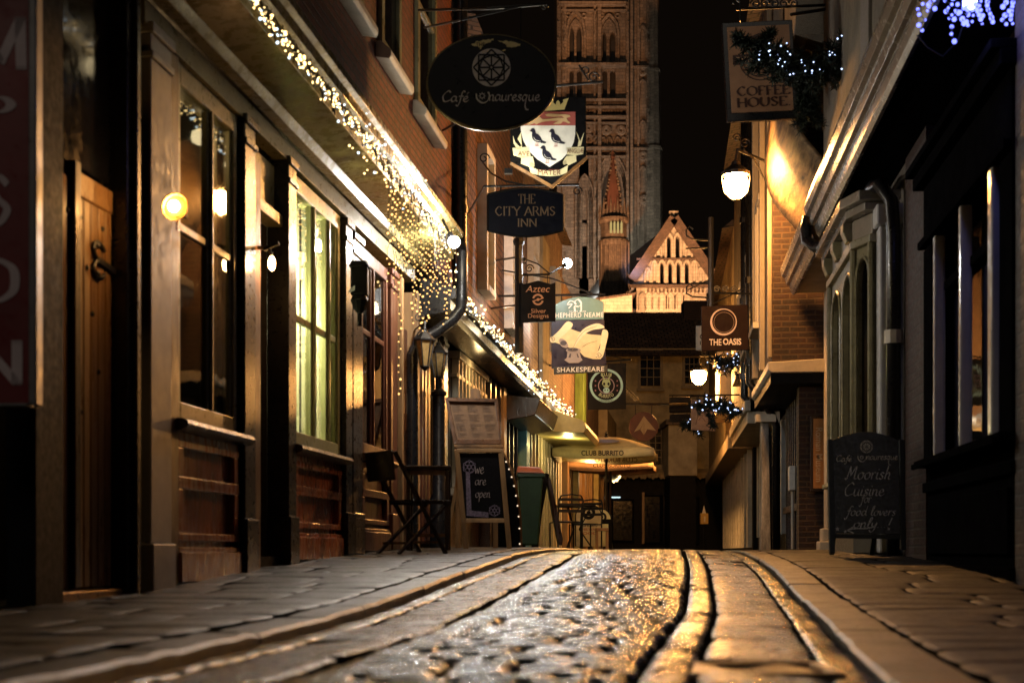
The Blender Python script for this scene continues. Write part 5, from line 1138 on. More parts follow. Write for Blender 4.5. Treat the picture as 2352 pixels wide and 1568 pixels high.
mb.tube([W(1633, 672, y), W(1760, 676, 22.2)], .016, 6); mb.tube([W(1633, 700, y), W(1712, 660, y)], .010, 6); mb.tube([W(1580, 666, y), W(1633, 640, y)], .010, 6)
for k in range(3): mb.tube(scroll(W(1646 + k * 20, 664, y), .055, 1.5, 16), .010, 5)
for xx in (1626, 1705): mb.tube([W(xx, 680, y), W(xx, 704, y)], .008, 6)
mb.build('bracket', IRON, t)
WS = Plane(25.0, 1610, 776)
t = thing('white_sign', 'white sign almost hidden behind the ring emblem sign', 'sign', WS(1610, 747)); mb = MB(); WS.board(mb, [(1599, 748), (1660, 746), (1660, 805), (1599, 804)], .05); mb.build('board', hue((.42, .44, .44), .5), t, bevel=.005)
WS.art(fit(stroke_text('C', SER, .16, 0), 1607, 1618, 766, 780) + fit(stroke_text('E', SER, .16, 0), 1607, 1617, 783, 792), 'lettering', SBLK, t)
mb = MB(); mb.tube([W(1598, 742, 25.03), W(1712, 740, 25.2)], .014, 5); mb.tube([W(1620, 742, 25.03), W(1620, 749, 25.03)], .008, 5); mb.build('bracket', IRON, t)
# --- coffee house sign
CF = Plane(15.0, 1746, 160, -.0006, 0)
t = thing('coffee_house_sign', 'framed cream sign with dark serif capitals, partly behind the nearest fir garland', 'sign', CF(1746, 46))
rot = lambda x, y: (x + (y - 160) * .055, y - (x - 1746) * .045)
mb = MB(); CF.board(mb, [rot(*p) for p in ((1664, 49), (1826, 49), (1826, 276), (1664, 276))], .06); mb.build('frame', BLACK, t, bevel=.008)
mb = MB(); CF.board(mb, [rot(*p) for p in ((1675, 61), (1817, 61), (1817, 257), (1675, 257))], .012); [setattr(v, 'y', v.y - .013) for v in mb.v]; mb.build('panel', hue((.28, .15, .08), .6), t)
BR = hue((.05, .02, .014))
for s, a in (('COFFEE', (1688, 1812, 198, 221)), ('HOUSE.', (1688, 1810, 224, 247))):
    CF.art([[rot(*p) for p in q] for q in fit(stroke_text(s, SER, .19, .25, .08), *a)], 'lettering', BR, t, .018)
cc = (1746, 138)
CF.art([[rot(*p) for p in q] for q in ring(*cc, 38, 41, 36, .3, 2.85) + ring(*cc, 46, 48.5, 36, .2, 2.95)], 'ring', BR, t, .018)
CF.art([[rot(*p) for p in q] for q in ring(*cc, 41, 45, 30, 3.5, 5.9)], 'ring', BR, t, .018)
CF.art([[rot(*p) for p in ((1684, 126), (1740, 124), (1806, 127), (1806, 149), (1740, 147), (1684, 149))]], 'banner', BR, t, .018)
CF.art([[rot(*p) for p in q] for q in fit(font_text('TASTE THE BEAN', .01), 1691, 1800, 131, 143)], 'lettering', hue((.52, .34, .20), .55), t, .022)
def arc2(q, r, a0, a1):
    xs = [p[0] for f in q for p in f]; lo, hi = min(xs), max(xs); ys = [p[1] for f in q for p in f]; y0, y1 = min(ys), max(ys)
    return [[rot(cc[0] + (r[0] + (r[1] - r[0]) * (p[1] - y0) / (y1 - y0)) * math.cos(a0 + (a1 - a0) * (p[0] - lo) / (hi - lo)), cc[1] + (r[0] + (r[1] - r[0]) * (p[1] - y0) / (y1 - y0)) * math.sin(a0 + (a1 - a0) * (p[0] - lo) / (hi - lo))) for p in f] for f in q]
CF.art(arc2(font_text('COFFEE BEANS', .012), (24, 36), math.radians(152), math.radians(28)), 'lettering', BR, t, .018)
CF.art([[rot(*p) for p in q] for q in ([(1724, 124), (1730, 92), (1762, 92), (1768, 124)], [(1716, 90), (1746, 78), (1776, 90), (1746, 94)], [(1690, 84), (1702, 78), (1712, 92), (1704, 112), (1692, 104)])], 'drawing', BR, t, .018)
mb = MB(); y = 15.05
mb.tube([W(1690, 22, y), W(1900, 12, 15.6)], .016, 6); mb.tube([W(1690, -6, y), W(1900, -14, 15.6)], .012, 6)
for xx in (1700, 1800): mb.tube([W(xx, 20, y), W(xx, 50, y)], .010, 6)
for k in range(5): mb.tube(scroll(W(1735 + k * 22, 9, y), .055, 1.5, 16, 1 if k % 2 else -1), .010, 5)
mb.tube([W(1700, 20, y), W(1700, 6, y), W(1690, 0, y), W(1684, 10, y)], .012, 6); mb.tube([W(1818, 34, y), W(1896, 22, 15.6)], .02, 6)
mb.build('bracket', IRON, t)
# --- vertical museum sign on the flank wall
MS = Plane(19.17, 1880, 1040)
t = thing('museum_sign', 'tall narrow ochre sign with sideways lettering on the brick flank wall', 'sign', MS(1880, 1124))
mb = MB(); MS.board(mb, [(1862, 955), (1899, 955), (1899, 1128), (1862, 1128)], .05); mb.build('frame', DKWOOD, t, bevel=.006)
mb = MB(); MS.board(mb, [(1868, 961), (1895, 961), (1895, 1121), (1868, 1121)], .008); [setattr(v, 'y', v.y - .009) for v in mb.v]; mb.build('panel', hue((.42, .19, .06)), t)
MS.art(fit(font_text('Roman Museum', .008), 1873, 1889, 982, 1106, 90), 'lettering', hue((.60, .42, .26)), t, .014)
# --- vertical red fascia sign at the left edge
VS = Plane(5.75, 40, 500, .0003, 0)
t = thing('red_vertical_sign', 'tall dark red sign with stacked pale capitals and a silver edge', 'sign', VS(0, 930))
mb = MB(); VS.board(mb, [(-160, -160), (66, -160), (66, 925), (-160, 925)], .05); mb.build('board', paint('deep red enamel', (.22, .008, .009), .4, .2), t)
mb = MB(); mb.extr([VS(67, -160, .012), VS(86, -160, .012), VS(86, 930, .012), VS(67, 930, .012)], (0, .08, 0)); mb.extr([VS(-160, 926, .012), VS(66, 926, .012), VS(66, 934, .012), VS(-160, 934, .012)], (0, .08, 0)); mb.build('edge_trim', paint('dull silver trim', (.22, .21, .21), .4, .2, metal=.3), t, bevel=.006)
PL_ = hue((.75, .62, .64))
for ch, a in (('M', (-62, 62, 40, 160)), ('P', (-46, 38, 222, 290)), ('S', (-34, 26, 400, 520)), ('O', (-62, 46, 590, 695)), ('N', (-54, 52, 780, 885))):
    VS.art(fit(stroke_text(ch, SER, .2, 0), *a), 'lettering', PL_, t)
# ================================================================== things on the left pavement
def gz(Y): return zg(Y) + KH + .012
# folding chair, seen from its side and back
t = thing('folding_chair', 'dark slatted folding chair on the left pavement in front of the small table', 'chair', W(950, 1272, 12.2))
o = W(905, 1275, 12.2); g0 = gz(12.2); fw = Vector((.80, .60, 0)); sd = Vector((-.60, .80, 0)) * -1
def CP(f, s, z): return Vector((o.x, o.y, g0)) + fw * f + sd * s + Vector((0, 0, z))
for s in (-.2, .2):
    mb = MB(); mb.bar(CP(-.12, s, .86), CP(.40, s, .0), .022, .045, up=sd); mb.build('back_leg', DKWOOD, t, bevel=.004)
    s2 = s * .86; mb = MB(); mb.bar(CP(.46, s2, .45), CP(-.06, s2, .0), .022, .045, up=sd); mb.build('front_leg', DKWOOD, t, bevel=.004)
mb = MB(); mb.hexa([CP(-.135, -.215, .62), CP(-.115, -.215, .62), CP(-.115, .215, .62), CP(-.135, .215, .62), CP(-.165, -.215, .87), CP(-.145, -.215, .87), CP(-.145, .215, .87), CP(-.165, .215, .87)]); mb.build('backrest', DKWOOD, t, bevel=.006)
mb = MB()
for k in range(6): mb.bar(CP(.09 + k * .066, -.19, .455), CP(.09 + k * .066, .19, .455), .052, .016)
for s in (-.18, .18): mb.bar(CP(.07, s, .44), CP(.46, s, .44), .022, .03)
mb.build('seat', DKWOOD, t, bevel=.003)
MB().bar(CP(.33, -.19, .1), CP(.33, .19, .1), .02, .02).build('stretcher', OAK, t); MB().bar(CP(.0, -.17, .09), CP(.0, .17, .09), .02, .02).build('stretcher', OAK, t)
t = thing('cafe_table', 'small dark square cafe table behind the folding chair', 'table', W(985, 1268, 13.4))
c = W(985, 1268, 13.4); g = gz(13.4); zt = W(985, 1072, 13.4).z
mb = MB(); mb.hexa([(c.x - .22, c.y - .25, zt - .03), (c.x + .22, c.y - .22, zt - .03), (c.x + .2, c.y + .25, zt - .03), (c.x - .22, c.y + .25, zt - .03), (c.x - .22, c.y - .25, zt), (c.x + .22, c.y - .22, zt), (c.x + .2, c.y + .25, zt), (c.x - .22, c.y + .25, zt)]); mb.build('tabletop', DKWOOD, t, bevel=.005)
for sx in (-.18, .18):
    for sy in (-.18, .18): MB().bar((c.x + sx, c.y + sy, g), (c.x + sx, c.y + sy, zt - .03), .035, .035).build('leg', DKWOOD, t)
MB().bar((c.x - .18, c.y - .18, g + .14), (c.x + .18, c.y - .18, g + .14), .03, .03).build('rail', OAK, t); MB().bar((c.x - .18, c.y - .18, zt - .06), (c.x + .18, c.y - .18, zt - .06), .02, .05).build('rail', OAK, t)
# menu lectern
t = thing('menu_stand', 'tilted wooden menu case on a post above the chalkboard easel', 'menu stand', W(1085, 1262, 15.0))
Q = Plane(15.0, 1085, 960, .0012, -.0012)
mb = MB(); fr = [(1022, 913), (1144, 916), (1152, 1020), (1042, 1020)]; inn = [(1032, 922), (1136, 924), (1147, 1009), (1050, 1008)]
for k in range(4): mb.extr([Q(*fr[k], .03), Q(*fr[(k + 1) % 4], .03), Q(*inn[(k + 1) % 4], .03), Q(*inn[k], .03)], (0, .09, 0))
mb.build('case_frame', paint('brown varnished frame', (.16, .075, .035), .35, .4, 8), t, bevel=.006)
mb = MB(); mb.extr([Q(*p, -.02) for p in inn], (0, .03, 0)); pg = mb.build('menu_page', paint('aged menu paper', (.21, .115, .055), .7, .2, 14), t)
random.seed(3); qs = []
for col in range(3):
    for k in range(22):
        v = (k + 1) / 24; a = (col + .12) / 3; b = a + U(.12, .25)
        def mp(u, v): 
            l = (inn[0][0] + (inn[3][0] - inn[0][0]) * v, inn[0][1] + (inn[3][1] - inn[0][1]) * v); r = (inn[1][0] + (inn[2][0] - inn[1][0]) * v, inn[1][1] + (inn[2][1] - inn[1][1]) * v); return (l[0] + (r[0] - l[0]) * u, l[1] + (r[1] - l[1]) * u)
        if k % 6: qs.append([mp(a, v), mp(b, v), mp(b, v + .012), mp(a, v + .012)])
Q.art(qs, 'print', hue((.12, .07, .04)), t, -.014)
mb = MB(); mb.extr([Q(1080, 915, 0), Q(1080, 895, 0), Q(1092, 890, 0), Q(1104, 897, 0), Q(1104, 916, 0)], (0, .03, 0)); mb.build('finial', OAK, t)
mb = MB(); mb.extr([Q(1042, 1021, .04), Q(1154, 1021, .04), Q(1156, 1028, .04), Q(1044, 1028, .04)], (0, .12, 0)); mb.build('ledge', OAK, t, bevel=.004)
for x in (1052, 1138): MB().bar(W(x, 1028, 15.05), Vector((W(x, 1028, 15.05).x, 15.05, gz(15))), .05, .05).build('post', OAK, t)
# chalkboard easel
t = thing('chalkboard_easel', 'wooden easel chalkboard with three chalk words and pale corner ornament', 'chalkboard', W(1110, 1264, 14.3))
Q = Plane(14.4, 1110, 1150, .0006, .0006)
mb = MB()
for (a, b) in (((1049, 1032), (1071, 1266)), ((1150, 1032), (1170, 1260))): MB().bar(Q(*a), Q(*b), .052, .03, up=(0, 1, 0)).build('leg', PINE, t, bevel=.004)
MB().bar(Q(1062, 1195), Q(1158, 1195), .045, .03, up=(0, 1, 0)).build('rail', PINE, t, bevel=.004); MB().bar(Q(1050, 1034), Q(1150, 1034), .04, .03, up=(0, 1, 0)).build('rail', PINE, t, bevel=.004)
mb = MB(); mb.bar(Q(1054, 1075, -.05), Q(1022, 1262, -.10), .03, .02, up=(0, 1, 0)); mb.build('stay', PINE, t)
mb = MB(); mb.extr([Q(1056, 1040, .002), Q(1146, 1040, .002), Q(1154, 1190, .002), Q(1068, 1190, .002)], (0, .02, 0)); mb.build('slate', paint('matt chalkboard', (.004, .0035, .0045), .8, .2, 12, spec=.2), t)
CH = paint('dusty lilac chalk', (.30, .24, .33), .9, .5, 60, fine=.3)
Q.art([[(1070, 1085), (1079, 1086), (1083, 1172), (1122, 1176), (1122, 1188), (1072, 1184)]], 'chalk_border', CH, t, .006)
def flower(cx, cy, r, w):
    q = []
    for k in range(6): q += ring(cx + r * .62 * math.cos(k * 1.047), cy + r * .62 * math.sin(k * 1.047), r * .28, r * .28 + w, 8)
    for k in range(12):
        a, b = k * .5236, (k + 1) * .5236; f = lambda j, a: (cx + r * (1.05 if j % 2 else .8) * math.cos(a), cy + r * (1.05 if j % 2 else .8) * math.sin(a)); q += ribbon([f(k, a), f(k + 1, b)], w)
    return q + ring(cx, cy, r * .2, r * .2 + w, 8)
Q.art(flower(1078, 1072, 15, 1.6), 'chalk_flower', CH, t, .008); Q.art(flower(1136, 1172, 13, 1.5), 'chalk_flower', CH, t, .008)
for s, a in (('we', (1091, 1112, 1072, 1088)), ('are', (1091, 1117, 1101, 1114)), ('open', (1092, 1126, 1130, 1152))):
    Q.art(fit(stroke_text(s, SCR, .16, .6, .04, .1), *a), 'lettering', hue((.45, .38, .36)), t, .008)
# black arched board edged with lights
t = thing('arched_black_board', 'tall black arched board edged with tiny lights beside the green bin', 'board', W(1170, 1258, 16.2))
Q = Plane(16.2, 1170, 1150, .002, 0)
out = [(1140, 1258), (1140, 1036), (1152, 1034), (1162, 1050), (1172, 1074), (1181, 1102), (1188, 1135), (1193, 1170), (1196, 1210), (1197, 1258)]
mb = MB(); mb.extr([Q(*p) for p in out], (0, .06, 0)); mb.build('panel', BLACKM, t, bevel=.006)
mb = MB(); mb.tube([Q(*p, .01) for p in smooth_pts(out[2:], 3)], .014, 6); mb.build('edge_rope', OAK, t)
mb = MB(); 
for x, y in smooth_pts(out[2:], 3)[::2]: mb.ball(Q(x - 3, y + 3, .02), .010, 6, 4)
mb.build('bead', emit('tiny warm bead', (1, .75, .5), 1.2), t)
# wheelie bin
t = thing('wheelie_bin', 'dark green wheelie bin with a red lid on the left pavement', 'bin', W(1220, 1258, 18.6))
Y = 18.6; a = W(1194, 1258, Y); b = W(1236, 1258, Y); g = gz(Y) - .02; zt = W(0, 1086, Y).z
BING = paint('green bin plastic', (.022, .055, .020), .45, .2, 6, .1, 40)
mb = MB(); mb.hexa([(a.x + .01, Y, g + .05), (b.x, Y, g + .05), (b.x - .01, Y + .5, g + .05), (a.x + .02, Y + .5, g + .05), (a.x - .02, Y - .06, zt), (b.x + .07, Y - .06, zt), (b.x + .07, Y + .6, zt), (a.x - .02, Y + .6, zt)]); mb.build('body', BING, t, bevel=.02)
mb = MB(); mb.box(a.x - .04, b.x + .09, Y - .08, Y + .62, zt - .06, zt - .005); mb.build('rim', BING, t, bevel=.01)
mb = MB(); mb.hexa([(a.x - .05, Y - .10, zt), (b.x + .09, Y - .10, zt - .01), (b.x + .09, Y + .63, zt), (a.x - .05, Y + .63, zt), (a.x - .03, Y - .04, zt + .09), (b.x + .02, Y - .04, zt + .075), (b.x + .03, Y + .55, zt + .11), (a.x - .03, Y + .55, zt + .12)]); mb.build('lid', paint('red bin lid', (.34, .11, .06), .4, .2, 6), t, bevel=.02)
for x in (a.x + .05, b.x - .05): MB().tube([(x - .03, Y + .5, g + .10), (x + .03, Y + .5, g + .10)], .1, 14).build('wheel', BLACKM, t)
mb = MB(); mb.tube([(a.x + .02, Y + .66, zt - .02), (b.x, Y + .66, zt - .02)], .018, 8); mb.build('handle', BING, t)
# folded trestle sign
t = thing('folding_trestle', 'dark wooden A frame board seen edge on, right of the green bin', 'sign', W(1262, 1254, 19.5))
mb = MB(); Y = 19.5; mb.extr([W(1252, 1085, Y), W(1262, 1088, Y), W(1245, 1180, Y), W(1236, 1256, Y), W(1226, 1256, Y), W(1232, 1180, Y)], (0, .55, 0)); mb.build('rear_panel', BLACKM, t, bevel=.006)
mb = MB(); mb.extr([W(1254, 1084, Y), W(1265, 1100, Y), W(1278, 1160, Y), W(1293, 1238, Y), W(1291, 1252, Y), W(1283, 1250, Y), W(1268, 1172, Y)], (0, .55, 0)); mb.build('front_panel', DKWOOD, t, bevel=.006)
# metal cafe tables and chairs in front of the far shop
def metal_chair(Y, xc, yaw, lab):
    g = gz(Y) - .03; c = Vector((W(xc, 0, Y).x, Y, g)); ca, sa = math.cos(yaw), math.sin(yaw)
    f = lambda a, b, z: c + Vector((a * ca - b * sa, a * sa + b * ca, z))
    t = thing('metal_chair', lab, 'chair', c, 'metal chairs by the parasols')
    for s in (-.2, .2):
        MB().tube([f(s, -.2, 0), f(s, -.2, .45), f(s, -.24, .8), f(s * .8, -.25, .86)], .014, 6).build('back_leg', IRON, t)
        MB().tube([f(s, .2, 0), f(s, .2, .44), f(s, -.2, .45)], .013, 6).build('front_leg', IRON, t)
    mb = MB(); mb.lathe(f(0, 0, .44), [(.22, 0), (.23, .01), (.22, .025)], 18); mb.build('seat', IRON, t)
    mb = MB(); mb.tube([f(-.16, -.25, .86), f(0, -.27, .88), f(.16, -.25, .86)], .014, 6)
    for z in (.80, .72, .62): mb.bar(f(-.2, -.235, z), f(.2, -.235, z), .012, .045)
    mb.build('backrest', IRON, t); return t
metal_chair(22.5, 1300, .3, 'metal cafe chair nearest the edge on dark board')
metal_chair(24.0, 1345, 2.6, 'metal cafe chair beside the white oval topped board')
t = thing('metal_table', 'round metal cafe table among the metal chairs', 'table', W(1322, 1256, 23.2)); c = W(1322, 0, 23.2); g = gz(23) - .03
mb = MB(); mb.lathe((c.x, c.y, g + .71), [(.36, 0), (.37, .015), (.36, .03)], 24); mb.build('tabletop', IRON, t)
for k in range(3): MB().tube([(c.x + .3 * math.cos(k * 2.1), c.y + .3 * math.sin(k * 2.1), g), (c.x + .06 * math.cos(k * 2.1), c.y + .06 * math.sin(k * 2.1), g + .35), (c.x + .25 * math.cos(k * 2.1), c.y + .25 * math.sin(k * 2.1), g + .71)], .013, 6).build('leg', IRON, t)
t = thing('side_table', 'square dark table with bowed legs under the parasol', 'table', W(1375, 1256, 26)); Y = 26.; g = gz(Y) - .04
a = W(1348, 1192, Y); b = W(1405, 1200, Y); mb = MB(); mb.box(a.x, b.x, Y - .2, Y + .3, a.z - .08, a.z); mb.build('tabletop', BLACKM, t, bevel=.01)
for x in (a.x + .04, b.x - .04): MB().bar((x, Y - .16, g), (x, Y - .16, a.z - .08), .06, .06).build('leg', BLACKM, t)
# white oval boards
for (xc, Y, w, lab) in ((1352, 25.2, 30, 'white round topped board with a dark emblem and red print, left of the parasol pole'), (1382, 27.3, 22, 'second white round topped board, half hidden behind the small table')):
    Q = Plane(Y, xc, 1200); t = thing('oval_board', lab, 'sign', Q(xc, 1256)); top = 1158 if xc < 1360 else 1168
    shape = [(xc - w, 1254)] + [(xc - w * math.cos(math.pi * k / 14), top + 26 - 26 * math.sin(math.pi * k / 14)) for k in range(15)] + [(xc + w, 1254)]
    mb = MB(); mb.extr([Q(*p) for p in shape], (0, .04, 0)); mb.build('panel', paint('cream board enamel', (.62, .56, .34), .5, .2, 5), t, bevel=.006)
    q = []
    for p, r in zip(shape, shape[1:]): q += ribbon([p, r], 2.6)
    Q.art(q, 'border', SBLK, t); Q.art(ring(xc, top + 19, w * .28, w * .52, 20), 'emblem', SBLK, t, .006); Q.art([circle(xc, top + 19, w * .16, 12)], 'emblem', SBLK, t, .006)
    if xc < 1360:
        for s, y, m in (('CLUB BURRITO', 1203, SBLK), ('THIS WAY', 1212, REDA), ('FOOD', 1221, REDA)): Q.art(fit(font_text(s, .015), xc - 20, xc + 20, y, y + 6), 'lettering', m, t, .006)
# pale stool
t = thing('wooden_stool', 'low ochre wooden stool under the parasol pole', 'stool', W(1382, 1258, 24)); Y = 24.; g = gz(Y) - .04
a = W(1368, 1212, Y); b = W(1397, 1216, Y); mb = MB(); mb.box(a.x, b.x, Y - .12, Y + .12, a.z - .05, a.z); mb.build('seat', PINE, t, bevel=.006)
for x in (a.x + .02, b.x - .02):
    for y in (-.09, .09): MB().bar((x, Y + y, g), (x, Y + y, a.z - .05), .035, .035).build('leg', PINE, t)
# parasols
CANV = paint('cream parasol canvas', (.80, .68, .42), .8, .25, 2.5, .2, 30); CANV2 = paint('salmon parasol canvas', (.70, .44, .26), .8, .25, 2.5, .2, 30)
def parasol(Y, xa, ya, xl, xr, yt, yb, mat, lab, front, back):
    t = thing('parasol', lab, 'parasol', W(xa, 1256, Y), 'cream parasols of the burrito shop')
    c = W(xa, ya, Y); l = W(xl, yt, Y - .9); r = W(xr, yt, Y - .9); zb = W(0, yb, Y - .9).z
    ap = Vector((c.x, Y, c.z)); cor = [Vector((l.x, Y - .9, l.z)), Vector((r.x, Y - .9, r.z)), Vector((r.x + .25, Y + .9, l.z)), Vector((l.x + .25, Y + .9, l.z))]
    mb = MB(); n = 8
    for k in range(4):
        p, q = cor[k], cor[(k + 1) % 4]; grid = []
        for i in range(n + 1):
            s = i / n; row = []
            for j in range(n + 1):
                u = j / n; e = p.lerp(q, u); e = e + Vector((0, 0, -.05 * math.sin(math.pi * u))) * 1
                v = ap.lerp(e, s); v.z -= .10 * math.sin(math.pi * s) * (1 - .35 * math.sin(math.pi * u)) * -.55; row.append(v)
            grid.append(row)
        vs = [v for row in grid for v in row]
        mb.add(vs, [(i * (n + 1) + j, (i + 1) * (n + 1) + j, (i + 1) * (n + 1) + j + 1, i * (n + 1) + j + 1) for i in range(n) for j in range(n)])
    mb.build('canopy', mat, t, smooth='auto', solid=.006)
    mb = MB(); m = 16
    for k in range(4):
        p, q = cor[k], cor[(k + 1) % 4]; nr = Vector((q.y - p.y, p.x - q.x, 0)).normalized(); vs = []
        for j in range(m + 1):
            u = j / m; e = p.lerp(q, u) + Vector((0, 0, -.05 * math.sin(math.pi * u))); w = nr * .012 * math.sin(u * 19 + k)
            vs += [e, e + w + Vector((0, 0, zb - p.z - .02 * math.sin(u * 6)))]
        mb.add(vs, [(2 * j, 2 * j + 2, 2 * j + 3, 2 * j + 1) for j in range(m)])
    mb.build('valance', mat, t, smooth='auto', solid=.005)
    Qf = Plane(Y - .9, xa, yt); x0, x1, y0, y1 = front
    tx = fit(font_text('CLUB BURRITO', .02), x0, x1, y0, y1)
    Qf.art(tx, 'lettering', hue((.03, .02, .014)), t, .035)
    Qb = Plane(Y + .9, xa, yt); x0, x1, y0, y1 = back
    Qb.art(fit(font_text('CLUB BURRITO', .02), x0, x1, y0, y1, mirror=True), 'lettering', hue((.20, .12, .06)), t, .03)
    mb = MB(); mb.tube([Vector((c.x, Y, gz(Y) - .1)), Vector((c.x, Y, c.z))], .028, 8); mb.build('pole', DKWOOD, t)
    mb = MB()
    for v in cor: MB().bar(Vector((c.x, Y, c.z - .35)), ap.lerp(v, .97) + Vector((0, 0, -.03)), .02, .025).build('rib', DKWOOD, t)
    mb = MB(); mb.lathe((c.x, Y, c.z - .02), [(.07, 0), (.05, .03), (.02, .06), (.035, .085), (.02, .11), (.005, .14)], 10); mb.build('finial', BLACKM, t)
    mb = MB(); mb.lathe((c.x, Y, gz(Y) - .1), [(.26, 0), (.26, .06), (.08, .09), (.04, .3)], 14); mb.build('base', BLACKM, t)
    return t, ap, cor
t, ap, cor = parasol(29., 1392.6, 1003, 1269, 1502, 1029, 1047, CANV, 'front cream parasol with bold dark lettering on its valance', (1335, 1432, 1034, 1046), (1366, 1464, 1051, 1061))
m1 = ap.lerp((cor[0] + cor[1]) / 2, .62); q = []
lg = MB(); vs = [m1 + Vector((a * .30, b * .13, -b * -.02 + .045 + .018)) for a, b in circle(0, 0, 1, 24)]
dn = ((cor[0] + cor[1]) / 2 - ap).normalized(); vs = [m1 + Vector((a * .30, 0, 0)) + dn * b * .16 + Vector((0, -.02, .055)) for a, b in circle(0, 0, 1, 24)]
lg.add(vs, [tuple(range(24))]); lg.build('oval_emblem', hue((.16, .20, .42)), t)
parasol(33.5, 1402, 1038, 1292, 1500, 1061, 1076, CANV2, 'rear salmon tinted parasol just below and behind the front one', (1362, 1448, 1064, 1073), (1380, 1464, 1076, 1083))
# ================================================================== lanterns, cameras and other small fittings
def lantern(t, c, r, h, glassmat, four=False):
    n = 6; mb = MB(); mb.lathe((c.x, c.y, c.z + h * .5), [(r * 1.25, -.02 * h), (r * 1.28, .01), (r * .75, h * .22), (r * .35, h * .34), (r * .3, h * .38), (r * .42, h * .40), (r * .12, h * .47), (.004, h * .56)], n, rot=.2); mb.build('cap', IRON, t)
    mb = MB()
    for k in range(n):
        a = .2 + k * 2 * math.pi / n; mb.bar(c + Vector((r * .55 * math.cos(a), r * .55 * math.sin(a), -h * .5)), c + Vector((r * 1.1 * math.cos(a), r * 1.1 * math.sin(a), h * .5)), r * .14, r * .14)
    mb.lathe((c.x, c.y, c.z - h * .5), [(.01, -h * .16), (r * .3, -h * .1), (r * .62, -.01 * h), (r * .6, .03 * h)], n, rot=.2); mb.build('frame', IRON, t)
    mb = MB(); vs = []
    for rr, z in ((r * .50, -h * .48), (r * 1.03, h * .48)):
        for k in range(n): a = .2 + k * 2 * math.pi / n; vs.append(c + Vector((rr * math.cos(a), rr * math.sin(a), z)))
    mb.add(vs, [(k, (k + 1) % n, n + (k + 1) % n, n + k) for k in range(n)]); mb.build('pane', glassmat, t)
LG = paint('dusty amber lantern glass', (.40, .26, .10), .25, .3, 8)
c = W(976, 812, 14.2); t = thing('wall_lantern', 'unlit black six sided lantern on a scrolled bracket beside the shop door', 'lantern', c - Vector((0, 0, .2)))
lantern(t, c, .085, .26, LG); mb = MB(); w = L.P(14.72, .03, c.z + .32); mb.tube([w, Vector((c.x, c.y, c.z + .32)), c + Vector((0, 0, .26))], .010, 6); mb.tube(scroll(Vector((c.x - .06, c.y, c.z + .36)), .05, 1.4, 14), .008, 5); mb.tube([L.P(14.72, .03, c.z + .0), c + Vector((-.1, 0, .16)), c + Vector((-.02, 0, .26))], .008, 6); mb.build('bracket', IRON, t)
c = W(1008, 838, 15.6); t = thing('post_lantern', 'unlit lantern on top of a thick black post beside the menu case', 'lantern', Vector((c.x, c.y, gz(15.6))))
lantern(t, c, .085, .26, LG); mb = MB(); mb.lathe((c.x, c.y, 0), [(.10, gz(15.6)), (.10, .9), (.075, .95), (.07, c.z - .34), (.09, c.z - .33), (.09, c.z - .30), (.04, c.z - .26), (.04, c.z - .14)], 14); mb.build('post', BLACK, t, smooth='auto')
c = W(1930, 645, 15.6); t = thing('wall_lantern', 'unlit black lantern on the corner of the arched bay window', 'lantern', c - Vector((0, 0, .2)))
lantern(t, c, .13, .27, paint('dark smoked glass', (.03, .022, .015), .15)); mb = MB(); mb.tube([c + Vector((0, 0, .25)), c + Vector((.1, .05, .3)), Rt.P(15.7, .34, c.z + .25)], .012, 6); mb.build('bracket', IRON, t)
def cctv(c, lab, ang):
    t = thing('security_camera', lab, 'camera', c - Vector((0, 0, .06)))
    mb = MB(); mb.tube([c + Vector((-.16, .05, .10)), c + Vector((-.10, .02, .07))], .03, 8); mb.tube([c + Vector((-.10, 0, .05)), c + Vector((.0, 0, .02))], .022, 8); mb.build('arm', BLACKM, t)
    d = Vector((math.cos(ang), math.sin(ang), -.15)).normalized(); mb = MB(); mb.tube([c - d * .10, c + d * .10], .045, 12); mb.tube([c + d * .10, c + d * .115], .05, 12); mb.build('housing', BLACKM, t, smooth='auto')
    mb = MB(); mb.ball(c + d * .1, .035, 10, 6); mb.build('lens', NG, t, smooth=True)
    mb = MB(); mb.box(c.x - .13, c.x - .08, c.y - .03, c.y + .05, c.z + .02, c.z + .2); mb.build('mount', BLACKM, t)
v = W(852, 402, 11.6); cctv(v, 'black security camera under the eave above the lit window, left of two', -1.2)
v = W(922, 398, 12.6); cctv(v, 'black security camera hanging in the fairy lights, right of two', -.6)
c = W(826, 665, 11.7); t = thing('alarm_box', 'black box fitting on the pilaster between the lit window and the red window', 'box', c - Vector((0, 0, .3)))
mb = MB(); mb.box(c.x - .07, c.x + .07, c.y - .06, c.y + .08, c.z - .05, c.z + .18); mb.extr([c + Vector((-.085, -.08, .18)), c + Vector((.085, -.08, .18)), c + Vector((.06, -.06, .23)), c + Vector((-.06, -.06, .23))], (0, .17, 0)); mb.build('housing', BLACKM, t, bevel=.01)
mb = MB(); mb.lathe((c.x, c.y, c.z), [(.06, -.05), (.075, -.09), (.05, -.16), (.02, -.2), (.02, -.3)], 10); mb.build('horn', BLACKM, t)
mb = MB(); mb.extr([c + Vector((-.09, -.07, -.04)), c + Vector((-.03, -.085, -.02)), c + Vector((-.03, -.085, .02)), c + Vector((-.07, -.07, .0))], (0, .01, 0)); mb.build('tag', hue((.35, .35, .4)), t)
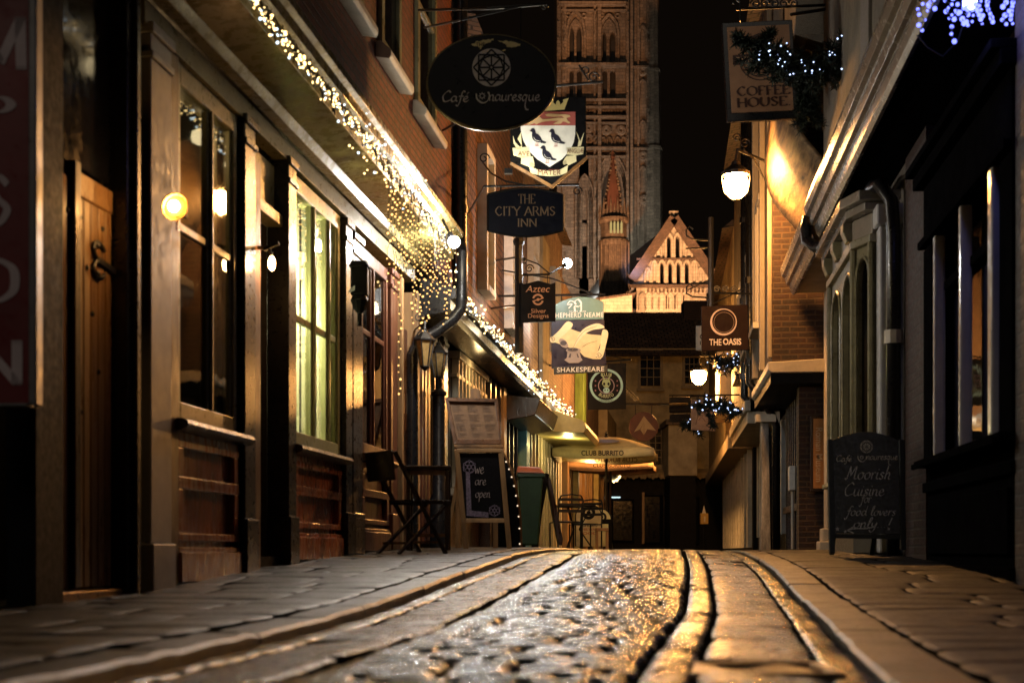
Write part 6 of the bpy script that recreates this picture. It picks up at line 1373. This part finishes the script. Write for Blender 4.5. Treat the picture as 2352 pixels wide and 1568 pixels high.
# ================================================================== chalk A-board on the right
t = thing('cafe_board', 'round topped black A board with chalk handwriting on the right pavement', 'sign', W(1988, 1270, 12.4))
Q = Plane(12.4, 1988, 1130, -.0007, -.0006)
arch = [(1908, 1224), (1908, 1012)] + [(1908 + 160 * k / 16, 1012 - 21 * math.sin(math.pi * k / 16)) for k in range(1, 16)] + [(2068, 1012), (2070, 1226)]
GRN = paint('very dark green board paint', (.008, .012, .009), .55, .4, 9, .15, 40)
mb = MB(); mb.extr([Q(*p) for p in arch], (0, .025, 0)); mb.build('slate', GRN, t, bevel=.003)
for (a, b) in (((1906, 1010), (1911, 1270)), ((2070, 1010), (2074, 1262))): MB().bar(Q(a[0], a[1], -.0), Q(b[0], b[1], -.0), .045, .05, up=(0, 1, 0)).build('leg', GRN, t, bevel=.004)
mb = MB(); mb.bar(Q(1912, 1230, -.01), Q(2070, 1232, -.01), .04, .03, up=(0, 1, 0)); mb.build('rail', GRN, t)
for (a, b) in ((1940, 1945), (2040, 2046)): MB().bar(Q(a, 1020, -.05), Vector((Q(b, 1254, -.6).x, 12.95, zg(12.9) + .03)), .04, .03).build('rear_leg', GRN, t)
CHK = paint('white chalk', (.90, .90, .86), .95, .4, 70, fine=.4); CHK2 = paint('faded chalk print', (.70, .68, .6), .95, .3, 60)
wheel(Q, 1990, 1025.5, 14.5, t, CHK2, GRN, .004)
Q.art(fit(stroke_text('Caf\u00e9', SCR, .24, .9, .02, .12), 1921, 1957, 1044, 1066), 'lettering', CHK2, t)
qs = ribbon(smooth_pts([(1970, 1047), (1972, 1055), (1980, 1060), (1988, 1055), (1990, 1047)], 5), 2.6, .9) + ring(1979, 1050, 2.6, 4.2, 8)
Q.art(qs, 'crescent', CHK2, t); Q.art(fit(stroke_text('nauresque', SCR, .22, .9, .03, .12), 1990, 2062, 1046, 1068), 'lettering', CHK2, t)
for s, a in (('Moorish', (1940, 2044, 1069, 1102)), ('Cuisine', (1940, 2031, 1107, 1139)), ('for', (1972, 2002, 1130, 1164)), ('food lovers', (1938, 2058, 1160, 1193)), ('only...!', (1960, 2050, 1187, 1222))):
    Q.art(fit(stroke_text(s, SCR, .17, .6, .05, .22), *a), 'lettering', CHK, t, .006)
star = lambda cx, cy, r: [(cx + r * (1 if k % 2 else .42) * math.cos(k * .628 + .3), cy + r * (1 if k % 2 else .42) * math.sin(k * .628 + .3)) for k in range(10)]
Q.art([star(1923, 1214, 6), star(1941, 1220, 4.5), star(2041, 1214, 4)] + ribbon(smooth_pts([(1945, 1217), (1965, 1213), (1990, 1213), (2008, 1209)], 4), 2.2) + ribbon([(1945, 1217), (1960, 1209)], 2) + ribbon([(1945, 1217), (1961, 1224)], 2), 'chalk_star', CHK, t, .006)
# ================================================================== fir garlands
FIR = paint('dark fir needles', (.022, .034, .024), .6, .5, 14, spec=.3); TWIG = paint('brown twig', (.05, .03, .02), .8)
def sprig(mb, a, b, n, ln, seed):
    rr = random.Random(seed); d = (b - a)
    for i in range(n):
        k = rr.random(); c = a.lerp(b, k); v = Vector((rr.gauss(0, 1), rr.gauss(0, 1), rr.gauss(0, 1))).normalized(); v = (v + d.normalized() * .55).normalized()
        l = ln * rr.uniform(.6, 1.2); s = v.cross(Vector((rr.gauss(0, 1), rr.gauss(0, 1), rr.gauss(0, 1)))).normalized() * l * .10
        mb.add([c - s, c + s, c + v * l + s * .4, c + v * l - s * .4], [(0, 1, 2, 3)])
def garland(name, lab, Y, spine, tails, rad, nb, bulbmat, anchor, ndl, seed, br=.009, density=1.0, per=5):
    rr = random.Random(seed); t = thing(name, lab, 'garland', W(*spine[0], Y), 'lit fir garlands on the right')
    pts = [W(x, y, Y + rr.uniform(-.1, .1)) for x, y in smooth_pts(spine, 6)]; mb = MB(); mb.tube(pts, .018, 6)
    fo = MB(); tips = []
    for p in pts:
        for k in range(per):
            v = Vector((rr.gauss(0, 1), rr.gauss(0, .8), rr.gauss(0, .75))).normalized() * rad * rr.uniform(.35, 1.0); e = p + v
            mb.tube([p, e], .005, 4, cap=False); sprig(fo, p, e, int(46 * density), ndl, rr.random()); tips.append(p.lerp(e, rr.uniform(.6, 1)))
    for tl in tails:
        q = [W(x, y, Y) for x, y in smooth_pts(tl, 4)]; mb.tube(q, .007, 5)
        for a, b in zip(q, q[1:]):
            sprig(fo, a, b, int(40 * density), ndl, rr.random())
            e = a + Vector((rr.uniform(-.1, .1), rr.uniform(-.06, .06), rr.uniform(-.12, .02))); sprig(fo, a, e, int(34 * density), ndl * .9, rr.random())
    mb.build('branch', TWIG, t); fo.build('foliage', FIR, t)
    mb = MB(); mb.ball(origin(t), br, 6, 4); me = None
    rr.shuffle(tips)
    for p in tips[:nb]:
        q = p + Vector((rr.uniform(-.03, .03), -rad * .35 - rr.uniform(.0, .06), rr.uniform(-.03, .03)))
        if me is None: b0 = mb.build('bulb', bulbmat, t); me = b0; b0.location = q - origin(t)
        else: c = me.copy(); COL.objects.link(c); c.parent = t; c.location = q - origin(t); c.scale = (rr.uniform(.6, 1.25),) * 3
    if anchor:
        mb = MB(); mb.tube([pts[-1]] + [Vector(a) for a in anchor], .022, 6); mb.build('bracket', IRON, t)
    return t
BLUEW = emit('blue white fairy bulb', (.50, .64, 1), 2.8); BLUE = emit('blue icicle bulb', (.17, .20, 1), 3.2)
garland('fir_garland', 'large dark fir garland with blue white lights in front of the coffee sign', 14.3, [(1748, 122), (1778, 138), (1812, 155), (1850, 165), (1888, 158), (1932, 136)], [[(1850, 190), (1858, 225), (1846, 262), (1840, 282)], [(1862, 200), (1872, 240), (1868, 262), (1878, 280)], [(1835, 180), (1842, 215), (1838, 240)], [(1750, 116), (1725, 98), (1702, 90), (1692, 82)], [(1760, 95), (1764, 80), (1772, 76)]], .27, 60, BLUEW, [W(1905, 185, 14.6), W(1938, 225, 14.9)], .075, 21, .008, 1.25, 6)
for (lab, Y, sp, tl, rad, nb, sd) in (('upper fir garland with blue lights beneath the ring emblem sign', 26.0, [(1645, 822), (1668, 838), (1690, 832), (1708, 818)], [[(1690, 850), (1700, 875)]], .26, 26, 31), ('middle fir garland with blue lights below the far street lamp', 25.0, [(1605, 935), (1640, 930), (1668, 938), (1692, 950)], [[(1625, 940), (1632, 965), (1640, 980)]], .25, 30, 41), ('small fir garland with blue lights hanging left of the pink sign', 28.0, [(1572, 972), (1590, 978), (1606, 986)], [[(1606, 990), (1612, 1005)]], .15, 14, 51)):
    garland('fir_garland', lab, Y, sp, tl, rad, nb, BLUEW, [W(sp[-1][0] + 30, sp[-1][1] - 12, Y + .3)], .09, sd, .013, .5, 4)
# blue icicle cluster at the top right corner
t = thing('blue_light_cluster', 'tangled cluster of bright blue icicle lights high at the right edge', 'fairy lights', W(2225, 0, 8.9)); rr = random.Random(8); Y = 8.9
mb = MB(); pos = []
c0 = W(2228, 6, Y)
for k in range(9):
    x = 2120 + k * 26 + rr.uniform(-8, 8); ln = rr.uniform(20, 125) * (1.1 if 2 < k < 6 else .6); y0 = -8 + abs(x - 2228) * .05; pt = []
    for j in range(7): pt.append((x + rr.uniform(-9, 9), y0 + ln * j / 6))
    pw = [W(a, b, Y + rr.uniform(-.12, .12)) for a, b in pt]; mb.tube(pw, .004, 5); pos += pw[1:]
for j in range(34):
    a = rr.uniform(0, 6.28); q = rr.gauss(0, .07); pos.append(c0 + Vector((q * math.cos(a), rr.uniform(-.1, .1), q * math.sin(a))))
mb.tube([W(2100, -20, Y), W(2228, -2, Y), W(2360, -20, Y)], .006, 5); mb.tube([W(2105, 80, Y), W(2130, 110, Y), W(2165, 130, Y), W(2200, 95, Y), W(2230, -2, Y)], .004, 5)
mb.build('cable', BLACKM, t); mb = MB(); mb.ball(origin(t), .013, 8, 5); b0 = mb.build('bulb', BLUE, t)
for k, p in enumerate(pos[:96]):
    b = b0 if k == 0 else b0.copy()
    if k: COL.objects.link(b); b.parent = t
    b.location = p - origin(t); b.scale = (rr.uniform(.6, 1.3),) * 3
mb = MB(); mb.ball(c0, .045, 14, 9); mb.build('bright_bulb', emit('blue white core bulb', (.35, .5, 1), 8), t)
mb = MB(); mb.tube([W(2228, -2, Y), W(2240, -90, Y), Rt.P(8.9, .40, W(0, -110, Y).z)], .012, 6); mb.build('hanger', IRON, t)
# ================================================================== strings of fairy lights along the left eaves
WARM = emit('warm fairy bulb', (1, .68, .27), 5); COOLW = emit('cool white fairy bulb', (.74, .90, 1), 3); AMBER = emit('amber icicle bulb', (1, .52, .16), 3.2)
def light_string(lab, pts, r, mats, wires, name='fairy_lights', wr=.004, grp=None):
    lo = min(pts, key=lambda v: v.y); t = thing(name, lab, 'fairy lights', lo, grp)
    mb = MB()
    for w in wires: mb.tube(w, wr, 4, cap=False)
    mb.build('cable', BLACKM, t)
    pts = sorted(pts, key=lambda v: v.y); vis = [p for p in pts if HY - (p.z - H0) * F / p.y > -30 and 0 < CX + p.x * F / p.y < 2352]
    base = []
    for m in mats:
        mb = MB(); mb.ball(origin(t), r, 7, 5); base.append(mb)
    first = [None] * len(mats); rr = random.Random(len(pts))
    for p in vis[:100]:
        i = 0 if rr.random() < .74 or len(mats) == 1 else 1
        if first[i] is None: b = first[i] = base[i].build('bulb', mats[i], t)
        else: b = first[i].copy(); COL.objects.link(b); b.parent = t
        b.location = p - origin(t); b.scale = (rr.uniform(.55, 1.25),) * 3
    rest = [MB() for m in mats]
    for p in vis[100:]:
        i = 0 if rr.random() < .74 or len(mats) == 1 else 1; rest[i].ball(p, r * rr.uniform(.55, 1.25), 6, 4)
    for m, q in zip(mats, rest):
        if q.v: q.build('bulb_mass', m, t, kind='stuff')
    return t
rr = random.Random(77)
def along(fr, Y0, Y1, n, p0, pj, z0, zj, f=None):
    out = []
    for i in range(n):
        k = i / n; Y = Y0 + (Y1 - Y0) * k + rr.uniform(-.05, .05); out.append(fr.P(Y, p0 + rr.gauss(0, pj), z0 + rr.gauss(0, zj) + (f(Y) if f else 0)))
    return out
pts = along(L, 7.4, 11, 240, .50, .016, 3.34, .026) + along(L, 10.4, 14.4, 270, .50, .045, 3.36, .075)
wires = [[L.P(8 + i * .12, .50 + .025 * math.sin(i * 1.7), 3.34 + .05 * math.sin(i * 2.3 + k * 2)) for i in range(54)] for k in range(3)]
for i in range(21): y = 8.0 + i * .3; wires.append([L.P(y, .49, 3.42), L.P(y + .06, .52, 3.28 + .05 * math.sin(i)), L.P(y + .16, .49, 3.42)])
light_string('long string of warm and cool white bulbs under the eave of the red brick shop', pts, .0082, (WARM, COOLW), wires)
pts = []; wires = []
for i in range(27):
    Y = 11.5 + i * .11; n = int(rr.uniform(7, 17)) if Y < 13.2 else int(rr.uniform(6, 14)); 
    if i == 4: n = 27
    x = Y; w = []
    for j in range(n + 1):
        p = L.P(Y + rr.uniform(-.012, .012), .46 + rr.uniform(-.015, .015), 3.30 - j * .062 + rr.uniform(-.012, .012)); w.append(p)
        if j: pts.append(p)
    wires.append(w)
light_string('curtain of amber icicle lights hanging below the eave near the downpipe', pts, .0085, (AMBER,), wires, 'icicle_lights', .0028)
pts = along(L, 15.1, 21, 190, .43, .03, 3.02, .05) + along(L, 21, 31.5, 330, .42, .05, 2.98, .075) + along(L, 15.0, 15.3, 20, .40, .05, 3.2, .15)
wires = [[L.P(15.1 + i * .23, .43 + .03 * math.sin(i * 1.7), 3.02 + .05 * math.sin(i * 2.1 + k * 2)) for i in range(72)] for k in range(2)]
light_string('string of white bulbs along the eaves of the tiled and plaster houses', pts, .0125, (WARM, COOLW), wires)
pts = [W(x + rr.uniform(-1.5, 1.5), y + rr.uniform(-2, 2), 46.5) for x, y in smooth_pts([(1424, 1085), (1423, 1094), (1417, 1101), (1408, 1106)], 8)]
light_string('short bright hook of white bulbs at the mouth of the black shopfront', pts, .03, (WARM,), [[p for p in pts]], 'fairy_lights', .008)
# ================================================================== lamps
def lamp_ball(name, c, r, col, power, parent, nm='bulb', sz=1):
    A_ = 4 * math.pi * r * r; mb = MB(); mb.ball(c, r, 16, 10, sz); return mb.build(nm, emit(name, col, power / (math.pi * A_), True), parent, smooth=True)
def light(name, kind, loc, power, col, r=.05, **kw):
    l = bpy.data.lights.new(name, kind); l.energy = power; l.color = col
    if kind != 'SUN': l.shadow_soft_size = r
    for k, v in kw.items(): setattr(l, k, v)
    o = bpy.data.objects.new(name, l); COL.objects.link(o); o.location = loc; return o
SOD = (1, .44, .11)
def street_lamp(c, anchor, lab, power, r):
    t = thing('street_lamp', lab, 'street lamp', c - Vector((0, 0, r)))
    lamp_ball('sodium lamp ' + str(power), c, r, SOD, power, t, 'globe', 1.1)
    mb = MB(); mb.lathe((c.x, c.y, c.z + r), [(r * 1.15, -.04), (r * 1.2, .0), (r * .8, .05), (r * .4, .10), (r * .35, .14), (.02, .16), (.01, .24)], 12); mb.build('cap', IRON, t)
    for k in range(6): a = k * 1.047; MB().tube([c + Vector((math.cos(a) * r * q1, math.sin(a) * r * q1, r * q2)) for q1, q2 in ((1.15, .95), (1.13, .3), (.95, -.6), (.4, -1.12), (.05, -1.2))], .007, 5).build('cage_bar', IRON, t)
    mb = MB(); mb.tube([c + Vector((0, 0, r + .14)), c + Vector((.02, 0, r + .30)), Vector(anchor)], .02, 8)
    mb.tube([c + Vector((.1, 0, r + .31)), c + Vector((.25, .05, r + .18)), Vector(anchor) - Vector((0, 0, .35))], .012, 6)
    mb.tube(scroll(c + Vector((.12, 0, r + .38)), .07, 1.4, 18), .010, 6); mb.tube(scroll(c + Vector((.02, 0, r + .45)), .06, 1.4, 18, -1), .010, 6); mb.build('bracket', IRON, t)
c = W(1690, 425, 18.5); street_lamp(c, Rt.P(19.4, .72, c.z + .55), 'glowing orange street lamp on a scrolled bracket beside the curved plaster cove', 800, .16)
c = W(1605, 865, 32.0); street_lamp(c, Rt.P(32.1, .72, c.z + .5), 'glowing orange street lamp far down the lane above the pink sign', 1500, .16)
def floodlight(c, lab, col, power, r, back):
    t = thing('floodlight', lab, 'floodlight', c - Vector((0, 0, r)))
    lamp_ball('flood lamp ' + str(power), c, r, col, power, t, 'lens')
    b = Vector(back); d = (b - c).normalized(); mb = MB(); mb.tube([c + d * r * .95, c + d * (r + .06)], [r * .55, r * .5], 10); mb.tube([c + d * (r + .05), b], .012, 6); mb.build('housing', BLACKM, t)
WHT = (1, .96, .90)
P = L.P
floodlight(W(1043, 556, 13.5), 'dazzling white floodlight on the eave at the end of the red brick shop', WHT, 150, .055, P(13.7, .50, 3.5))
floodlight(W(1303, 605, 19.7), 'dazzling white floodlight hanging above the pub sign', (.92, .96, 1), 75, .065, W(1262, 629, 19.1))
# wall lamp by the plank door, hood added to keep its light off the pilaster
t = thing('wall_lamp', 'small glowing amber wall lamp between the plank door and the first window', 'lamp', P(7.3, .28, 2.0)); c = P(7.26, .28, 2.07)
lamp_ball('amber wall lamp', c, .027, (1, .52, .16), 9, t)
mb = MB(); vs = []; n = 14
ax = (P(8, .1, 0) - P(7, .1, 0)).normalized(); sx = Vector((0, 0, 1)).cross(ax)
for i in range(5):
    a = .1 + i * .34
    for k in range(n): an = k * 2 * math.pi / n; vs.append(c + ax * (.07 * math.cos(a)) + (sx * math.cos(an) + Vector((0, 0, 1)) * math.sin(an)) * .07 * math.sin(a))
mb.add(vs, [(i * n + k, i * n + (k + 1) % n, (i + 1) * n + (k + 1) % n, (i + 1) * n + k) for i in range(4) for k in range(n)] + [tuple(range(n))]); mb.build('hood', paint('aged brass', (.40, .22, .07), .35, .3, metal=1), t, smooth=True, solid=.004)
mb = MB(); mb.tube([c + ax * .07, P(7.5, .26, 2.07), P(7.58, .10, 2.12)], .010, 6); mb.tube([c + Vector((0, 0, -.04)) + ax * .05, c + Vector((0, 0, -.11)) + ax * .05], .008, 6); mb.build('arm', paint('aged brass', (.40, .22, .07)), t)
t = thing('wall_lamp', 'second small amber wall lamp, on the post right of the first window', 'lamp', P(9.44, .1, 2.1)); c = P(9.42, .13, 2.22)
lamp_ball('small amber lamp', c, .022, (1, .50, .16), 3.5, t, sz=2.2); mb = MB(); mb.tube([c + Vector((0, 0, .05)), c + Vector((-.02, 0, .10)), P(9.44, .03, 2.33)], .014, 6); mb.bar(c + Vector((-.05, 0, .09)), c + Vector((.05, -.02, .13)), .03, .02); mb.build('arm', IRON, t)
# room lamp of the lit window, lamps of the strings, canopy lamp, sign lamp, blue cluster
for i in range(3): light('room_lamp', 'POINT', P(10.6 + i * .4, -.45, 2.2), 95, (1, .88, .52), .1)
light('room_lamp', 'POINT', P(10.9, -.72, 1.4), 22, (1, .88, .52), .12)
for i in range(9): light('string_glow', 'POINT', P(8.6 + i * .75, .56, 3.28), max(.35, .2 + .17 * i), (1, .78, .42), .06)
for i in range(4): light('icicle_glow', 'POINT', P(11.8 + i * .75, .52, 2.85), 5.0, (1, .55, .2), .12)
for i in range(9): light('string_glow', 'POINT', P(15.6 + i * 1.8, .56, 3.0), 4.0, (1, .80, .5), .08)
light('canopy_lamp', 'POINT', P(26.5, .55, 2.3), 26, (1, .78, .28), .08); light('canopy_lamp', 'POINT', P(30, .7, 2.15), 40, (1, .62, .25), .1); light('canopy_lamp', 'POINT', P(38, .9, 2.2), 12, (1, .62, .25), .1)
light('shop_lamp', 'POINT', P(18.2, .22, 2.6), 5, (1, .68, .28), .05)
light('sign_lamp', 'POINT', CA(1200, 418, .42), 24, (1, .92, .70), .05)
light('niche_lamp', 'POINT', P(19.9, .30, 3.7), 16, (1, .72, .5), .05); light('niche_lamp', 'POINT', P(24.9, .35, 4.3), 24, (1, .95, .85), .05)
light('teal_lamp', 'POINT', P(23.4, .75, 2.2), 4, (.8, 1, .95), .05)
light('blue_glow', 'POINT', W(2228, 30, 8.7), 8, (.30, .32, 1), .1)
light('room_lamp', 'POINT', P(8.6, -.3, 2.95), 9, (1, .62, .28), .1)
# the two floodlights throw their beams down on to the lane
spot_ = lambda loc, aim, pw, col, ang: setattr(light('flood_beam', 'SPOT', loc, pw, col, .06, spot_size=math.radians(ang), spot_blend=.9), 'rotation_euler', (Vector(aim) - Vector(loc)).to_track_quat('-Z', 'Y').to_euler())
spot_(W(1043, 556, 13.5) + Vector((.02, -.09, -.03)), (.25, 7.2, .05), 110, (1, .96, .88), 34); spot_(W(1303, 605, 19.7) + Vector((0, -.09, -.03)), (.55, 9, .1), 330, (.9, .95, 1), 26)
# floodlights of the cathedral, standing on the ground behind the roofs
def spot(name, loc, aim, power, col, ang, blend=.6):
    o = light(name, 'SPOT', loc, power, col, .6, spot_size=math.radians(ang), spot_blend=blend)
    o.rotation_euler = (Vector(aim) - Vector(loc)).to_track_quat('-Z', 'Y').to_euler(); return o
spot('gable_flood', (14, 112, 9), W(1530, 630, 150), 5200, (1, .74, .40), 75)
spot('turret_flood', (5, 118, 10), W(1412, 600, 150), 3500, (1, .62, .36), 60)
spot('tower_flood', (2, 122, 6), W(1350, 130, 185), 190000, (1, .46, .19), 50); spot('tower_flood', (17.5, 122, 6), W(1450, 130, 185), 210000, (1, .46, .19), 50)
spot('tower_base_flood', W(1330, 700, 172), W(1400, 480, 185), 6500, (1, .98, .82), 100)
spot('tower_base_flood', W(1480, 640, 171), W(1490, 470, 185), 5500, (.95, 1, .88), 100)
spot('roof_flood', W(1458, 622, 147.5), W(1475, 590, 156), 700, (.72, .66, 1), 70)
# ================================================================== sky, faint added fill light, camera
w = bpy.data.worlds.new('World'); scene.world = w; w.use_nodes = True; nt = w.node_tree
for n in list(nt.nodes): nt.nodes.remove(n)
out = nt.nodes.new('ShaderNodeOutputWorld'); sk = nt.nodes.new('ShaderNodeTexSky'); sk.sky_type = 'NISHITA'; sk.sun_disc = False
EL, AZ_ = math.radians(-9), math.radians(190)
sk.sun_elevation = EL; sk.sun_rotation = AZ_
b1 = nt.nodes.new('ShaderNodeBackground'); b1.inputs[1].default_value = .05; nt.links.new(sk.outputs[0], b1.inputs[0])
b2 = nt.nodes.new('ShaderNodeBackground'); b2.inputs[0].default_value = (1, .62, .38, 1); b2.inputs[1].default_value = .003
ad = nt.nodes.new('ShaderNodeAddShader'); nt.links.new(b1.outputs[0], ad.inputs[0]); nt.links.new(b2.outputs[0], ad.inputs[1]); nt.links.new(ad.outputs[0], out.inputs[0])
mo = light('fill_sun', 'SUN', (0, -20, 20), .15, (1, .86, .70), angle=math.radians(14))  # unseen fill added behind the camera to brighten the signs facing it
mo.rotation_euler = Vector((.16, .85, -.50)).to_track_quat('-Z', 'Y').to_euler()
cam = bpy.data.cameras.new('camera'); co = bpy.data.objects.new('camera', cam); COL.objects.link(co); scene.camera = co
co.location = (0, 0, H0); co.rotation_euler = (math.pi / 2, 0, 0); cam.sensor_width = 36; cam.lens = 36 * F / 2352
cam.shift_y = (HY - 784) / 2352; cam.clip_end = 2000; cam.clip_start = .05
cam.dof.use_dof = True; cam.dof.focus_distance = 24; cam.dof.aperture_fstop = 2.6
scene.render.engine = 'CYCLES'; cy = scene.cycles
cy.use_denoising = True; cy.denoiser = 'OPENIMAGEDENOISE'; cy.sample_clamp_indirect = 4; cy.sample_clamp_direct = 0
cy.max_bounces = 6; cy.diffuse_bounces = 3; cy.glossy_bounces = 3; cy.transparent_max_bounces = 12; cy.caustics_reflective = False; cy.caustics_refractive = False; cy.use_light_tree = True
vs_ = scene.view_settings; scene.display_settings.display_device = 'sRGB'; vs_.view_transform = 'Standard'; vs_.look = 'None'; vs_.gamma = 1; vs_.exposure = 0; vs_.use_curve_mapping = False
